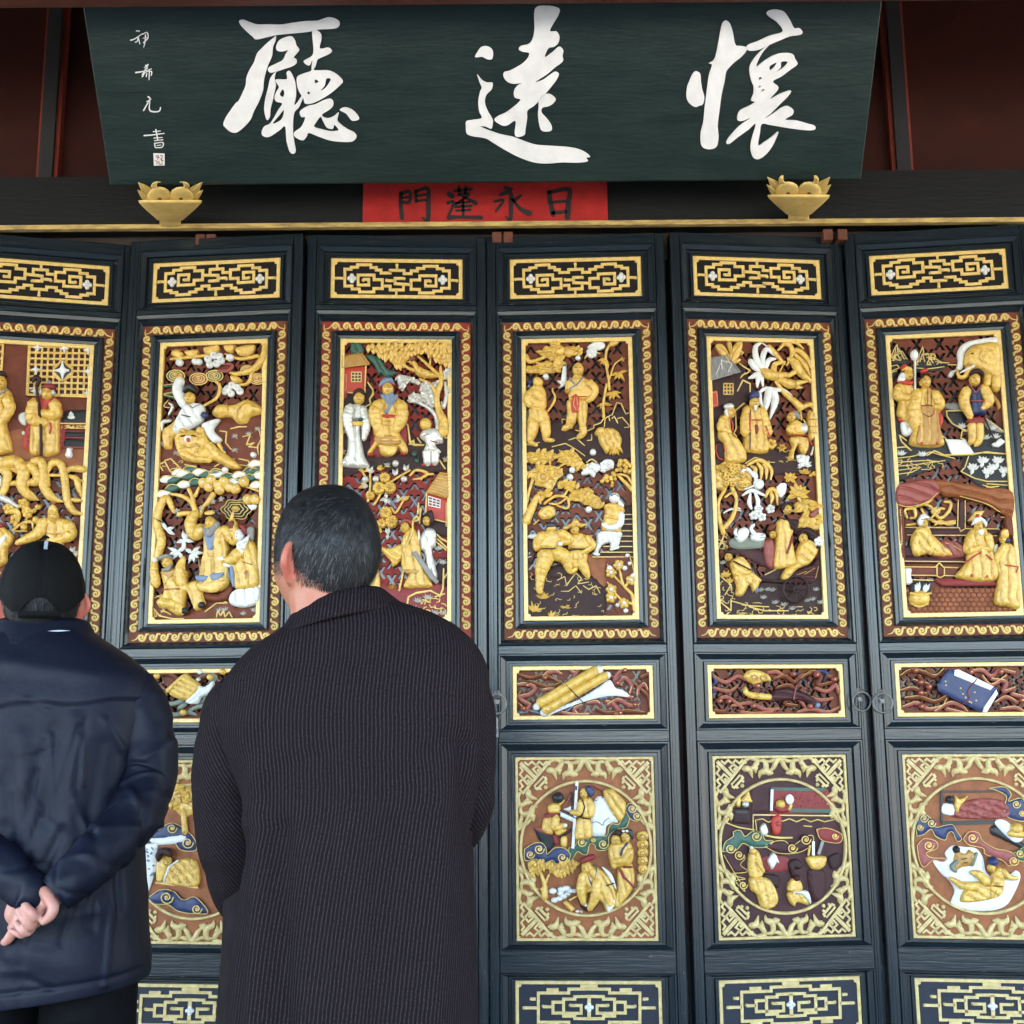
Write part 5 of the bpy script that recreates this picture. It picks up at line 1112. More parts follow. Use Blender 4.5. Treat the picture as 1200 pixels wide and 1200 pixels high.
c = P_.new('carved_bird'); c.poly('702,322 735,302 765,325 790,362 860,388 940,432 905,452 800,442 752,402 735,350', 'gold', 4, 6, folds=(155, 6, .5)); c.tube('690,325 715,320', [.5, 1.2], 'gold', 8); c.poly('695,305 745,285 752,300 715,312', 'rose', 1, 9); c.ball(728, 318, 1, 'umber', base=10); lines(c, '790,365 860,405 930,440|790,385 850,420', .5, 'gold_deep', 9.5, True); c.tube('835,440 825,465', .6, 'gold', 6)
c = P_.new('carved_snow_tree'); c.tube('690,630 780,650 870,700 925,765 940,870', [1, 2, 2.4, 2.8, 3.4], 'silver', 3); c.tube('1000,480 1010,590 985,690 970,640', [2, 2.4, 2.6, 1], 'silver', 3)
for s_ in ('608,420 690,428 790,468 782,502 700,480 645,552 610,485', '695,592 760,570 825,598 802,645 712,642', '878,488 940,478 935,560 885,625 820,622 798,535', '978,405 1032,380 1035,440 990,445', '800,500 830,480 870,520 830,560', '820,630 905,620 905,670 840,660', '1005,545 1040,550 1035,595 1010,600'): foliage(c, s_, 9, 6, 4.4, 250, 'silver', base=4.5, seed=len(s_), spread=80, rise=1.5)
c = P_.new('carved_figure')       # lord on a chair
c.poly('395,830 445,700 640,690 690,900 660,1080 640,1060 400,1085', 'crimson', 1.5, 2.5); c.poly('455,645 520,602 612,612 655,662 668,762 640,850 622,900 695,1040 652,1082 602,1030 545,1098 470,1080 442,1020 382,1082 358,1062 420,960 402,870', 'gold', 6, 5, folds=(80, 13, .9))
c.poly('420,950 480,930 600,940 640,1000 540,1020 440,1000', 'gold_deep', 1.8, 10, folds=(0, 6, .5)); c.tube('455,670 425,770 480,955', [7, 8.5, 5], 'gold', 8); c.tube('645,680 640,790 580,905', [7, 8, 5], 'gold', 8); c.poly('468,605 500,600 545,665 590,600 612,612 560,700 525,755 500,740 530,690', 'steel_blue', 1.2, 11.5); c.poly('505,605 575,590 582,650 545,680', 'steel_blue', 1.6, 13, folds=(80, 4, .4)); face(c, 528, 556, 8.4, base=10); c.poly('455,535 490,475 560,468 582,522 540,510 480,532', 'steel_blue', 2.6, 14); c.poly('462,530 575,512 578,532 520,530 480,560 470,590', 'crimson', 1, 13)
c.poly('480,762 600,765 600,790 485,788', 'red', 1, 11.5, smooth=False); lines(c, '500,850 545,855|495,820 550,820|440,1000 540,1025 630,1000', .5, 'gold_deep', 13); c.ball(385, 1085, 4, 'red', ry=2.2, base=6); c.ball(655, 1075, 3.6, 'red', ry=2.2, base=6); c.poly('480,1020 600,1020 590,1075 545,1100 500,1080', 'gold', 1.6, 10)
c = P_.new('carved_figure')       # servant in silver
c.poly('198,692 250,662 325,682 348,800 330,862 302,882 332,1080 372,1182 250,1190 138,1165 188,1060 196,900 186,800', 'silver', 5, 4, folds=(86, 11, .8)); c.tube('215,700 200,800 235,985', [6, 7, 3], 'silver', 7); c.tube('325,710 350,840 330,960', [5, 6, 3], 'silver', 7); c.poly('222,820 355,822 330,850 260,855', 'gold', 1.2, 11); c.ball(270, 806, 4, 'grey_green', ry=2.4, base=11); c.ball(305, 806, 4, 'green', ry=2.4, base=11); face(c, 290, 622, 7.8, look=.2, base=8); c.poly('242,612 250,570 300,548 342,578 325,602 285,590 262,620', 'umber', 2.4, 12)
c = P_.new('carved_figure')       # child in silver
c.poly('790,930 815,880 870,858 950,880 985,975 920,1000 962,1062 828,1060 840,985', 'silver', 5, 4, nz=1.4); c.tube('850,1060 855,1150', [6, 5], 'silver', 4); c.tube('915,1060 915,1145', [6, 5], 'silver', 4); c.ball(838, 835, 7.2, 'gold', base=7); lines(c, '880,975 935,990|820,935 860,920', .8, 'crimson', 9); c.poly('815,1150 930,1145 930,1168 820,1172', 'red', 1, 3)
c = P_.new('carved_ball'); c.ball(745, 1076, 3.6, 'green', base=2.5); c.ball(768, 1130, 3.4, 'green', base=2.5)
c = P_.new('carved_grass')
for x, y in ((165, 890), (150, 1065), (1005, 1125), (520, 1170)): sprig(c, x, y, (40, 70, 110, 140), 6, 2, 'silver', 2.6); c.tube([(x - 20, y + 4), (x + 20, y + 4)], .8, 'gold', 2)
P_.view(*H_)
c = P_.new('carved_house'); c.poly('436,208 582,250 576,395 430,362', 'red', .8, 2.2, smooth=False); c.poly('428,205 520,72 588,85 588,248', 'gold_deep', 1.6, 4, smooth=False, nz=1)
for k in range(8): lines(c, '%g,%g %g,%g' % (520 - 10 * k, 80 + 16 * k, 588, 90 + 20 * k), .5, 'gold', 6)
c.bar('436,208 430,362', 1.6, 'gold', 1.5, 3.2); c.bar('430,362 576,397', 1.4, 'gold', 1.5, 3.2); c.poly('448,228 525,250 522,302 448,285', 'crimson', .3, 3, smooth=False)
for k in range(4): t = k / 3; c.bar([(448 + 75 * t, 228 + 22 * t), (448 + 73 * t, 285 + 17 * t)], 1, 'white', 1, 3.3); c.bar([(448, 228 + 57 * t), (524, 250 + 52 * t)], 1, 'white', 1, 3.3)
c.bar('565,268 565,420', 3, 'gold_deep', 1.5, 3)
c = P_.new('carved_peony')
for s_ in ('75,60 75,180 60,260', '170,160 120,250 100,280', '330,60 230,120 180,150', '300,230 240,330 210,300', '20,60 60,130'): c.tube(s_, [1.2, 1.6], 'gold', 3)
for x, y, r in ((168, 108, 6.5), (132, 176, 8), (200, 172, 7.5), (75, 222, 5.5), (175, 332, 7.5), (212, 390, 8), (150, 400, 6)):
    c.ball(x, y, r, 'gold', base=3, hz=r * .5)
    for q in range(9): c.ball(x + math.cos(q * .7) * r * .62 * c.sc, y + math.sin(q * .7) * r * .62 * c.sc, r * .3, 'gold', base=3 + r * .35)
    c.ball(x, y, r * .3, 'gold_deep', base=3 + r * .45)
for x, y, a in ((70, 75, (60, 110, 20)), (235, 95, (70, 110)), (300, 65, (60, 100)), (180, 240, (200, 260, 100, 300)), (265, 250, (30, 120, 200)), (190, 470, (80, 110, 260)), (60, 160, (160, 200))): sprig(c, x, y, a, 9, 4, 'silver', 4)
for x, y, a in ((40, 70, (30, 160)), (120, 55, (10, 40)), (290, 255, (40, 150)), (150, 450, (150, 200)), (40, 160, (100, 200))): sprig(c, x, y, a, 9, 4, 'gold', 4)
for x, y in ((45, 120), (112, 118), (238, 18), (292, 118)): c.ball(x, y, 4, 'silver', base=4)
c.tube('330,95 370,60 440,80 400,110 350,120', [1.4, 2, 1.2], 'gold', 3); c.tube('400,120 430,90 480,85', 1.4, 'gold', 3)
c = P_.new('carved_ground'); c.poly('-60,820 130,780 300,800 545,785 575,1010 -60,1010', 'crimson', 1, .8); c.poly('385,270 430,360 580,400 575,480 500,470 420,420', 'umber', 1, .8); c.poly('500,660 575,620 575,800 540,790 480,760', 'umber', 1, .8)
lines(c, '385,270 380,340 400,300 390,400|500,470 530,500 575,520|505,500 570,560|500,520 560,570|310,930 320,870 370,845 460,830 520,860|545,690 540,820 520,870|570,720 540,760|490,870 550,850', 1.4, base=3); scribble(c, 400, 880, 570, 1000, 18, 4, r=.9, base=3)
c = P_.new('carved_grass')
for x, y in ((380, 905), (445, 885), (352, 955), (490, 985), (545, 985), (540, 660), (510, 570), (215, 820)): sprig(c, x, y, (30, 60, 90, 120, 150), 8, 2.4, 'silver' if x != 215 else 'gold_deep', 3)
c = P_.new('carved_figure')       # traveller with a staff
c.poly('272,545 300,462 350,430 392,500 402,585 425,700 475,800 380,815 290,808 322,722 278,690', 'gold', 5, 4.5, folds=(80, 10, .9)); c.poly('125,548 200,562 285,538 275,630 222,678 205,640', 'gold', 3.5, 6, folds=(30, 7, .7)); c.poly('65,800 90,720 128,690 135,850', 'gold', 3, 4); c.poly('70,750 120,600 150,600 130,690', 'rose', 2, 3); face(c, 298, 430, 6.6, look=-.6, base=7); c.poly('262,410 290,380 335,385 345,420 310,402', 'rose', 2, 10); c.tube('360,395 385,385 375,365 350,395 345,470 300,560', [1, 1.3, 1.3], 'gold', 10); c.tube('290,700 262,830', [1, 1.4], 'gold', 5); c.poly('300,700 390,700 380,730 310,725', 'gold_deep', 1, 9)
c = P_.new('carved_figure')       # young servant in silver
c.poly('398,485 440,432 492,452 495,540 470,580 505,742 440,742 425,600 396,560', 'silver', 4.5, 4.5, folds=(82, 9, .8)); face(c, 438, 388, 6, look=-.5, base=7); c.poly('418,355 468,322 485,390 460,412 450,370', 'umber', 2.4, 10); c.poly('338,592 372,582 515,775 500,792 462,762', 'grey', 1.2, 10, smooth=False); c.tube('390,505 385,450', [2, 1.4], 'silver', 6)
P_.done()
# ------------------------------------------------------------------ leaf with the rider on a beast
P_ = Panel(1, 'panel'); J_ = (130, 360, 4.286); K_ = (160, 540, 6); P_.view(*J_)
c = P_.new('carved_ground'); c.poly('245,700 330,640 500,560 600,560 765,545 765,800 600,820 440,790 245,835', 'red_brown', 1.2, .8)
lines(c, '545,620 580,625 575,680 605,715|600,610 640,600 680,600|660,650 700,640 680,690 720,680 690,700 740,705|740,600 755,660 735,700 740,740|270,770 300,760 340,800 345,820|260,820 240,790 270,775 300,830|520,800 560,775 620,760|640,760 690,770 700,800|640,790 720,800|370,790 430,800|545,690 560,720', 1, base=2.6); scribble(c, 250, 770, 360, 830, 8, 2)
c = P_.new('carved_tree')
for s_, r in (('300,262 360,255 420,250 500,245 580,262', [1.6, 2.2, 2, 1.4]), ('775,185 768,250 720,310 640,335 600,330', [3, 4.4, 4, 2.6, 1.6]), ('575,235 650,260 740,245', [1.4, 2, 2.4]), ('720,300 690,380 640,390', [2.4, 2, 1.4]), ('765,300 770,440', [2, 1.4])): c.tube(s_, r, 'gold', 3)
for s_ in ('303,237 330,212 366,235 345,262', '372,222 440,215 425,252 392,252', '468,205 535,188 545,215 515,240 480,240', '568,192 625,190 610,228 580,222', '628,205 715,188 720,215 695,245 645,242', '600,345 640,350 660,375 615,380'): c.poly(s_, 'gold', 3, 3.5); 
lines(c, '310,225 355,220|378,225 435,222|475,208 530,198|572,198 620,196|635,208 710,198', .9, 'gold_deep', 6)
for x, y, r in ((347, 280, 4.6), (425, 275, 4), (445, 277, 4), (600, 255, 4.6)): c.ball(x, y, r, 'white', base=4)
for x, y in ((490, 262), (520, 245), (548, 250), (500, 290), (532, 285), (555, 270), (588, 412), (610, 395), (635, 405), (650, 425), (605, 435), (575, 425)): c.ball(x, y, 4.6, 'white', base=4.5, hz=3); c.ball(x, y, 1.6, 'silver', base=7)
c = P_.new('carved_cloud')
for x, y, r, m in ((325, 345, 9.5, 'green'), (440, 360, 9.5, 'rose'), (520, 345, 9, 'green'), (735, 360, 8.5, 'rose'), (685, 315, 7, 'green')):
    c.ball(x, y, r + 1.5, m, ry=r * .7, base=2, hz=2)
    for k in (1, .68, .4): t_ = np.linspace(0, 2 * math.pi, 17); c.tube(np.stack([x + np.cos(t_) * r * k * c.sc * 1.1, y + np.sin(t_) * r * k * .72 * c.sc], 1), .7, 'line_gold', 4 - k, .9, 4)
    c.ball(x, y, r * .22, 'gold', base=4)
c.tube('540,320 590,320 610,290 560,285', [1.2, 2.2, 2, 1], 'rose', 3); c.tube('260,400 330,395 320,430 270,440 330,460', [1.4, 2, 1.4], 'green', 2.5); lines(c, '260,395 330,390 325,425 268,440 330,455|290,470 270,500 310,510', .6, base=5, smooth=True); c.tube('290,540 310,500 290,480', [1, 2, 1], 'silver', 3); c.tube('255,620 260,580 300,570', [1.4, 2.6, 1.8], 'silver', 3)
c = P_.new('carved_beast')        # yellow beast under the rider
c.poly('372,535 300,590 262,622 268,705 305,712 315,662 360,645 400,600', 'gold', 5, 4); c.poly('325,665 370,622 430,640 482,620 505,680 560,722 655,800 612,815 540,782 500,775 440,782 358,762', 'gold', 6, 5, nz=1.4, folds=(150, 12, .6)); c.ball(408, 675, 15, 'gold', ry=13, base=7, hz=6); c.ball(375, 628, 4, 'gold', base=10); c.ball(462, 630, 5, 'gold', base=10); c.ball(404, 672, 5, 'white', ry=4.4, base=12, hz=2); c.ball(408, 678, 2.6, 'red', base=13.4, hz=1.4); c.tube('370,660 390,655', .8, 'umber', 13); c.tube('425,655 445,660', .8, 'umber', 13); c.tube('370,740 430,765 505,775', [5, 5, 3.6], 'gold', 8); c.tube('500,700 560,760 640,805', [6, 5.4, 3.6], 'gold', 7); lines(c, '440,690 460,710 450,740|380,700 400,715 430,712', .6, 'gold_deep', 13, True)
c = P_.new('carved_beast')        # beast lying behind
c.poly('508,532 540,492 620,490 680,465 742,490 765,530 705,552 682,582 640,585 600,552 540,556', 'gold', 6, 3.5, nz=1.5); lines(c, '640,570 650,520 690,490 740,510|590,490 600,530', .7, 'gold_deep', 9.5, True)
c = P_.new('carved_figure')       # rider in white
c.poly('368,515 420,488 472,500 474,560 440,602 345,642 322,612', 'white', 5, 8, folds=(60, 9, 1)); c.tube('382,500 352,430 362,372', [6, 7, 5], 'white', 9); c.poly('468,592 552,568 522,620 562,668 525,688 482,635', 'white', 4, 8, folds=(80, 8, .9)); c.tube('355,370 365,355', 3, 'gold', 10); face(c, 412, 468, 7.4, look=.1, base=11); c.poly('382,442 395,408 425,400 448,440 415,432', 'black', 2.6, 14); c.tube('475,502 540,462 556,405 535,380', [1.4, 1.8, 2, 1.6], 'gold', 8); c.poly('465,555 480,535 502,550 490,568', 'blue', 1.4, 12); lines(c, '375,555 420,565', .8, 'blue', 14.5); lines(c, '395,495 430,520 470,500', .5, 'grey', 14.5); c.tube('545,690 575,735', [2.6, 2], 'gold', 6); c.tube('578,715 568,735', 2, 'blue', 6)
c = P_.new('carved_grass')
for x, y in ((620, 650), (690, 640), (735, 615), (620, 720), (250, 690), (325, 735)): sprig(c, x, y, (30, 60, 90, 120, 150, 200, 330), 5, 1.8, 'silver', 2.6)
c.ball(716, 742, 3.6, 'white', base=3); c.poly('705,785 750,775 748,800 715,805', 'white', 1.5, 3)
P_.view(*K_)
c = P_.new('carved_pine')
for x, y, m in ((215, 128, 'white'), (258, 132, 'green'), (330, 90, 'white'), (372, 62, 'green'), (185, 232, 'white'), (255, 190, 'green'), (335, 165, 'white'), (415, 148, 'green'), (368, 108, 'green'), (440, 80, 'white'), (490, 95, 'green'), (560, 95, 'white'), (640, 110, 'green'), (720, 100, 'white'), (680, 150, 'white'), (800, 70, 'green'), (850, 60, 'green'), (865, 100, 'white'), (800, 118, 'green'), (845, 168, 'white'), (835, 20, 'white'), (300, 80, 'white'), (560, 80, 'green'), (740, 130, 'green')):
    c.poly([(x - 52, y + 14), (x - 20, y - 20), (x + 30, y - 22), (x + 55, y - 8), (x + 20, y + 24), (x - 20, y + 28)], m, 1.8, 3.5); c.tube([(x - 50, y + 10), (x - 10, y - 22), (x + 50, y - 12)], .55, 'line_gold', 5, .9, 4)
for x, y in ((478, 160), (530, 140), (515, 185), (622, 152), (580, 175), (660, 188), (700, 200), (760, 152), (790, 275), (838, 275), (590, 205)): c.ball(x, y, 6.4, 'gold', base=6, hz=3.4); c.ball(x + 4, y - 6, 1.4, 'white', base=9)
c.ball(628, 68, 3.8, 'white', base=5); c.poly('780,310 845,305 835,340 800,342', 'white', 1.5, 3.5)
c = P_.new('carved_tree')
for s_, r in (('150,680 180,560 150,450 165,340 215,265 270,365', [4.5, 5.4, 5, 4.6, 4.4, 2.2]), ('245,235 330,252 395,300 425,365', [1.6, 2.6, 3, 4]), ('370,200 400,265 400,320', [2.4, 2.6, 3]), ('445,185 415,250', [1.4, 2.2]), ('545,235 510,290 470,330 450,390', [3.4, 3.2, 2, 3]), ('300,380 360,370 420,380', [3.4, 3, 3]), ('760,180 880,220', [1, 1.6])): c.tube(s_, r, 'gold', 4)
for x, y in ((290, 355), (460, 335), (600, 272), (545, 290)): sprig(c, x, y, (20, 90, 160, 230, 300), 4, 2, 'silver', 6)
lines(c, '140,410 200,440', .9, 'umber', 8)
c = P_.new('carved_canopy')
for k in range(7): rr = 4 + k * 2.0; t_ = np.linspace(0, 2 * math.pi, 25); c.tube(np.stack([702 + np.cos(t_) * rr * 1.05 * c.sc * (1 + .1 * np.cos(6 * t_)), 342 + np.sin(t_) * rr * .72 * c.sc * (1 + .1 * np.cos(6 * t_))], 1), .6, 'line_gold' if k % 2 == 0 else 'slate', 6 - k * .5, .9, 4)
c.ball(702, 342, 15, 'black', ry=10, base=2, hz=1.6); c.ball(702, 340, 3, 'gold', base=6)
c = P_.new('carved_figure')       # sage in the middle
c.poly('482,470 540,455 600,460 642,482 652,620 660,830 640,890 580,922 462,915 448,800 475,640', 'gold', 6, 5, folds=(87, 12, .9)); c.tube('480,480 425,520 395,440 430,372', [7, 8, 7, 5], 'gold', 7); c.tube('395,470 388,400', [2, 2], 'rose', 6); c.tube('635,490 700,560 692,470 680,420', [7, 7.4, 6, 3.4], 'gold', 7); c.poly('665,450 700,430 712,500 700,560 680,520', 'red_brown', 2, 11); c.tube('680,420 690,370', [2.4, 1.6], 'gold', 8)
c.poly('492,500 515,625 552,630 572,508 535,545', 'steel_blue', 1.2, 11); c.poly('478,462 520,485 585,432 598,470 535,545 495,525', 'grey', 2.2, 11.5, folds=(80, 5, .6)); face(c, 540, 440, 8, base=9); c.poly('505,410 512,375 560,362 600,392 595,425 550,400', 'umber', 2.4, 13); c.poly('510,375 560,362 580,375 570,392 515,395', 'gold', 1.4, 15); c.poly('438,815 525,815 505,850 452,855', 'steel_blue', 1.2, 11); c.poly('535,808 625,790 612,832 562,848', 'steel_blue', 1.2, 11); lines(c, '520,650 530,680 560,680|545,700 548,800|460,700 470,800', .5, 'gold_deep', 12); c.poly('455,860 640,845 580,925 470,918', 'gold', 1.5, 10); c.poly('455,925 580,935 660,870 680,880 640,980 500,985', 'red_brown', 2, 4)
c = P_.new('carved_figure')       # white-faced figure at the right
c.poly('690,912 862,882 862,990 762,1034 658,1002', 'white', 4, 4.5, folds=(85, 11, 1)); c.poly('680,725 740,645 800,562 842,602 855,700 862,882 705,905 692,800', 'gold', 6, 5, folds=(75, 11, .9)); c.ball(735, 532, 6, 'white', ry=8, base=8); c.tube('728,540 732,545', .5, 'crimson', 15); c.tube('728,522 736,522', .4, 'umber', 15); c.poly('738,462 775,460 792,495 785,530 752,485', 'crimson', 2.4, 12); c.poly('780,490 830,470 830,560 800,545', 'grey', 1.6, 9); c.poly('722,585 765,560 812,532 770,655 728,708', 'silver', 2.4, 11, folds=(70, 5, .7)); c.tube('740,650 690,700 640,700', [7, 7, 4], 'gold', 9); c.poly('578,690 620,676 640,700 600,712', 'white', 1.8, 10); c.poly('610,728 690,720 690,750 640,752', 'white', 1.6, 9); c.poly('672,758 692,750 708,870 690,885', 'steel_blue', 1.2, 10); c.poly('630,760 652,752 690,860 680,870', 'steel_blue', 1.2, 7); lines(c, '780,800 800,780 790,840|770,720 840,740', .6, 'rose', 13)
c = P_.new('carved_figure')       # reclining elder at the left
c.poly('178,782 250,752 352,772 362,855 445,848 484,1000 420,1055 362,932 335,1050 302,1092 178,1002 200,900', 'gold', 6, 4.5, folds=(70, 12, .9)); face(c, 232, 722, 7.4, base=8); c.poly('180,710 190,680 240,662 275,700 250,690 205,700', 'grey', 2, 12); c.poly('202,768 238,762 272,735 258,780 225,785', 'grey', 1.4, 13); c.tube('150,870 138,770 147,705', [6, 5, 2.6], 'gold', 7); c.ball(147, 700, 3.4, 'white', base=8); c.tube('335,870 322,770 345,690', [6.4, 6, 3], 'gold', 8); c.poly('305,790 330,800 322,840', 'rose', 1, 12); c.poly('135,830 148,850 135,880', 'rose', 1, 11); c.poly('190,790 235,830 210,880 260,830 300,770', 'gold_deep', 1, 10.4); lines(c, '200,910 330,905', .8, 'rose', 11.5); c.ball(350, 1058, 4.4, 'black', base=7); c.ball(466, 1016, 4.4, 'black', base=7); c.tube('190,1000 300,1020 330,1070', [7, 6, 4], 'gold', 7)
c = P_.new('carved_bamboo')
for x, y, a in ((345, 560, (60, 100, 200, 260, 350)), (300, 640, (160, 200, 240, 300, 30)), (400, 650, (0, 40, 150, 250, 280, 320)), (220, 490, (120, 330, 20))): sprig(c, x, y, a, 13, 4.6, 'white', 6.5)
c = P_.new('carved_ground'); c.poly('115,945 190,1000 330,1060 480,1000 640,975 700,1030 870,990 870,1110 118,1110', 'red_brown', 1.2, 1)
lines(c, '130,960 180,940 150,1000 200,1060 240,1080|480,1060 560,1000 640,1000 600,980|560,1100 570,1050 590,1090 610,1050 620,1100 650,1060 670,1100|820,1100 850,1070|120,1040 160,1090 250,1110 330,1110', 1, base=2.6); scribble(c, 120, 950, 200, 1095, 10, 5)
for x, y in ((580, 1060), (620, 1055), (750, 1085), (825, 1060), (530, 985)): sprig(c, x, y, (50, 80, 110, 140), 6, 2.2, 'silver', 3)
P_.done()
# ------------------------------------------------------------------ leaf at the left edge
P_ = Panel(0, 'panel'); I1 = (0, 380, 8.571); I2 = (0, 520, 8.571); P_.view(*I1)
c = P_.new('carved_room'); c.poly('-700,190 270,200 270,725 900,735 880,1200 840,1420 -700,1420', 'red_brown', .3, .8, smooth=False); c.poly('90,1080 240,1060 260,1240 640,1240 880,1100 850,1420 60,1420 70,1200', 'orange_brown', .3, 1.2)
c = P_.new('carved_window'); c.poly('280,215 930,225 905,722 270,700', 'maroon', .3, .8, smooth=False)
for k in range(11): x = 300 + k * 62; c.bar([(x, 215), (x - 22, 712)], 2.2, 'gold', 1.5, 1.5)
for k in range(9): y = 222 + k * 60; c.bar([(285 - k * 2, y), (925 - k * 3, y + 10)], 2.2, 'gold', 1.5, 1.7)
c.poly('520,470 570,400 630,362 690,400 742,470 690,540 625,572 560,540', 'gold', 1, 3.4); c.poly('545,468 590,420 630,380 670,420 720,468 670,520 628,560 585,520', 'black', .3, 4.5); 
for x, y, s_ in ((628, 468, 1.0), (362, 455, .52), (885, 475, .52), (645, 245, .5), (380, 235, .5), (885, 260, .5), (350, 672, .45), (870, 695, .4)):
    c.poly([(x, y - 100 * s_), (x + 28 * s_, y - 26 * s_), (x + 100 * s_, y), (x + 28 * s_, y + 26 * s_), (x, y + 100 * s_), (x - 28 * s_, y + 26 * s_), (x - 100 * s_, y), (x - 28 * s_, y - 26 * s_)], 'white', 1.8, 4.5)
c.bar('270,705 905,728', 2.6, 'gold', 1.6, 2); c.bar('292,215 270,705', 2.6, 'gold', 1.6, 2); c.bar('30,195 12,490', 2.6, 'gold', 1.6, 2)
for k in range(4): c.bar([(-200, 200 + k * 70), (20, 205 + k * 70)], 1.8, 'gold', 1.4, 2); c.bar([(-40 - 60 * k, 195), (-60 - 60 * k, 490)], 1.8, 'gold', 1.4, 2)
c = P_.new('carved_figure')       # figure at the very edge
c.poly('-160,720 -60,660 60,650 122,700 135,800 95,960 70,1010 130,1250 70,1300 -180,1320 -170,900', 'gold', 6, 4, folds=(85, 12, .9)); face(c, 15, 605, 9, base=8, look=.4); c.poly('-40,560 -20,500 50,495 80,540 60,545 0,560', 'umber', 2.4, 12); c.tube('80,760 110,860 40,980', [7, 7, 5], 'gold', 8); lines(c, '-10,740 60,690 80,665', 1.4, 'grey', 11)
c = P_.new('carved_figure')       # elder with a staff
c.poly('268,805 330,735 430,720 560,735 618,800 650,1000 655,1150 600,1260 250,1250 262,1000', 'red', 1.5, 2); rg = random.Random(2)
for k in range(70): c.ball(rg.choice((rg.uniform(262, 310), rg.uniform(590, 640))), rg.uniform(800, 1230), 1.0, 'rose', base=3.4)
c.poly('322,790 400,750 440,900 520,800 560,780 600,900 600,1200 585,1300 445,1330 430,1200 400,1310 300,1290 312,1000', 'gold', 5.5, 4.5, folds=(87, 13, .9)); c.poly('405,770 445,760 530,762 570,745 470,880 430,905', 'red', 1.2, 9); lines(c, '430,850 440,780|500,830 550,760', 1, 'rose', 10.5); c.tube('350,810 340,960 470,1010', [8, 8.5, 6], 'gold', 8); c.tube('560,820 560,920 420,910', [8, 8, 5], 'gold', 8.5)
face(c, 480, 715, 8.2, base=8); c.poly('425,660 470,622 545,625 575,660 540,680 470,668', 'crimson', 2, 12); c.ball(420, 700, 3, 'silver', ry=4, base=9); c.ball(540, 705, 3, 'silver', ry=4, base=9); c.ball(500, 610, 3.4, 'grey', base=10); c.tube('380,640 410,900 425,1060 425,1330', [1.6, 1.8, 1.8], 'umber', 12); c.tube('345,600 370,560 410,575 385,640', [2, 3, 3, 2], 'umber', 12); lines(c, '515,1010 525,1060 510,1110', 1.6, 'red', 11)
c = P_.new('carved_table'); c.poly('605,1000 665,865 888,862 882,1002', 'slate', .8, 4, smooth=False); c.bar('605,1002 882,1004', 1.4, 'gold', 1.4, 4.4); c.poly('610,1012 880,1014 878,1060 640,1052 620,1070', 'crimson', .8, 3.4, smooth=False); scribble(c, 620, 1018, 870, 1050, 16, 6, base=4.4, lenk=3, r=.7); c.poly('650,1080 875,1085 870,1130 655,1130', 'slate', .6, 2.4, smooth=False); c.poly('650,1150 870,1155 868,1240 620,1235', 'slate', .6, 2.4, smooth=False); c.bar('640,1055 630,1240', 2, 'crimson', 1.4, 3); c.bar('620,1238 868,1242', 2, 'crimson', 1.4, 3); c.bar('655,1140 870,1142', 1.6, 'crimson', 1.2, 3)
c = P_.new('carved_cup'); c.ball(718, 938, 4.6, 'white', ry=2.6, base=5, hz=2); c.ball(718, 915, 3, 'white', base=6); c.ball(718, 895, 1.2, 'white', base=7); c.poly('188,905 250,880 270,890 270,1000 230,1010 190,970', 'white', 2.5, 3); c.ball(236, 1092, 2.4, 'white', base=3); 
P_.view(*I2)
c.view(*I2); c.poly('672,45 728,45 722,75 732,110 715,142 670,142 652,108 668,75', 'white', 3, 4)
c = P_.new('carved_vine')
for s_, r in (('-60,220 60,200 180,200 240,300 225,430 300,530 390,570', [6, 8, 8, 8, 7, 5, 1]), ('40,260 80,320 60,430 30,520 60,560', [6, 6, 5, 4, 2]), ('170,190 250,230 280,300', [4, 5, 2]), ('300,210 350,185 420,200 440,300 440,420 520,540 640,590', [2, 5, 6, 6, 6, 5.5, 1]), ('290,220 370,300 370,380 290,400 260,450 330,520 385,570', [6, 6, 6, 4, 3.4, 3, 1]), ('480,300 520,210 600,200 640,290 660,420 680,580 740,680 825,712', [2, 4.4, 5, 5, 5, 5, 4.4, 2]), ('470,320 640,325 760,350 840,385', [2, 1.6, 1.4]), ('660,300 720,255 850,265', [1.6, 4, 4.4]), ('700,330 770,360 790,440 820,540', [2.4, 4, 4, 1]), ('660,560 760,570 830,575', [1, 3, 1.6]), ('390,315 470,325', 1.4), ('480,340 470,420', [3, 5]), ('80,420 160,400 210,440', [2, 3.4, 2])): c.tube(s_, r, 'gold', 5, .75)
c.poly('60,200 180,195 250,290 240,350 160,300 90,260', 'gold', 2, 6)
c.tube('-20,170 30,190', [6, 3], 'white', 8); c.tube('0,540 90,580 185,640', [4, 4, 2], 'silver', 6); c.poly('-40,320 20,330 20,430 -40,450', 'silver', 2, 5)
c = P_.new('carved_flower')
for x, y in ((235, 605), (90, 655), (280, 690)): bloom(c, x, y, 6.5, 'gold', 'gold', base=4)
c.tube('130,870 230,800 320,790 335,860', [1.6, 2, 2, 1.4], 'gold', 4); c.tube('150,880 270,880', 1, 'gold', 4); c.tube('100,690 170,680 190,740 150,820', [3, 4, 3, 2], 'gold', 4); c.tube('240,640 250,700 320,680', [2, 3, 2], 'gold', 4); foliage(c, '110,750 160,720 190,790 140,830', 5, 7, 4.4, 260, base=5, seed=3); c.tube('260,770 280,720 240,640', [1, 1.6], 'gold', 4); sprig(c, 370, 660, (40, 210, 80), 8, 5, base=5); c.ball(365, 770, 4.6, 'gold', base=5); c.ball(245, 840, 4.6, 'gold', base=5)
c = P_.new('carved_figure')       # helmeted figure reaching out
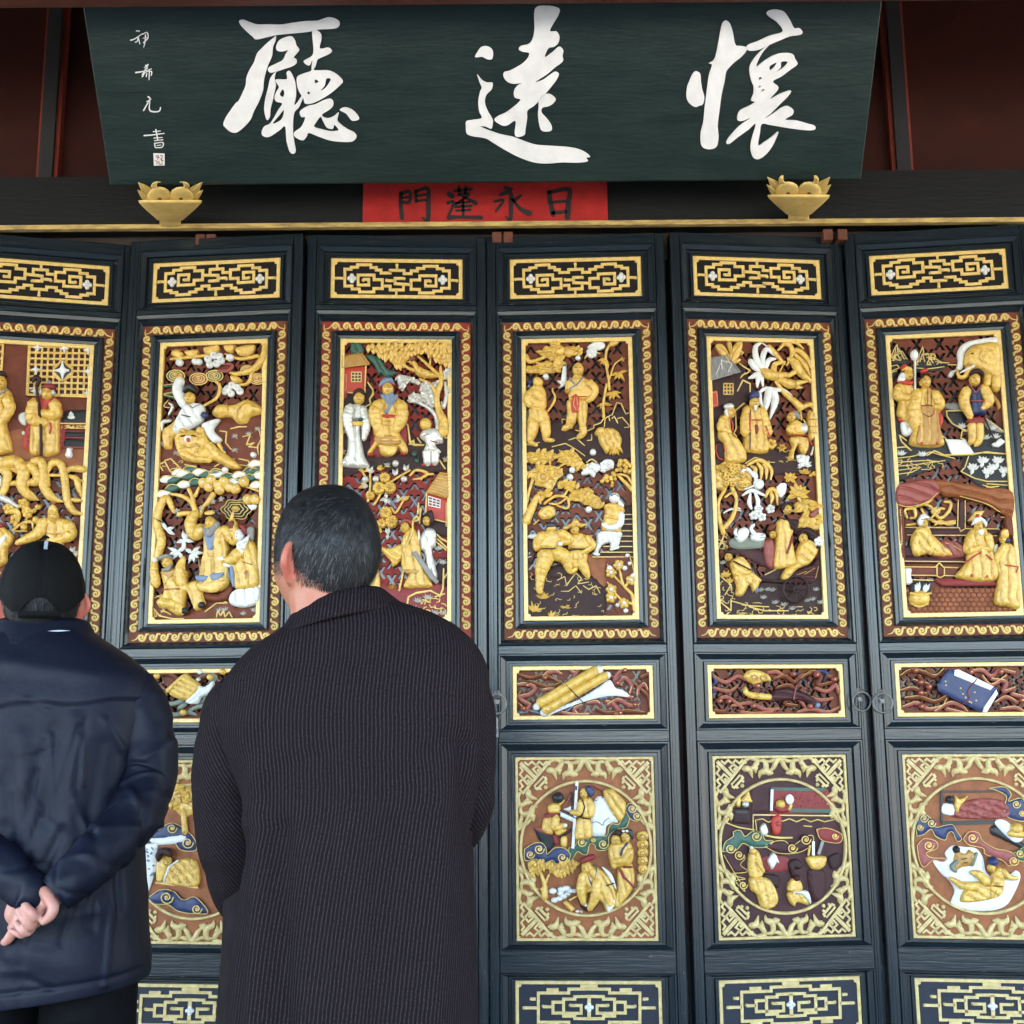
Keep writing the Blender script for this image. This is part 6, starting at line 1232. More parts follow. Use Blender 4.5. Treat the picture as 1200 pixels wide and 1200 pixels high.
c.poly('470,735 500,700 620,730 620,780 470,770', 'rose', 1.4, 3.5); c.poly('440,760 500,745 640,755 720,810 722,920 690,980 640,1010 690,1120 440,1120 470,980 440,880', 'gold', 6, 5, folds=(85, 14, .8)); face(c, 545, 735, 8.2, base=9); c.poly('495,720 505,660 540,625 585,660 592,720 545,700', 'gold', 2.6, 13); c.poly('520,610 545,590 570,605 545,628', 'rose', 1, 11); c.tube('445,800 400,900 290,960 180,1005', [7.5, 7, 5.4, 3.4], 'gold', 8); c.tube('690,820 715,910 640,960 560,970', [8, 8, 6, 4], 'gold', 8); c.poly('470,905 560,905 640,905 600,925 500,925', 'gold_deep', 1, 11)
c = P_.new('carved_figure')       # figure at the edge below
c.poly('-120,900 -20,830 60,850 140,930 130,1000 80,1060 60,1200 -120,1250', 'gold', 6, 5, folds=(70, 12, .8)); c.poly('-60,820 20,800 50,840 -20,860', 'crimson', 1.4, 10); c.poly('-10,1000 60,930 75,950 20,1040', 'white', 1.4, 11)
c = P_.new('carved_ground'); c.poly('150,1020 420,990 470,1130 830,1000 810,1400 790,1830 -600,1830 -600,1250 60,1200', 'red_brown', 1, .8); c.poly('385,1005 430,995 450,1030 400,1035', 'gold', 1.5, 4)
scribble(c, 650, 1080, 800, 1800, 20, 4); scribble(c, -300, 1250, 600, 1800, 40, 5)
for x, y in ((755, 1130), (720, 1090)): sprig(c, x, y, (60, 100, 140), 8, 4, 'silver', 3)
P_.done()
# ------------------------------------------------------------------ roundels
def cloud(c, pp, w_, m, coils, base=2, edge='line_gold'):
    c.poly(pp, m, 1.4, base); q = pts(pp); c.tube(np.concatenate([q, q[:1]]), .5, edge, base + .6, .9, 4)
    for x, y, r in coils: coil(c, x, y, r, m, edge, base + .8); c.ball(x, y, r * .42, 'gold', base=base + 1.6, hz=r * .3)
P_ = Panel(3, 'roundel', w=-.0095); P_.view(620, 910, 7.057)
c = P_.new('carved_loom'); c.bar('396,42 362,590', 3.4, 'white', 2, 4); c.bar('388,75 385,110', 3.4, 'blue', 2, 4.4); c.poly('250,275 360,322 385,338 370,378 258,330', 'white', 1, 3.5, smooth=False); c.poly('280,270 345,245 352,300', 'white', 1, 3, smooth=False); c.bar('255,275 392,345', 1.2, 'slate', 1.4, 4.8); c.bar('280,275 345,150', 1.2, 'rose', 1, 3); c.bar('352,130 362,240', 3, 'maroon', 1, 2.4); c.poly('40,428 70,425 222,490 215,560 175,625 130,600 80,520', 'slate', 1.5, 2.5, smooth=False); c.poly('45,425 100,420 210,480 120,470', 'rose', 1.2, 4); c.bar('255,500 380,420', 3, 'umber', 1.6, 3)
c = P_.new('carved_figure')        # weaver
c.poly('160,235 245,225 258,290 210,305 165,300', 'gold', 3, 4); c.poly('125,345 200,340 195,470 110,440', 'gold', 3, 4.5, folds=(85, 6, .6)); c.poly('130,330 150,300 235,295 235,325 180,340 190,400 205,540 245,560 225,480 180,460', 'crimson', 1.6, 4.5); c.ball(240, 172, 7, 'black', ry=7, base=5); c.poly('240,205 280,185 295,200 255,238', 'gold', 2, 4.5); c.tube('225,340 215,410 295,400', [5, 5.5, 3.4], 'gold', 6); c.poly('210,400 300,430 305,450 250,485 215,470', 'gold', 3, 5); c.poly('262,500 312,495 310,575 265,570', 'gold', 2.5, 4); c.ball(298, 398, 2.6, 'white', base=8)
c = P_.new('carved_figure')        # standing woman at the loom
c.poly('435,180 505,175 540,230 530,330 430,335 420,250', 'gold', 4, 5, folds=(85, 7, .5)); c.poly('400,345 500,345 520,490 440,520 375,500', 'gold', 4.5, 5, folds=(85, 8, .7)); face(c, 455, 135, 6.4, look=-.6, base=6, hz=4); c.poly('460,100 500,70 540,120 520,165 485,150', 'blue', 2.4, 8); c.tube('425,210 415,290 350,290', [4, 4.6, 3], 'gold', 6.5); lines(c, '440,185 460,250 430,335 500,345', 1, 'umber', 9)
c = P_.new('carved_rock'); c.poly('545,190 605,165 640,210 735,365 690,380 640,410 620,490 515,480 510,370', 'white', 2, 2.5); c.poly('608,125 640,105 690,105 720,130 800,220 790,320 735,368 640,215', 'gold', 4, 3, folds=(55, 8, 1)); lines(c, '520,380 560,370 610,400 620,370 660,340', .6, 'grey', 5, True); lines(c, '530,80 600,120 610,170 550,200', .8, 'crimson', 3, True)
c = P_.new('carved_cloud')
cloud(c, '330,590 390,560 400,510 450,500 480,520 530,490 570,480 640,490 660,420 690,390 740,395 775,330 800,295 840,300 820,380 800,420 740,430 700,450 660,500 650,600 560,605 540,560 500,560 480,640 440,640 400,620 350,690 320,680', 2, 'green', ((435, 540, 5.5), (612, 555, 6), (530, 520, 3)))
cloud(c, '-40,600 20,560 60,545 110,550 140,590 150,640 210,590 290,590 340,640 320,690 230,720 190,690 120,715 60,680 -30,690', 2, 'blue', ((85, 595, 6), (12, 640, 5), (275, 665, 6)), 3)
cloud(c, '790,270 830,220 880,240 900,280 940,330 900,365 840,350', 2, 'blue', ((850, 262, 5), (890, 322, 5)), 3)
c = P_.new('carved_figure')        # mother and child
c.poly('655,600 690,540 740,540 830,540 862,640 835,720 745,745 690,760 660,690', 'gold', 5, 4.5, folds=(75, 9, .6)); c.poly('745,745 850,720 862,900 740,1075 690,1060 720,940 725,800', 'gold', 4.5, 4, folds=(80, 9, .8)); face(c, 715, 520, 6.6, look=.2, base=8, hz=4.4); face(c, 795, 495, 7, look=-.2, base=7, hz=4.4); c.poly('680,480 720,430 765,450 750,480 710,475', 'umber', 1.6, 10); c.poly('760,460 790,425 850,440 855,520 830,490 790,460', 'black', 2, 9); c.ball(775, 442, 1.8, 'white', base=11); c.ball(805, 442, 1.8, 'white', base=11); lines(c, '810,540 770,590 755,640', 1.6, 'blue', 9.5); c.tube('835,610 780,680 690,690', [5, 5, 3.4], 'gold', 8); lines(c, '745,760 780,820 865,905|780,740 850,740', 1.8, 'crimson', 8.5)
c = P_.new('carved_figure')        # man with an axe
c.poly('425,800 480,720 545,735 640,800 700,900 730,1030 690,1080 640,1110 600,1040 540,1010 490,940 470,1040 420,1030 415,900', 'gold', 5.5, 4.5, folds=(60, 11, .9)); face(c, 475, 745, 7.6, look=-.3, base=8, hz=5); c.poly('428,690 450,655 530,635 545,665 500,690 440,708', 'crimson', 2.4, 11); c.poly('480,790 525,870 555,740 530,720 560,760 520,895', 'blue', 1.2, 10.5); c.tube('440,810 430,930 450,1040', [5, 6, 3.6], 'gold', 8); c.tube('560,860 545,980 500,1085', [6, 6.5, 3.6], 'gold', 8.5); c.poly('400,1000 440,1050 540,1060 570,1060 500,1120 430,1080', 'maroon', 1.4, 2.5); c.poly('600,740 680,800 720,920 700,900 640,800', 'white', 1.4, 8); c.bar('640,890 700,870', 1.4, 'slate', 1.2, 10); c.ball(470, 1052, 2.2, 'white', base=8); c.tube('480,940 550,905', [2, 2.6], 'gold', 9); c.poly('640,1030 700,1010 700,1060 650,1110', 'white', 1, 9)
c = P_.new('carved_axe'); c.bar('330,1020 415,975', 1.6, 'gold', 1.4, 3); c.poly('278,1040 310,1022 382,1090 350,1118', 'gold', 1.6, 3, smooth=False)
c = P_.new('carved_stone'); rg = random.Random(5)
for x, y, r in ((195, 945, 5), (270, 935, 5), (310, 925, 5), (345, 945, 4), (375, 945, 3.4), (260, 965, 4), (320, 970, 4), (285, 990, 4.4), (250, 1010, 4), (210, 1020, 4.4), (400, 1112, 2.4), (430, 1115, 2.2)): c.ball(x, y, r, 'silver' if rg.random() < .4 else 'white', ry=r * .75, base=2.5, hz=2)
c = P_.new('carved_tree'); foliage(c, '-10,715 60,690 130,700 230,720 330,690 420,715 380,750 330,790 240,835 190,800 150,760 60,800 10,800', 34, 8, 4.6, 265, spread=45, base=3.5, seed=3); c.tube('128,1000 130,900 95,790', [4.4, 3, 2], 'gold', 3); c.tube('128,890 165,810', [2.4, 1.4], 'gold', 3); c.poly('92,930 145,900 145,1000', 'gold', 2, 2.6)
c = P_.new('carved_haystack')
for k in range(5): c.ball(938, 490 + k * 68, 7.4 - k * .3, 'gold', ry=6.4, base=2.6 + .3 * k, hz=3); coil(c, 940, 495 + k * 68, 4.4, 'gold', 'gold_deep', 5)
P_.done()
P_ = Panel(4, 'roundel', w=-.0095); P_.view(790, 870, 3.635)
c = P_.new('carved_screen'); c.poly('410,190 650,195 705,300 410,310', 'crimson', .6, 1, smooth=False); c.bar('412,198 640,200', 3.6, 'green', 1.4, 1.4); c.bar('470,288 690,292', 4.4, 'green', 1.4, 1.4); c.bar('415,200 412,290', 3, 'white', 1.2, 2); rg = random.Random(1)
for k in range(26): c.ball(rg.uniform(505, 660), rg.uniform(215, 275), 1.3, 'rose', base=1.8, hz=.8)
c.bar('335,308 690,312', 1.4, 'line_gold', 1.2, 2); lines(c, '350,330 375,325 400,340 430,325 460,335 490,325 520,338 550,325 580,338 610,328 640,338 680,328|345,330 350,375|335,310 335,375|550,355 585,358', .8, base=2); c.poly('330,180 410,170 410,300 330,300', 'maroon', .6, 1, smooth=False)
c.poly('245,280 325,280 325,350 250,345', 'umber', 1.2, 1.4, smooth=False); c.bar('262,295 312,297', 2.4, 'black', .6, 2.6)
c = P_.new('carved_ornament'); c.poly('262,240 280,235 280,270 265,272', 'gold', 1.6, 3); c.poly('282,250 300,225 312,205 326,240 328,255', 'gold', 2, 3); c.ball(300, 262, 4, 'silver', base=4); c.poly('365,360 385,345 398,385 370,395', 'silver', 2, 3); lines(c, '215,340 270,360 340,372', 1, base=3, smooth=True); lines(c, '385,395 440,405 500,405', 1.4, base=3, smooth=True)
c = P_.new('carved_figure'); c.poly('412,330 440,305 455,330 448,385 420,388', 'red', 2.4, 3); c.poly('420,270 450,240 495,285 460,300 430,290', 'crimson', 2, 3); c.ball(448, 262, 5.5, 'gold', base=4); c.ball(488, 242, 5, 'white', ry=6.4, base=4, hz=2); c.ball(436, 345, 3, 'rose', base=5); c.tube('485,285 492,265', 2, 'gold', 4)
c = P_.new('carved_cloud')
cloud(c, '205,465 215,425 250,400 250,380 280,375 300,400 330,380 370,385 385,415 420,420 390,445 330,445 290,430 260,460', 2, 'green', ((345, 398, 6), (235, 450, 6)))
cloud(c, '380,440 430,420 470,420 500,440 560,400 590,400 580,440 520,470 440,470', 2, 'maroon', ((555, 412, 6), (498, 448, 6))); cloud(c, '605,370 650,365 710,390 705,425 660,425 620,410', 2, 'crimson', ((680, 398, 4),)); cloud(c, '210,480 260,460 300,490 280,520 310,550 230,560 300,580 260,590 300,630', 2, 'maroon', ((272, 478, 6), (290, 605, 5)))
c = P_.new('carved_figure'); c.poly('312,490 330,460 355,462 375,520 370,570 320,570', 'gold', 3.4, 3.4, folds=(80, 7, .6)); c.poly('320,575 372,572 410,590 440,660 420,700 370,705 350,650 322,625', 'gold', 4, 3.4, folds=(75, 8, .7)); c.ball(330, 462, 4.4, 'gold', base=5); c.ball(322, 446, 2, 'white', base=6); c.tube('345,500 372,545', [3, 2.4], 'gold', 6)
c = P_.new('carved_figure'); c.poly('480,610 500,578 535,590 540,630 485,632', 'gold', 3, 3.4); c.poly('482,638 560,640 570,690 520,680 512,697 490,680', 'gold', 3, 3, folds=(60, 7, .6)); c.poly('500,635 560,630 575,685 540,650', 'silver', 1.4, 6); c.poly('485,510 520,495 545,520 530,540 510,535 508,570 495,560', 'umber', 2, 3); c.ball(515, 575, 4, 'maroon', base=5)
c = P_.new('carved_pot'); c.poly('562,490 640,485 640,520 615,540 580,535', 'gold', 3.4, 3); c.bar('588,480 588,420', 3, 'silver', 1.6, 3); c.bar('610,475 628,420', 3.4, 'grey', 1.6, 3); c.tube('575,440 568,480', 1.4, 'gold', 3); c.poly('400,520 395,500 420,468 438,500 415,540', 'silver', 2, 3); c.tube('428,485 440,510', 1, 'white', 4); c.poly('570,545 640,550 640,660 590,670', 'maroon', 2, 1.4); c.poly('385,560 445,570 440,620 380,580', 'umber', 1.6, 1.2); c.poly('655,490 700,470 705,520 670,540', 'umber', 2, 1.2); c.poly('380,490 480,490 490,540 400,550', 'crimson', .6, 1)
P_.done()
P_ = Panel(5, 'roundel', w=-.0095); P_.view(1000, 870, 3.635)
c = P_.new('carved_bed'); c.bar('370,210 600,208', 2.2, 'black', 1.6, 1.4); c.bar('374,210 376,340', 2.6, 'black', 1.6, 1.4); c.bar('376,345 605,338', 4.6, 'black', 1.6, 1.4); c.poly('430,320 445,270 520,240 640,250 650,320', 'rose', 2.4, 1.6, nz=1.6, folds=(20, 9, .8)); c.poly('375,300 380,262 425,265 428,310', 'white', 2, 2); c.ball(408, 243, 5, 'black', base=4); c.poly('430,225 450,240 485,228 455,270 440,300 428,270', 'gold', 2.4, 4)
c = P_.new('carved_table'); c.poly('580,365 600,350 740,440 740,480 700,445 585,390', 'black', 2, 2, smooth=False); c.poly('600,345 640,330 720,400 680,422', 'white', 1.4, 4); c.ball(688, 365, 8, 'gold', base=5, ry=7); c.tube('660,385 720,392', [4, 4], 'gold', 6); lines(c, '680,365 700,370', .5, 'umber', 11)
c = P_.new('carved_cloud'); cloud(c, '270,400 265,340 295,305 330,325 350,360 380,355 420,350 440,380 460,410 440,420 420,380 400,390 390,415 350,400 330,370 300,390', 2, 'blue', ((298, 322, 5), (330, 342, 5), (282, 360, 4))); cloud(c, '575,195 640,190 670,220 660,250 720,240 735,330 660,320 640,280 650,230 610,205', 2, 'blue', ((690, 262, 5), (715, 300, 4)), 2); cloud(c, '465,410 490,380 530,385 550,420 600,450 650,460 690,480 700,510 660,525 630,500 560,475 550,450 490,435', 2, 'rose', ((503, 405, 6), (677, 502, 6)), 3); cloud(c, '270,440 300,410 350,420 355,450 310,470 330,490 390,495 380,520 340,500 300,530 280,500', 2, 'rose', ((318, 437, 6),)); cloud(c, '680,470 735,445 740,500 700,500', 2, 'green', ((705, 470, 5),), 3)
c = P_.new('carved_mat'); c.poly('340,505 395,500 390,470 420,440 470,445 520,450 550,490 570,560 640,580 690,545 710,575 680,650 640,700 560,718 470,710 415,690 430,630 400,580 375,560', 'white', 1.8, 2.2, nz=1.2)
c = P_.new('carved_lion'); c.poly('415,530 425,490 430,460 470,470 490,455 515,480 500,520 460,530 430,545', 'gold_deep', 3, 4, nz=1.6); c.tube('430,545 415,525 440,500', [2.6, 3, 2], 'grey_green', 6); c.ball(435, 455, 4.6, 'slate', base=4); c.tube('520,470 500,520', [2, 2.4], 'grey_green', 5); lines(c, '455,495 475,490|460,510 480,508', .7, 'umber', 8)
c = P_.new('carved_figure'); c.poly('450,670 470,620 520,590 570,600 590,540 630,535 640,600 620,650 560,670 480,680', 'gold', 5, 4.5, folds=(30, 9, .8)); c.tube('520,610 460,605 408,575', [6, 5, 2.6], 'gold', 6); c.tube('560,590 530,560 500,550', [6, 5, 3.4], 'gold', 6.5); c.tube('630,545 655,570 690,575', [4, 3.4, 2.4], 'gold', 7); c.ball(588, 505, 6.4, 'blue', base=6); c.ball(580, 530, 5, 'gold', base=7); lines(c, '585,605 625,608', 1, 'crimson', 10); lines(c, '575,560 575,660|600,620 590,650', .5, 'gold_deep', 10)
P_.done()
P_ = Panel(1, 'roundel', w=-.0095); P_.view(0, 850, 3.43)
c = P_.new('carved_tree'); foliage(c, '560,330 620,290 680,250 760,240 790,330 740,370 690,330 640,340', 30, 8, 5, 250, spread=60, base=3, seed=9); c.tube('740,340 748,430', [3, 3.4], 'gold', 3)
c = P_.new('carved_cloud'); cloud(c, '520,480 600,430 640,420 680,395 720,400 780,450 790,500 730,500 690,460 620,470 580,490', 2, 'blue', ((697, 412, 6), (760, 470, 7), (550, 470, 5))); cloud(c, '600,690 650,660 700,665 740,700 790,690 840,750 780,755 720,745 680,720 620,715', 2, 'blue', ((678, 688, 8), (798, 735, 6)), 3); 
c = P_.new('carved_screen'); c.poly('560,470 635,478 630,580 600,665 560,640', 'white', 1.2, 2.5, smooth=False); rg = random.Random(4)
for k in range(24): c.ball(rg.uniform(570, 625), rg.uniform(485, 620), 1.2, 'steel_blue', base=4, hz=.5)
c.poly('600,455 650,450 740,440 750,465 640,480', 'white', 1.2, 3)
c = P_.new('carved_figure'); c.poly('632,600 640,540 680,525 690,570 665,625 640,628', 'gold', 4, 4); face(c, 682, 545, 6, look=.5, base=6); c.poly('638,520 660,490 695,495 700,525 665,515 650,545', 'umber', 2, 9); c.poly('668,622 690,560 730,538 790,545 800,640 720,645', 'gold', 3, 4, folds=(50, 8, .7)); lines(c, '668,625 690,565 725,540', 1.4, 'white', 7); c.bar('630,630 800,650', 2.4, 'gold', 1.6, 3); c.bar('668,625 790,640', 2, 'white', 1.6, 4.4)
for k in range(20): c.ball(rg.uniform(700, 780), rg.uniform(565, 630), 1.2, 'gold_deep', base=7, hz=.5)
P_.done()
for lf in (0, 2):
    X0 = float(leafmap(lf)(0, 0)[0])
    c = Carve(DM, w=-.0095); y0 = RC[1]
    cc = Carve(DM, w=-.0095); foliage(cc, [(-55, y0 - 40), (-10, y0 - 62), (50, y0 - 40), (40, y0 - 10), (-40, y0 - 8)], 30, 9, 5, 260, base=3, seed=3 + lf); cc.tube([(0, y0 + 50), (-4, y0 + 10), (6, y0 - 20)], [4, 3, 2], 'gold', 3); cc.build('carved_tree', LEAVES[lf]['roundel'])
    cloud(c, [(-60, y0 + 40), (-20, y0 + 24), (20, y0 + 34), (58, y0 + 26), (50, y0 + 44), (0, y0 + 50), (-40, y0 + 52)], 2, 'blue', ((-35, y0 + 38, 6), (30, y0 + 36, 6))); c.build('carved_cloud', LEAVES[lf]['roundel'])
# ------------------------------------------------------------------ waist panels
def wisp(c, s_, m, e='line_gold', r=2.9):
    q = pts(s_); n = len(q); rr = [r * .6] + [r] * (n - 2) + [r * .5] if n > 2 else r
    c.tube(q, rr, m, 3, .55); q2 = q + np.array([.0, -.55 * r * c.sc]); c.tube(q2, .5, e, 3 + r * .45, .9, 4)
P_ = Panel(3, 'waist'); P_.view(560, 740, 4.615)
c = P_.new('carved_cloud')
for s_ in ('210,290 260,285 310,305 280,340 225,355 260,385 285,400 250,425 230,400', '350,250 375,225 420,215 455,235', '490,275 520,250 545,200 530,225 500,215', '350,320 390,312 450,320', '800,205 770,215 740,250 750,285 790,250 830,290 820,340', '860,350 870,305 900,285 920,320', '690,380 730,390 770,440 740,450', '700,400 760,370 820,400 870,405', '540,450 520,420 560,400', '590,390 640,380 660,395', '450,440 520,450 600,450', '740,330 800,350 840,360'): wisp(c, s_, 'rose' if len(s_) % 2 else 'crimson')
for x, y in ((365, 250), (795, 210), (755, 278), (250, 415), (770, 440), (850, 395), (270, 290)): c.ball(x, y, 3, 'rose', base=5); c.ball(x, y, 1.3, 'gold', base=7)
for s_ in ('210,230 280,250 360,240 450,280', '280,270 380,300 450,280', '620,240 700,230 780,300', '640,420 700,440 800,430 900,440', '880,250 920,230', '840,280 920,350 930,420', '230,330 210,380 290,440'): wisp(c, s_, 'red_brown', 'gold_deep', 2.6)
for s_ in ('220,440 290,430 360,450', '470,440 520,400', '660,360 720,350', '430,290 500,300'): c.tube(s_, [1.4, 2, 1], 'steel_blue', 2)
c = P_.new('carved_scroll'); c.poly('378,458 420,420 540,370 640,310 710,262 745,305 785,318 815,352 700,350 560,385 440,430', 'white', 1.2, 5, nz=.5)
c.tube('335,390 640,212', 6.4, 'gold', 7, .9, 9, False); c.tube('360,430 690,240', 5.6, 'gold', 7.5, .9, 9, False)
for x, y, r, a in ((318, 408, 4.6, 0), (650, 212, 6, 0), (360, 438, 5.2, 0), (700, 238, 4.4, 0)): c.ball(x, y, r, 'white', base=7.5, hz=4)
c.tube('478,290 530,345 572,388', [.6, .7, .6], 'umber', 13.5, .9, 4)
P_.done()
P_ = Panel(4, 'waist'); P_.view(780, 740, 2.857)
c = P_.new('carved_cloud'); rg = random.Random(8)
for s_ in ('160,150 200,170 240,150 270,165', '170,230 200,220 230,235 260,260', '160,190 210,200 240,185', '360,160 400,150 430,170 450,150 500,140', '370,190 410,180 430,200 400,240 440,250', '450,160 490,135 520,150 510,180 560,170', '440,270 490,260 540,270 580,255', '500,190 540,200 570,180 580,210', '220,250 280,240 330,260 380,260', '340,140 370,135 395,150', '480,220 520,230 560,225', '250,270 300,275 360,270', '160,265 200,270', '410,200 450,230 470,260', '540,150 575,160'): wisp(c, s_, 'rose' if len(s_) % 3 else 'red_brown', 'gold_deep', 2.8)
for x, y in ((178, 232), (208, 234), (290, 248), (424, 143), (502, 145), (560, 160), (480, 250), (305, 182)): c.ball(x, y, 3.6, 'rose', base=6); c.ball(x, y, 1.4, 'gold', base=8.4)
for s_ in ('160,150 170,170 155,180', '510,130 540,140 530,170', '160,200 190,190', '520,270 540,250', '440,140 470,170'): c.tube(s_, [2, 2.4, 1], 'blue', 2)
c = P_.new('carved_ruyi'); c.poly('258,150 280,130 310,132 340,145 350,165 325,168 300,178 275,168', 'gold', 3, 6); coil(c, 290, 155, 4, 'gold', 'gold_deep', 9); coil(c, 320, 157, 4, 'gold', 'gold_deep', 9, dirn=-1); c.tube('345,220 290,215 265,205 262,190', [4, 4, 3.4, 2.4], 'gold', 7); c.poly('340,235 365,195 420,190 480,215 510,240 500,255 440,230', 'maroon', 3.4, 6, folds=(15, 8, .7)); c.ball(503, 247, 3.6, 'steel_blue', base=7); lines(c, '430,180 420,230', 1, 'rose', 10)
P_.done()
P_ = Panel(5, 'waist'); P_.view(780, 740, 2.857)
c = P_.new('carved_cloud')
for s_ in ('785,150 820,130 860,135 900,150 930,130', '785,200 830,190 870,210 880,180 830,165', '790,255 840,240 880,260 930,250', '800,225 850,220 900,235 940,220 930,250', '900,270 950,240 990,250 1010,270', '1010,135 1060,130 1090,150 1120,130 1170,140', '1090,160 1140,170 1130,200 1170,190', '1100,240 1140,220 1180,240', '1120,260 1170,255 1200,270', '1060,150 1090,180 1140,150', '850,150 870,180', '1160,210 1200,220', '940,260 1000,275'): wisp(c, s_, 'rose' if len(s_) % 3 else 'red_brown', 'line_gold', 2.9)
for x, y in ((835, 130), (852, 170), (852, 205), (855, 250), (880, 185), (1020, 135), (1120, 135), (1190, 230)): c.ball(x, y, 3.8, 'rose', base=6); c.ball(x, y, 1.6, 'gold', base=8.4)
c = P_.new('carved_book'); c.poly('905,178 945,125 1105,190 1062,270 1045,268 908,200', 'blue', 1.2, 9, r=1.5, smooth=False); c.poly('962,130 975,128 1092,185 1080,197 960,148', 'white', .6, 10.4, smooth=False); c.poly('1058,255 1100,195 1106,208 1068,272 1055,270', 'white', .6, 10.4, smooth=False); c.tube('1035,160 1005,200 1010,225 985,245', .7, 'crimson', 11, .9, 4)
rg = random.Random(5)
for k in range(9): x = rg.uniform(930, 1040); c.ball(x, 165 + (x - 930) * .42 + rg.uniform(-8, 40), 1.1, 'line_gold', base=10, hz=.6)
P_.done()
P_ = Panel(1, 'waist'); P_.view(0, 560, 4)
c = P_.new('carved_cloud')
for s_ in ('740,930 780,915 830,940 850,980 800,1000 760,990', '720,900 800,905 870,900', '760,1040 800,1060 860,1040 830,1010', '890,1010 930,1000 960,1040 920,1060', '900,960 960,930 1010,920 1060,905', '940,920 990,910 1010,940 980,960', '770,1090 820,1110 880,1100 920,1110', '740,1010 770,1030 790,1090', '890,1090 940,1070 990,1080', '1020,950 1060,980 1080,1040', '840,1080 870,1060'): wisp(c, s_, 'grey_green' if len(s_) % 3 else 'red_brown', 'grey', 3)
for x, y in ((775, 1015), (785, 1085), (740, 930), (990, 935), (865, 1100), (1050, 910)): c.ball(x, y, 3.8, 'gold', base=6)
c = P_.new('carved_fan'); c.poly('805,1000 870,920 900,935 945,975 900,1040 830,1030', 'gold', 3.4, 8, folds=(25, 6, .8)); c.tube('870,930 800,1000', [2, 3], 'gold', 10); c.poly('880,1050 930,1000 940,975 970,980 1010,955 990,1010 950,1030 930,1060', 'white', 2.4, 9, folds=(140, 5, .8)); c.ball(940, 910, 3, 'white', base=6); c.ball(935, 945, 2.4, 'white', base=6)
P_.done()
for lf in (0, 2):
    c = Carve(DM, w=-.016); y0 = -(RW[1] + RW[2]) / 2 / PXM; rg = random.Random(lf)
    for k in range(16):
        x = -68 + k * 9 + rg.uniform(-3, 3); y = y0 + rg.uniform(-17, 17)
        q = [(x - 9, y), (x - 3, y + rg.uniform(-7, 7)), (x + 4, y + rg.uniform(-5, 5)), (x + 10, y + rg.uniform(-6, 6))]; c.tube(q, [1.4, 2.4, 1.6], 'rose', 3); c.tube(q, .5, 'line_gold', 5, .9, 4)
    c.build('carved_cloud', LEAVES[lf]['waist'])
# ================================================================== the two visitors, seen from behind
def cloth_mat(name, col, col2, per=None, slant=0.0, rough=.85, sheen=0, bump=.4):
    m = mat(name, col, rough, .06, var=.35, vscale=26, sheen=sheen)
    n = m.node_tree; L = n.links; b = n.nodes['Principled BSDF']
    if per:
        uv = n.nodes.new('ShaderNodeUVMap'); uv.uv_map = 'cloth'; sp = n.nodes.new('ShaderNodeSeparateXYZ'); L.new(uv.outputs[0], sp.inputs[0])
        ma = n.nodes.new('ShaderNodeMath'); ma.operation = 'MULTIPLY_ADD'; L.new(sp.outputs[1], ma.inputs[0]); ma.inputs[1].default_value = slant; L.new(sp.outputs[0], ma.inputs[2])
        nz = n.nodes.new('ShaderNodeTexNoise'); nz.inputs['Scale'].default_value = 60; L.new(uv.outputs[0], nz.inputs[0])
        ad = n.nodes.new('ShaderNodeMath'); ad.operation = 'MULTIPLY_ADD'; L.new(nz.outputs[0], ad.inputs[0]); ad.inputs[1].default_value = .0022; L.new(ma.outputs[0], ad.inputs[2])
        sc = n.nodes.new('ShaderNodeMath'); sc.operation = 'MULTIPLY'; L.new(ad.outputs[0], sc.inputs[0]); sc.inputs[1].default_value = 2 * math.pi / per
        sn = n.nodes.new('ShaderNodeMath'); sn.operation = 'SINE'; L.new(sc.outputs[0], sn.inputs[0])
        mr = n.nodes.new('ShaderNodeMapRange'); mr.inputs[1].default_value = .05; mr.inputs[2].default_value = .95; L.new(sn.outputs[0], mr.inputs[0])
        # short flecks along the rib
        mp = n.nodes.new('ShaderNodeMapping'); mp.inputs['Scale'].default_value = (900, 260, 1); L.new(uv.outputs[0], mp.inputs[0])
        n2 = n.nodes.new('ShaderNodeTexNoise'); n2.inputs['Scale'].default_value = 1; n2.inputs['Detail'].default_value = 2; L.new(mp.outputs[0], n2.inputs[0])
        r2 = n.nodes.new('ShaderNodeMapRange'); r2.inputs[1].default_value = .35; r2.inputs[2].default_value = .65; r2.inputs[3].default_value = .05; L.new(n2.outputs[0], r2.inputs[0])
        mu = n.nodes.new('ShaderNodeMath'); mu.operation = 'MULTIPLY'; L.new(mr.outputs[0], mu.inputs[0]); L.new(r2.outputs[0], mu.inputs[1])
        mx = n.nodes.new('ShaderNodeMix'); mx.data_type = 'RGBA'; mx.inputs[6].default_value = (*col, 1); mx.inputs[7].default_value = (*col2, 1)
        L.new(mu.outputs[0], mx.inputs[0]); L.new(mx.outputs[2], b.inputs['Base Color'])
        bp = n.nodes.new('ShaderNodeBump'); bp.inputs['Strength'].default_value = bump; bp.inputs['Distance'].default_value = .002; L.new(mr.outputs[0], bp.inputs['Height']); L.new(bp.outputs[0], b.inputs['Normal'])
    return m
cloth_mat('coat_wool', (.0075, .0052, .0062), (.037, .028, .031), .0062, .10)
cloth_mat('coat_wool_sleeve', (.0075, .0052, .0062), (.037, .028, .031), .0062, .75)
mat('lining', (.012, .009, .009), .8, .1, var=.3)
mat('navy_nylon', (.0034, .0052, .0138), .55, .2, var=.25, vscale=12, bump=.3, bscale=60, crease=7)
mat('navy_seam', (.004, .005, .011), .6, .3)
mat('piping', (.35, .40, .46), .35, .5)
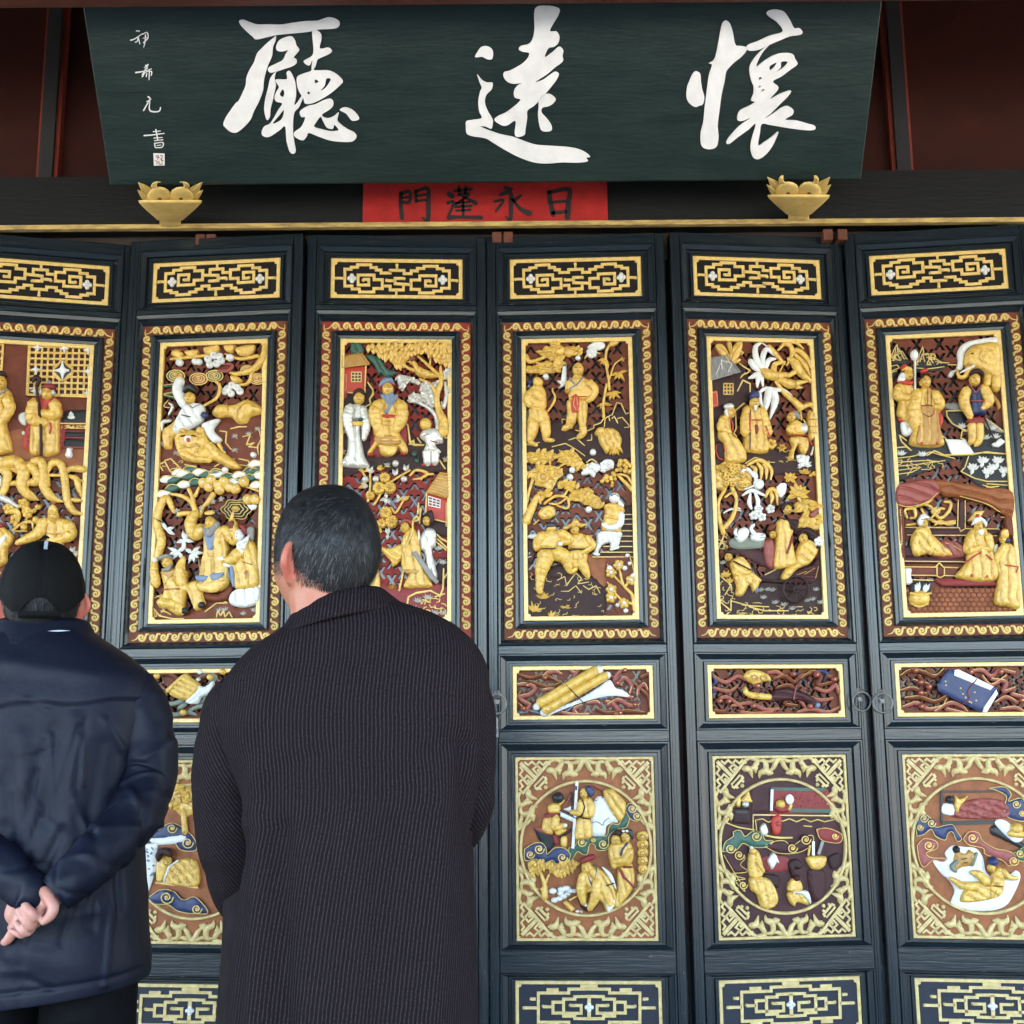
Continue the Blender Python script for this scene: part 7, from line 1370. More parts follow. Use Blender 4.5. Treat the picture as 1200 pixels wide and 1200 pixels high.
mat('trouser_black', (.0035, .0035, .0045), .8, .08, var=.3, vscale=30)
mat('leather', (.012, .010, .009), .4, .5)
mat('cap_black', (.003, .003, .0032), .75, .12, var=.25, vscale=60, bump=.25, bscale=700)
mat('skin_warm', (.36, .15, .09), .5, .4, var=.22, vscale=30, col2=(.36, .115, .07), bump=.08, bscale=200)
mat('skin_ear', (.42, .125, .08), .5, .4, var=.3, vscale=60, col2=(.36, .07, .05))
mat('skin_hand', (.46, .235, .18), .48, .4, var=.3, vscale=45, col2=(.42, .17, .125), bump=.1, bscale=160)
mat('hair_black', (.007, .007, .008), .5, .3, var=.3, vscale=60)
mat('scalp', (.07, .045, .04), .6, .3, var=.5, vscale=200, col2=(.012, .011, .012))
mat('hair_grey', (.09, .085, .085), .45, .5)
mat('eye', (.05, .03, .02), .2, .5)
for k in ('skin_warm', 'skin_hand'):
    b = MATS[k].node_tree.nodes['Principled BSDF']; b.inputs['Subsurface Weight'].default_value = .15; b.inputs['Subsurface Radius'].default_value = (.01, .004, .002); b.inputs['Subsurface Scale'].default_value = .6

def uvmesh(name, grids, parent):
    """grids: list of (P[nu][nv] of Vector, U[nu][nv] of (u, v), material, wrap)"""
    V, F, UV, MI, mats_ = [], [], [], [], []
    for P, U, m, wrap in grids:
        if m not in mats_: mats_.append(m)
        o = len(V); nu, nv = len(P), len(P[0])
        for r in P: V += [tuple(q) for q in r]
        for i in range(nu - 1):
            for j in range(nv if wrap else nv - 1):
                k = (j + 1) % nv; F.append((o + i * nv + j, o + (i + 1) * nv + j, o + (i + 1) * nv + k, o + i * nv + k))
                u0, u1, u2, u3 = U[i][j], U[i + 1][j], U[i + 1][k], U[i][k]
                if wrap and k == 0: u2 = (2 * u1[0] - U[i + 1][j - 1][0], u2[1]); u3 = (2 * u0[0] - U[i][j - 1][0], u3[1])
                UV += [u0, u1, u2, u3]; MI.append(mats_.index(m))
    me = bpy.data.meshes.new(name); me.from_pydata(V, [], F); l = me.uv_layers.new(name='cloth')
    l.data.foreach_set('uv', [c for q in UV for c in q])
    for m in mats_: me.materials.append(MATS[m])
    me.polygons.foreach_set('material_index', MI); me.polygons.foreach_set('use_smooth', [True] * len(F)); me.update()
    fix_normals(me)
    return link(bpy.data.objects.new(name, me), parent)

def torso_rows(rows, Yc, n=96, sub=5, e=2.3, ridges=(), nz=.004, seed=0, back=1.0, step=None):
    """rows: (xl, yl, xr, yr, depth) in photo px at distance Yc -> smooth rings with draped folds"""
    R_ = spline(np.array([(*r, i) for i, r in enumerate(rows)]), 1e9) if False else np.array(rows, float)
    dense = []
    for i in range(len(R_) - 1):
        a, b, c, d = R_[max(0, i - 1)], R_[i], R_[i + 1], R_[min(len(R_) - 1, i + 2)]
        for k in range(sub):
            t = k / sub; dense.append(.5 * (2 * b + (c - a) * t + (2 * a - 5 * b + 4 * c - d) * t * t + (3 * b - a - 3 * c + d) * t ** 3))
    dense.append(R_[-1])
    P, U = [], []; vlen = 0; prev = None
    for r in dense:
        xl, yl, xr, yr, dp = r
        A, B = W(xl, yl, Yc), W(xr, yr, Yc); c = (A + B) / 2; hx = (B - A) / 2
        row = []; uu = []
        for j in range(n):
            th = 2 * math.pi * j / n         # 0 = right, pi/2 = front (away), 3pi/2 = back (towards camera)
            cx, sy = math.cos(th), math.sin(th)
            x = math.copysign(abs(cx) ** (2 / e), cx); y = math.copysign(abs(sy) ** (2 / e), sy)
            p = c + hx * x + Vector((0, y * dp * (back if y < 0 else 1), 0))
            nrm = Vector((cx * .6, sy, 0)).normalized()
            px_ = xl + (xr - xl) * (x + 1) / 2; py_ = yl + (yr - yl) * (x + 1) / 2
            d = 0
            if sy < .2:
                for (x0, y0, x1, y1, wd, am) in ridges:
                    vx, vy = x1 - x0, y1 - y0; L2 = vx * vx + vy * vy; t = ((px_ - x0) * vx + (py_ - y0) * vy) / L2
                    tc = min(1, max(0, t)); qx, qy = px_ - x0 - vx * tc, py_ - y0 - vy * tc; dd = math.hypot(qx, qy)
                    d += am * math.exp(-(dd / wd) ** 2) * (1 if 0 <= t <= 1 else .8)
            if step and sy < .3: d += step[1] / (1 + math.exp(max(-30, min(30, (py_ - step[0](px_)) / .9))))
            d += nz * (noise.noise(Vector((p.x * 9 + seed, p.y * 9, p.z * 3))) + .5 * noise.noise(Vector((p.x * 22 + seed, p.y * 22, p.z * 7))))
            row.append(p + nrm * d)
            uu.append(None)
        # arc length from the centre of the back
        jb = int(n * .75); s_ = [0] * n
        for q in range(1, n // 2 + 1):
            j, k = (jb + q) % n, (jb + q - 1) % n; s_[j] = s_[k] + (row[j] - row[k]).length
        for q in range(1, n // 2):
            j, k = (jb - q) % n, (jb - q + 1) % n; s_[j] = s_[k] - (row[j] - row[k]).length
        if prev is not None: vlen += (row[jb] - prev).length
        prev = row[jb].copy()
        P.append(row); U.append([(s_[j], vlen) for j in range(n)])
    return P, U
def sleeve_rows(path, n=40, sub=8, folds=(), nz=.003, seed=0, squash=1.0):
    """path: (px, py, Y, radius)"""
    pts3 = [(*W(a, b, y), r) for a, b, y, r in path]; D = []
    Q = np.array(pts3)
    for i in range(len(Q) - 1):
        a, b, c, d = Q[max(0, i - 1)], Q[i], Q[i + 1], Q[min(len(Q) - 1, i + 2)]
        for k in range(sub):
            t = k / sub; D.append(.5 * (2 * b + (c - a) * t + (2 * a - 5 * b + 4 * c - d) * t * t + (3 * b - a - 3 * c + d) * t ** 3))
    D.append(Q[-1]); D = np.array(D); tg = np.gradient(D[:, :3], axis=0); P, U = [], []; v = 0
    ref = Vector((1, 0, 0))
    for i, q in enumerate(D):
        t = Vector(tg[i]).normalized(); a = (ref - t * ref.dot(t)).normalized(); ref = a; b = t.cross(a); c = Vector(q[:3])
        if i: v += (c - Vector(D[i - 1][:3])).length
        f = i / (len(D) - 1); row, uu = [], []
        for j in range(n):
            th = 2 * math.pi * j / n; dr = 0
            for (f0, wd, am, th0, sp) in folds:
                ph = math.cos(th - th0); k = .55 * max(-.2, .5 + 1.3 * noise.noise(Vector((math.cos(th) * 1.1 + f0 * 17, math.sin(th) * 1.1, f0 * 31))))
                dr += am * math.exp(-((f - f0 - .03 * math.sin(2 * th + f0 * 40)) / wd) ** 2) * k
            dir_ = a * math.cos(th) + b * math.sin(th)
            p0 = c + dir_ * q[3]
            dr += nz * (noise.noise(p0 * 11 + Vector((seed, 0, 0))) + .6 * noise.noise(p0 * 26 + Vector((seed, 3, 0))))
            row.append(c + dir_ * (q[3] + dr)); uu.append((q[3] * th, v))
        P.append(row); U.append(uu)
    return P, U
def headgeo(mb, C, yaw, m, scale=1.0, face=True):
    """shaped head; local x right, y the way it faces"""
    N, M = 64, 40; cy, sy_ = math.cos(yaw), math.sin(yaw)
    def T(x, y, z): return (C.x + (x * cy - y * sy_) * scale, C.y + (x * sy_ + y * cy) * scale, C.z + z * scale)
    def S(th, ph, off=0):
        sp = math.sin(ph); sp = sp ** .80 if math.cos(ph) > 0 else sp; x, y, z = sp * math.cos(th), sp * math.sin(th), math.cos(ph)
        s = max(0, -z); a, b, c = .076 + off, .098 + off, .116 + off
        X = x * a * (1 - .17 * s ** 1.4); Y = y * b * ((1 - .34 * s ** 1.1) if y < 0 else (1 - .06 * s)); Z = z * c
        if y < 0: Y *= 1 + .05 * max(0, z)
        if y > 0 and face:
            g = lambda x0, z0, wx, wz: math.exp(-((X - x0) / wx) ** 2 - ((Z - z0) / wz) ** 2)
            Y += y * (.020 * g(0, -.030, .013, .020) + .010 * g(0, -.008, .010, .022) + .005 * g(0, .018, .05, .010) - .009 * (g(.033, .002, .016, .011) + g(-.033, .002, .016, .011)) + .007 * g(0, -.066, .026, .010) - .004 * g(0, -.079, .02, .006) + .006 * g(0, -.1, .022, .016) + .009 * (g(.048, -.03, .022, .024) + g(-.048, -.03, .022, .024)))
        return X, Y, Z
    rows = [[T(*S(2 * math.pi * j / N, math.pi * (i + .01) / (M + .02))) for j in range(N)] for i in range(M + 1)]
    mb.grid(rows, m, True, wrap_v=True)
    if face:
        for sx in (-1, 1):
            P = [[T(sx * .033 + math.sin(p) * math.cos(t) * .0125, .083 + math.sin(p) * math.sin(t) * .0125, .002 + math.cos(p) * .0125) for t in np.linspace(0, 2 * math.pi, 12, endpoint=False)] for p in np.linspace(.05, math.pi - .05, 8)]
            mb.grid(P, m, True, wrap_v=True)
    # ears: a leaning shell with a rolled rim and a lobe
    for sx in (-1, 1):
        rows = []
        for k in range(11):
            t = k / 10; prof = [(.000, .004), (.010, .010), (.017, .013), (.021, .010), (.022, .004), (.019, .000), (.014, .002), (.008, -.004), (.002, -.004)]
            row = []
            hz = (.5 - t) * .070; wd = math.sin(math.pi * (.10 + .82 * t)) ** .7 * (1.0 if t < .55 else 1.0 - .55 * (t - .55) / .45)
            for (o, b_) in prof:
                row.append(T(sx * (.069 + o * (1.35 * wd)), -.008 - (o * 1.25) * wd * .6 + b_ * .9 + .010 * (.5 - t) * -1, -.012 + hz))
            rows.append(row)
        mb.grid(rows, m, True)
        mb.grid([[Vector(q) + Vector(T(-sx * .003, 0, 0)) - Vector(T(0, 0, 0)) + (Vector(T(0, -.003, 0)) - Vector(T(0, 0, 0))) for q in r] for r in rows], m, True)
    return T, S
def remeshed(mb, name, parent, voxel, m, smooth=2):
    me = bpy.data.meshes.new('tmp'); me.from_pydata(mb.v, [], mb.f); me.update(); fix_normals(me)
    o = link(bpy.data.objects.new('tmp', me)); r = o.modifiers.new('r', 'REMESH'); r.mode = 'VOXEL'; r.voxel_size = voxel; r.use_smooth_shade = True
    s_ = o.modifiers.new('s', 'SMOOTH'); s_.iterations = smooth; s_.factor = .5
    dg = bpy.context.evaluated_depsgraph_get(); me2 = bpy.data.meshes.new_from_object(o.evaluated_get(dg)); me2.name = name
    bpy.data.objects.remove(o); me2.materials.clear()
    for q in m: me2.materials.append(MATS[q])
    me2.polygons.foreach_set('use_smooth', [True] * len(me2.polygons))
    return link(bpy.data.objects.new(name, me2), parent)
def ears(ob, T):
    me = ob.data; vs = np.empty(len(me.vertices) * 3); me.vertices.foreach_get('co', vs); vs = vs.reshape(-1, 3); mi = np.array([p.material_index for p in me.polygons]); p0 = np.array([p.vertices[0] for p in me.polygons])
    for sx in (-1, 1): mi[np.linalg.norm(vs[p0] - np.array(T(sx * .088, -.014, -.014)), axis=1) < .030] = 1 if 'skin_hand' not in [m.name for m in me.materials] else 2
    me.polygons.foreach_set('material_index', mi)
def limb(mb, P, rad, m='skin_warm', n=14, sub=5):
    """closed tapered limb through 3-D points"""
    Q = np.array([(*p, r) for p, r in zip(P, rad)]); D = []
    for i in range(len(Q) - 1):
        a, b, c, d = Q[max(0, i - 1)], Q[i], Q[i + 1], Q[min(len(Q) - 1, i + 2)]
        for k in range(sub):
            t = k / sub; D.append(.5 * (2 * b + (c - a) * t + (2 * a - 5 * b + 4 * c - d) * t * t + (3 * b - a - 3 * c + d) * t ** 3))
    D.append(Q[-1]); D = np.array(D); tg = np.gradient(D[:, :3], axis=0)
    t0, t1 = Vector(tg[0]).normalized(), Vector(tg[-1]).normalized()
    cap0 = [np.array([*(Vector(D[0][:3]) - t0 * D[0][3] * math.sin(a)), D[0][3] * math.cos(a)]) for a in (1.4, .9, .45)]
    cap1 = [np.array([*(Vector(D[-1][:3]) + t1 * D[-1][3] * math.sin(a)), D[-1][3] * math.cos(a)]) for a in (.45, .9, 1.4)]
    TG = [tg[0]] * 3 + list(tg) + [tg[-1]] * 3; D = cap0 + list(D) + cap1; rows = []; ref = Vector((.3, 1, .2))
    for q, t in zip(D, TG):
        t = Vector(t).normalized(); a = (ref - t * ref.dot(t)).normalized(); b = t.cross(a); ref = a
        rows.append([Vector(q[:3]) + (a * math.cos(z) + b * math.sin(z)) * max(q[3], .0003) for z in np.linspace(0, 2 * math.pi, n, endpoint=False)])
    mb.grid(rows, m, True, wrap_v=True); mb.add(rows[0], [list(range(n))[::-1]], m); mb.add(rows[-1], [list(range(n))], m)
def hair_shell(name, parent, T, S, mask, off, wh, n_str, grey, seed, ln=(.014, .022), lift=.5):
    """short hair: a thin rough cap plus several thousand fine strands growing away from the whorl"""
    rg_ = random.Random(seed); mb = MB(); N, M = 96, 60
    G = [[None] * N for _ in range(M + 1)]; ok = [[False] * N for _ in range(M + 1)]
    for i in range(M + 1):
        for j in range(N):
            th, ph = 2 * math.pi * j / N, math.pi * (i + .01) / (M + .02); x, y, z = S(th, ph)
            k = mask(x, y, z); ok[i][j] = k > 0; o = off * min(1, max(0, k) * 14 + .12)
            x, y, z = S(th, ph, o + .0016 * noise.noise(Vector((x * 90, y * 90, z * 60)))); G[i][j] = T(x, y, z)
    idx = {}; V, F = [], []
    for i in range(M):
        for j in range(N):
            q = [(i, j), (i + 1, j), (i + 1, (j + 1) % N), (i, (j + 1) % N)]
            if all(ok[a][b] for a, b in q):
                for w_ in q:
                    if w_ not in idx: idx[w_] = len(V); V.append(G[w_[0]][w_[1]])
                F.append([idx[w_] for w_ in q])
    Tw = Vector(T(*wh)); sc_ = [f for f in F if (Vector(V[f[0]]) - Tw).length < .0165 + .004 * noise.noise(Vector(V[f[0]]) * 300)]; ns = set(map(tuple, sc_))
    mb.add(V, [f for f in F if tuple(f) not in ns], 'hair_black', True); mb.add(V, sc_, 'scalp', True)
    cnt = 0
    while cnt < n_str:
        u = rg_.uniform(-1, 1); ph = math.acos(u); th = rg_.uniform(0, 2 * math.pi); x, y, z = S(th, ph); k = mask(x, y, z)
        if k <= rg_.uniform(-.02, .0): continue
        cnt += 1
        p = Vector((x, y, z)); nrm = Vector((x / .076 ** 2, y / .098 ** 2, z / .116 ** 2)).normalized()
        away = p - Vector(wh); away -= nrm * away.dot(nrm); r = away.length; away = away.normalized() if r > 1e-5 else Vector((1, 0, 0))
        swirl = nrm.cross(away); d = (away + swirl * (.55 * math.exp(-r / .04)) + Vector((rg_.gauss(0, .25), rg_.gauss(0, .25), -.35 + rg_.gauss(0, .2)))).normalized(); d = (d - nrm * d.dot(nrm) * .8).normalized()
        L_ = rg_.uniform(*ln) * (.55 if k < .025 else 1); side = d.cross(nrm).normalized() * rg_.uniform(.00022, .00045); o = off * min(1, max(0, k) * 14 + .12)
        a = p + nrm * (o - .001); b = a + d * L_ * .5 + nrm * .0022 * lift; c = a + d * L_ + nrm * .001 * lift
        if r < .006 and rg_.random() < .6: continue
        mb.add([T(*(a - side)), T(*(a + side)), T(*(b + side * .8)), T(*(b - side * .8)), T(*c)], [(0, 1, 2, 3), (3, 2, 4)], 'hair_grey' if rg_.random() < grey(x, y, z) else 'hair_black')
    return mb.build(name, parent)
def hand(mb, wrist, palm, up_, curl, s=1.0, side=1):
    """relaxed curled hand: palm, four unequal fingers, thumb from the side of the palm"""
    d = (palm - wrist).normalized(); u = (up_ - d * up_.dot(d)).normalized(); r = d.cross(u)
    limb(mb, [wrist, wrist + d * .045 * s, wrist + d * .085 * s], [.026 * s, .032 * s, .030 * s])
    for k, (ln, o) in enumerate(((.070, -.030), (.080, -.010), (.075, .010), (.058, .029))):
        b = wrist + d * .088 * s + r * o * s * side; a1 = curl * .8; P = [b, b + (d * math.cos(a1) - u * math.sin(a1)) * ln * .45 * s]
        a2 = curl * 1.7; P.append(P[-1] + (d * math.cos(a2) - u * math.sin(a2)) * ln * .32 * s); a3 = curl * 2.3; P.append(P[-1] + (d * math.cos(a3) - u * math.sin(a3)) * ln * .26 * s)
        limb(mb, P, [.0098 * s, .0092 * s, .0085 * s, .007 * s])
    b = wrist + d * .03 * s - r * .028 * s * side; P = [b, b + (d * .6 - r * side * .7 - u * .3) * .035 * s, b + (d * 1.2 - r * side * .8 - u * .6) * .055 * s]
    limb(mb, P, [.013 * s, .011 * s, .008 * s])
def legs(o_name, parent, hipL, hipR, floor, m, rad=(.098, .088, .076, .072)):
    for h in (hipL, hipR):
        g = [(h, rad[0]), (Vector((h.x, h.y + .01, h.z - .22)), rad[1]), (Vector((h.x, h.y + .02, (h.z + floor) / 2 - .02)), rad[2]), (Vector((h.x, h.y, floor + .06)), rad[3])]
        yield g

# ------------------------------------------------------------------ man in the ribbed overcoat
def man_coat():
    Yc = 1.93
    e = empty('person', 'man in a dark ribbed overcoat, short greying hair, seen from behind', 'person', (W(415, 900, Yc).x, Yc, .12))
    inv = -Vector(e.location); FL = .12
    body = MB(); HC = W(381, 656, Yc + .005); yaw = R(44)
    T, S = headgeo(body, HC, yaw, 'skin_warm')
    nk = W(394, 730, Yc + .01); limb(body, [HC + Vector((0, -.01, -.05)), HC + Vector((.006, -.012, -.10)), nk + Vector((0, 0, -.05))], [.058, .058, .068])
    ch = W(415, 860, Yc); hp = W(416, 1150, Yc); limb(body, [nk + Vector((0, 0, -.06)), ch, W(415, 1000, Yc), hp], [.07, .115, .12, .12])
    sL, sR = W(300, 835, Yc), W(520, 815, Yc); eL, eR = W(285, 1035, Yc + .06), W(538, 960, Yc + .08); hL, hR = W(340, 1075, Yc + .27), W(500, 1040, Yc + .27)
    for s_, el, h_ in ((sL, eL, hL), (sR, eR, hR)): limb(body, [ch + (s_ - ch) * .5, s_, el, h_], [.05, .036, .03, .025])
    hand(body, hL, W(380, 1082, Yc + .29), Vector((0, 1, 0)), .5); hand(body, hR, W(460, 1075, Yc + .29), Vector((0, 1, 0)), .5, side=-1)
    hipL, hipR = hp + Vector((-.09, 0, -.03)), hp + Vector((.09, 0, -.03))
    for g in legs('', None, hipL, hipR, FL, None): limb(body, [p for p, r in g], [r * .72 for p, r in g]); f = g[-1][0]; limb(body, [Vector((f.x, f.y - .02, FL + .04)), Vector((f.x, f.y + .14, FL + .03))], [.035, .03])
    ob = remeshed(body, 'body', e, .0042, ['skin_warm', 'skin_ear']); ob.location = inv; ears(ob, T)
    def mask(x, y, z):
        lim = -.052 - .02 * max(0, -y / .098)              # nape
        k = z - lim
        if abs(x) > .045: k = min(k, z + .012 + .03 * max(0, -y / .05) + .25 * max(0, -y - .02))     # above and behind the ear
        k = min(k, (.062 - y) + (z - .02) * .35 if z > -.02 else (.028 - y))          # forehead and sideburns
        return k
    h = hair_shell('hair', e, T, S, mask, .0085, (.010, -.070, .066), 14000, lambda x, y, z: .12 if x < -.02 else .05, 3); h.location = inv
    # overcoat
    ridges = [(322, 900, 308, 965, 14, .013), (302, 985, 322, 960, 9, -.008), (325, 950, 318, 1250, 14, .016), (350, 960, 356, 1300, 12, -.012), (300, 1000, 300, 1250, 10, -.010), (430, 880, 415, 1300, 18, .010), (460, 940, 452, 1300, 12, -.009), (520, 930, 512, 1250, 16, .011), (540, 860, 440, 930, 12, -.006), (330, 905, 400, 880, 10, -.005), (350, 780, 480, 772, 9, -.004), (548, 870, 552, 985, 7, -.016), (395, 745, 420, 1250, 4, -.0018), (330, 800, 300, 870, 16, .006), (470, 760, 540, 800, 20, .004), (350, 760, 285, 800, 14, .004), (480, 1000, 470, 1300, 16, -.004), (385, 990, 380, 1300, 16, .005)]
    rows = [(356, 716, 440, 697, .052), (330, 738, 474, 707, .072), (301, 757, 514, 722, .092), (274, 784, 546, 745, .108), (256, 815, 566, 775, .122), (252, 850, 572, 812, .132), (266, 892, 570, 862, .138), (288, 940, 562, 922, .142), (289, 990, 556, 984, .146), (281, 1050, 557, 1050, .15), (274, 1120, 560, 1120, .154), (271, 1200, 561, 1200, .158), (266, 1330, 566, 1330, .165), (260, 1520, 572, 1520, .17), (262, 1528, 570, 1528, .165)]
    P, U = torso_rows(rows, Yc, 120, 6, 2.25, ridges, .0035, 1, 1.04)
    g = [(P, U, 'coat_wool', True)]
    P, U = sleeve_rows([(300, 812, Yc, .052), (279, 842, Yc - .005, .062), (271, 900, Yc, .061), (273, 960, Yc + .02, .0585), (281, 1018, Yc + .06, .056), (296, 1056, Yc + .14, .052), (322, 1072, Yc + .24, .045)], 44, 9, [(.30, .05, .007, 2.6, 1), (.42, .035, -.006, 2.8, 1), (.55, .04, .007, 2.4, 1), (.65, .03, -.007, 2.6, 1), (.74, .04, .006, 2.0, 1), (.2, .03, -.005, .5, 1)], .004, 5)
    g.append((P, U, 'coat_wool_sleeve', True))
    P, U = sleeve_rows([(528, 795, Yc, .05), (544, 835, Yc, .052), (545, 890, Yc + .02, .050), (546, 940, Yc + .05, .046), (538, 970, Yc + .13, .042), (515, 1000, Yc + .24, .04)], 44, 9, [(.3, .05, .004, 0, 1), (.5, .04, -.005, 0, 1), (.62, .04, .006, 0, 1)], .003, 9)
    g.append((P, U, 'coat_wool_sleeve', True))
    # turned-down collar
    cr = []; cu = []
    for k, (xl, yl, xr, yr, dp, oy) in enumerate(((346, 727, 446, 697, .064, .0), (342, 722, 448, 690, .067, .0), (340, 724, 452, 692, .072, 0), (332, 737, 462, 700, .084, 0), (318, 753, 478, 712, .098, 0), (315, 757, 481, 716, .098, 0), (322, 755, 474, 713, .088, 0))):
        A, B = W(xl, yl, Yc), W(xr, yr, Yc); c = (A + B) / 2; hx = (B - A) / 2; row = []; uu = []
        for j in range(60):
            th = 2 * math.pi * j / 60; x, y = math.cos(th), math.sin(th)
            z = -.012 * (y + .2) if y > 0 else .010 * (-y) * (1 if k < 3 else .9)
            row.append(c + hx * x + Vector((0, y * dp + .006, z))); uu.append((hx.length * (th - 4.7), k * .012))
        cr.append(row); cu.append(uu)
    g.append((cr, cu, 'coat_wool', True))
    o = uvmesh('overcoat', g, e); o.location = inv
    # inner front edge of the coat seen at the left, trousers, shoes
    P, U = sleeve_rows([(300, 1020, Yc + .06, .05), (296, 1100, Yc + .05, .05), (292, 1250, Yc + .05, .055), (288, 1500, Yc + .05, .06)], 24, 5, (), .002, 2)
    o = uvmesh('coat_lining', [(P, U, 'lining', True)], e); o.location = inv
    tr = MB()
    for gg in legs('', None, hipL, hipR, FL, None): limb(tr, [p for p, r in gg], [r for p, r in gg], 'trouser_black', 20)
    o = tr.build('trousers', e); o.location = inv
    for gg in legs('', None, hipL, hipR, FL, None):
        f = gg[-1][0]; sh = MB(); limb(sh, [Vector((f.x, f.y - .06, FL + .045)), Vector((f.x, f.y + .04, FL + .05)), Vector((f.x, f.y + .17, FL + .037))], [.042, .045, .036], 'leather'); o = sh.build('shoe', e); o.location = inv
man_coat()

# ------------------------------------------------------------------ man in the navy jacket and black cap
def man_jacket():
    Yc = 2.38; FL = .12
    e = empty('person', 'man in a navy jacket and black cap, hands clasped behind his back', 'person', (W(50, 900, Yc).x, Yc, FL)); inv = -Vector(e.location)
    body = MB(); HC = W(49, 705, Yc); T, S = headgeo(body, HC, R(20), 'skin_warm', .97)
    nk = W(50, 765, Yc + .01); limb(body, [HC + Vector((0, -.01, -.05)), HC + Vector((0, -.014, -.11)), nk + Vector((0, 0, -.04))], [.056, .056, .07])
    ch = W(50, 860, Yc); hp = W(50, 1085, Yc); limb(body, [nk + Vector((0, 0, -.06)), ch, W(50, 980, Yc), hp], [.07, .11, .11, .09])
    RS_ = [(160, 812, Yc), (174, 905, Yc - .02), (76, 1037, Yc - .20)]; LS_ = [(-60, 812, Yc), (-74, 905, Yc - .02), (36, 1048, Yc - .185)]
    for P in (RS_, LS_): q = [W(*p) for p in P]; limb(body, [ch + (q[0] - ch) * .5] + q, [.06, .042, .034, .025])
    hy = Yc - .205
    # left hand hangs inside the grip, right hand closes round the wrist: every finger its own chain
    hb = MB()
    def fx(x, y, dy=0): return W(x / 10, 1000 + y / 10, hy + dy)
    limb(hb, [fx(640, 470, .012), fx(540, 560, .005), fx(450, 690, .006), fx(400, 770, .012)], [.022, .023, .021, .017])
    limb(hb, [fx(520, 450, -.012), fx(590, 545, -.022), fx(628, 640, -.03), fx(590, 730, -.032), (fx(512, 800, -.03))], [.0105, .0108, .0100, .0092, .0070])
    limb(hb, [fx(480, 640, -.012), fx(420, 745, -.03), fx(350, 680, -.036), fx(292, 598, -.022)], [.0092, .0090, .0088, .0072])
    limb(hb, [fx(440, 730, -.008), fx(362, 855, -.026), fx(285, 770, -.033), fx(222, 672, -.02)], [.0088, .0085, .0083, .0068])
    limb(hb, [fx(410, 800, 0), fx(325, 925, -.018), fx(255, 890, -.026), fx(200, 822, -.016)], [.0084, .0080, .0078, .0064])
    limb(hb, [fx(360, 850, .01), fx(265, 955, -.004), fx(200, 935, -.01), fx(130, 905, -.004)], [.0072, .0066, .006, .005])
    limb(body, [fx(300, 420, .03), fx(250, 560, .035), fx(200, 700, .04)], [.022, .022, .022])
    for k, (x, y) in enumerate(((230, 640), (190, 760), (170, 860), (110, 930))): limb(body, [fx(280, 700, .02), fx(x, y + 60, .03), fx(x - 60, y + 110, .045)], [.010, .009, .007])
    body.v += []; o_ = len(body.v); body.v.extend(hb.v); body.f.extend([[i + o_ for i in f] for f in hb.f]); body.m.extend(hb.m); body.sm.extend(hb.sm)
    hipL, hipR = hp + Vector((-.095, 0, 0)), hp + Vector((.095, 0, 0))
    for g in legs('', None, hipL, hipR, FL, None): limb(body, [p for p, r in g], [r * .72 for p, r in g]); f = g[-1][0]; limb(body, [Vector((f.x, f.y - .02, FL + .04)), Vector((f.x, f.y + .14, FL + .03))], [.035, .03])
    ob = remeshed(body, 'body', e, .0026, ['skin_warm', 'skin_hand'], 1); ob.location = inv
    zc_ = W(50, 990, hy).z
    me = ob.data; vs = np.empty(len(me.vertices) * 3); me.vertices.foreach_get('co', vs); vs = vs.reshape(-1, 3)
    me.polygons.foreach_set('material_index', [1 if vs[p.vertices[0]][1] < hy + .06 and vs[p.vertices[0]][2] < zc_ else 0 for p in me.polygons])
    def mask(x, y, z):
        k = z + .068; 
        if abs(x) > .05 and y > -.03: k = min(k, z + .005)
        return min(k, .04 - y)
    me.materials.append(MATS['skin_ear']); ears(ob, T)
    h = hair_shell('hair', e, T, S, mask, .006, (0, -.05, .09), 3200, lambda x, y, z: .02, 8); h.location = inv
    # cap: six panels, arched opening over the nape with a strap, peak in front
    cp = MB(); N, M = 72, 22; rows = []
    def cap_pt(th, ph, off):
        x, y, z = S(th, ph, off); seam = abs(math.sin(3 * (th - math.pi / 2))) ; return x, y, z + .004 * math.sin(ph) - .0
    for i in range(M + 1):
        row = []
        for j in range(N):
            th = 2 * math.pi * j / N; back_ = math.exp(-((th - 1.5 * math.pi) / .36) ** 2)
            phm = 1.74 - .0 * back_ ; arch = back_ ** .5 if abs(th - 1.5 * math.pi) < .5 else 0
            tb = abs(th - 1.5 * math.pi); phm = 1.80 - .22 * max(0, 1 - (tb / .46) ** 2) if tb < .46 else 1.80 - .30 * min(1, max(0, (tb - .7) / .6))
            ph = phm * (i / M); d = abs(((th - math.pi / 2) / (math.pi / 3)) % 1 - .5) * 2
            off = .011 - .0032 * math.exp(-((1 - d) / .05) ** 2) + .0012 * noise.noise(Vector((th * 3, ph * 5, 1)))
            x, y, z = S(th, max(ph, .01), off); row.append(T(x, y, z))
        rows.append(row)
    inn = [[Vector(q) + (HC - Vector(q)).normalized() * .004 for q in r] for r in rows]
    cp.grid(rows, 'cap_black', True, wrap_v=True); cp.grid(inn, 'cap_black', True, wrap_v=True); cp.grid([rows[-1], inn[-1]], 'cap_black', True, wrap_v=True)
    o = cp.build('cap', e); fix_normals(o.data); o.location = inv
    def on_cap(x_, z_, off=.0145):
        best = None
        for i in range(200):
            ph = .02 + 1.9 * i / 200; yy = S(1.5 * math.pi, ph, off)
            if best is None or abs(yy[2] - z_) < abs(best[2] - z_): best = yy
        return T(x_, best[1], best[2])
    st = MB(); rows = []
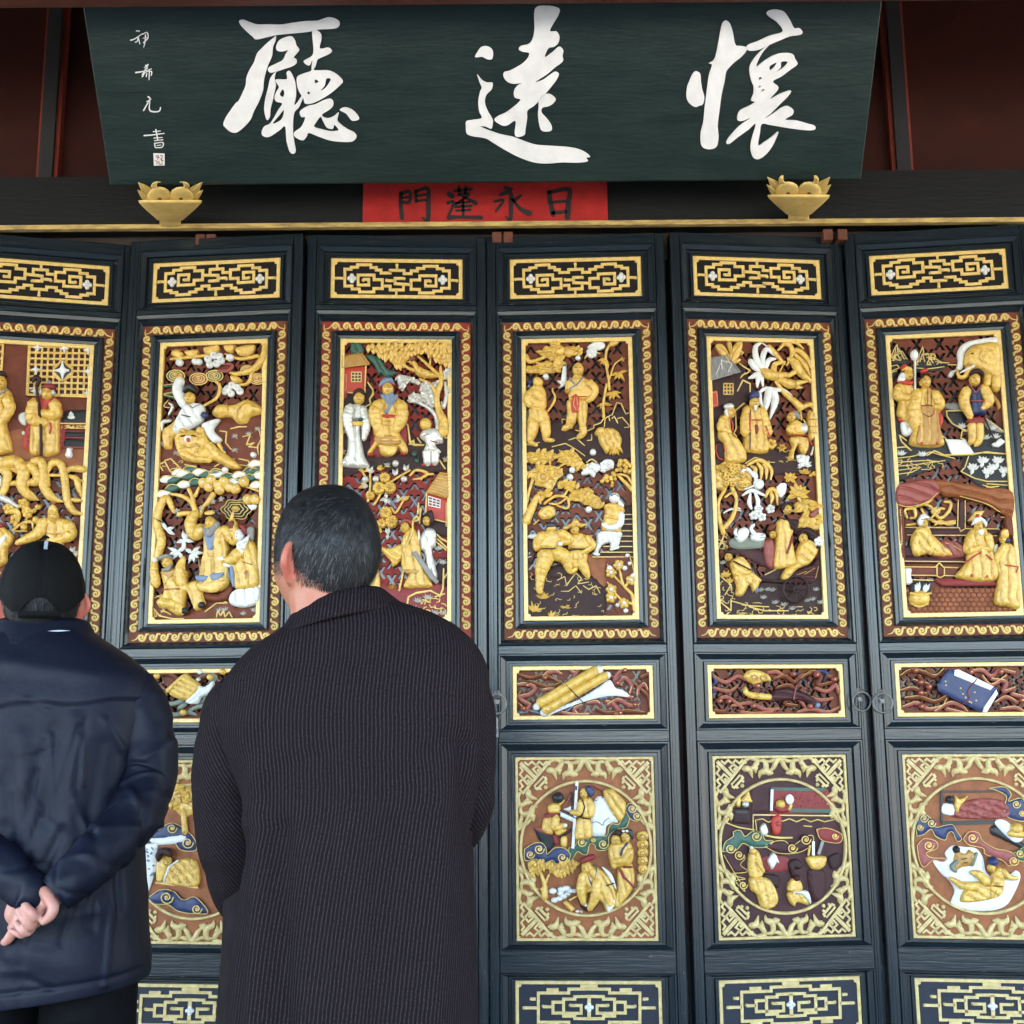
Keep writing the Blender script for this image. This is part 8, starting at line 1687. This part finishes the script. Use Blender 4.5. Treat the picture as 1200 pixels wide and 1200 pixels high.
    for t in np.linspace(-.5, .5, 15):
        th = 1.5 * math.pi + t; row = []
        for ph, of in ((1.80, .012), (1.80, .0145), (1.90, .0145), (1.90, .012)): x, y, z = S(th, ph, of); row.append(T(x, y, z))
        rows.append(row)
    st.grid(rows, 'cap_black', True, wrap_v=True); o2 = st.build('cap_strap', o); fix_normals(o2.data)
    bt = MB(); x, y, z = S(0, .01, .013); P = [[T(math.cos(a) * r_, math.sin(a) * r_, z + .006 + h_) for a in np.linspace(0, 2 * math.pi, 12, endpoint=False)] for r_, h_ in ((.008, 0), (.007, .003), (.003, .005), (.0005, .005))]; bt.grid(P, 'cap_black', True, wrap_v=True); bt.build('cap_button', o)
    tg_ = MB(); a = Vector(W(48.4, 640.5, Yc - .04)); 
    z0 = [on_cap(.0035 + dx, zz, .0155) for zz in (.1215, .101) for dx in (-.0034, .0034)]; zb = [Vector(q) + Vector((0, .002, -.001)) for q in z0]
    tg_.add(list(z0) + zb, [(0, 1, 3, 2), (4, 6, 7, 5), (0, 4, 5, 1), (2, 3, 7, 6), (0, 2, 6, 4), (1, 5, 7, 3)], 'piping'); o2 = tg_.build('cap_tag', o); fix_normals(o2.data)
    pk = MB(); rows = []
    for t in np.linspace(-1, 1, 17):
        th = math.pi / 2 + t * .75; x, y, z = S(th, 1.5, .010); k = (1 - t * t); row = []
        for f in np.linspace(0, 1, 5): row.append(T(x * (1 + .04 * f), y + .065 * k * f, z - .010 * f - .012 * f * f * k))
        rows.append(row)
    pk.grid(rows, 'cap_black', True); pk.grid([[Vector(q) + Vector((0, 0, -.003)) for q in r] for r in rows], 'cap_black', True); pk.build('cap_peak', o)
    # jacket
    rg_ = random.Random(4)
    ridges = [(30, 830, 32, 1160, 3, -.004), (60, 860, 72, 990, 9, .006), (95, 850, 88, 960, 8, -.005), (115, 840, 108, 960, 8, .006), (42, 900, 50, 1000, 6, -.004), (10, 860, 0, 980, 9, .006), (-20, 850, -25, 980, 8, -.005), (140, 870, 128, 950, 8, -.005), (60, 1100, 160, 1120, 18, .005), (-20, 1090, 60, 1130, 16, -.004), (80, 1060, 165, 1050, 16, .004), (15, 1146, 170, 1130, 3, -.0035), (40, 780, 130, 792, 10, .004), (-30, 790, 50, 775, 10, .003)]
    for k in range(46): x = rg_.uniform(-60, 160); y = rg_.uniform(840, 1090); ridges.append((x, y, x + rg_.uniform(-20, 20), y + rg_.uniform(25, 100), rg_.uniform(2.0, 4.5), rg_.choice((-.006, .005, -.005))))
    for k in range(16): x = rg_.uniform(-60, 140); y = rg_.uniform(765, 1130); ridges.append((x, y, x + rg_.uniform(20, 50), y + rg_.uniform(-12, 12), rg_.uniform(2.2, 4), rg_.choice((-.003, .003))))
    rows = [(2, 736, 98, 736, .066), (-8, 744, 108, 744, .076), (-28, 757, 128, 757, .092), (-53, 774, 152, 774, .108), (-72, 795, 172, 795, .12), (-76, 830, 176, 830, .133), (-70, 880, 170, 880, .142), (-66, 940, 166, 940, .146), (-67, 1000, 167, 998, .15), (-70, 1080, 171, 1075, .154), (-72, 1140, 174, 1125, .156), (-70, 1172, 173, 1143, .154), (-66, 1174, 169, 1145, .148), (-60, 1165, 160, 1140, .14)]
    P, U = torso_rows(rows, Yc, 240, 14, 2.3, ridges, .004, 20, 1.02, (lambda x: 820 + (8 - .04 * x if x > 30 else (30 - x) * .28) + 2.5 * math.sin(x * .07), .0065))
    g = [(P, U, 'navy_nylon', True)]
    F_ = [(.10, .015, -.007, 3.0, 1), (.18, .02, -.009, 3.0, 1), (.27, .02, .008, 3.3, 1), (.34, .010, -.012, 3.0, 1), (.40, .012, .010, 3.0, 1), (.44, .010, -.014, 3.2, 1), (.49, .012, .011, 2.8, 1), (.53, .009, -.014, 2.8, 1), (.58, .012, .010, 3.1, 1), (.64, .010, -.011, 3.4, 1), (.71, .012, .008, 4, 1), (.78, .010, -.009, 4, 1), (.85, .012, -.007, 4, 1), (.93, .012, .006, 0, 0), (.975, .006, -.005, 0, 0)]
    for mir in (0, 1):
        path = [(150, 806, Yc, .05), (166, 835, Yc, .057), (173, 880, Yc - .01, .0555), (171, 920, Yc - .03, .054), (154, 958, Yc - .085, .052), (118, 998, Yc - .15, .047), (84, 1030, Yc - .195, .041), (66, 1046, Yc - .205, .037), (66, 1046, Yc - .205, .030)]
        if mir: path = [(-50, 806, Yc, .05), (-66, 835, Yc, .057), (-73, 880, Yc - .01, .0555), (-74, 920, Yc - .03, .053), (-58, 962, Yc - .08, .05), (-20, 1000, Yc - .15, .046), (10, 1022, Yc - .185, .043), (38, 1046, Yc - .20, .037), (39, 1047, Yc - .20, .029)]
        P, U = sleeve_rows(path, 72, 16, F_, .006, 30 + mir * 7); g.append((P, U, 'navy_nylon', True))
    o = uvmesh('jacket', g, e); o.location = inv
    cr, cu = [], []
    for k, (xl, xr, y, dp) in enumerate(((3, 97, 741, .062), (0, 99, 728, .066), (-1, 101, 726.5, .069), (-5, 104, 731, .075), (-12, 111, 745, .088), (-19, 118, 757, .102), (-21, 120, 760, .104), (-16, 115, 762, .094))):
        A, B = W(xl, y, Yc), W(xr, y, Yc); c = (A + B) / 2; hx = (B - A) / 2
        cr.append([c + hx * math.cos(t) + Vector((0, math.sin(t) * dp, .003 * noise.noise(Vector((t * 3, k, 0))))) for t in np.linspace(0, 2 * math.pi, 64, endpoint=False)]); cu.append([(t, k) for t in range(64)])
    o = uvmesh('collar', [(cr, cu, 'navy_nylon', True)], e); o.location = inv
    pp = MB()
    for x0, x1, y0, y1 in ((4, 34, 748, 742), (56, 82, 739.5, 739)):
        P = []
        for t in np.linspace(0, 1, 10):
            x = x0 + (x1 - x0) * t; y = y0 + (y1 - y0) * t; f = (x - 50) / 56; yy = Yc - .0875 * math.sqrt(max(.02, 1 - f * f)); w_ = .9 * math.sin(math.pi * min(.96, max(.04, t)))
            P.append([W(x, y - w_, yy), W(x, y + w_, yy - .001)])
        pp.grid(P, 'piping', True)
    o = pp.build('piping', e); o.location = inv
    # trousers and shoes
    tr = MB()
    for gg in legs('', None, hipL, hipR, FL, None, (.092, .088, .078, .074)): limb(tr, [p for p, r in gg], [r for p, r in gg], 'trouser_black', 20)
    o = tr.build('trousers', e); o.location = inv
    for gg in legs('', None, hipL, hipR, FL, None):
        f = gg[-1][0]; sh = MB(); limb(sh, [Vector((f.x, f.y - .06, FL + .045)), Vector((f.x, f.y + .04, FL + .05)), Vector((f.x, f.y + .17, FL + .037))], [.042, .045, .036], 'leather'); o = sh.build('shoe', e); o.location = inv
man_jacket()
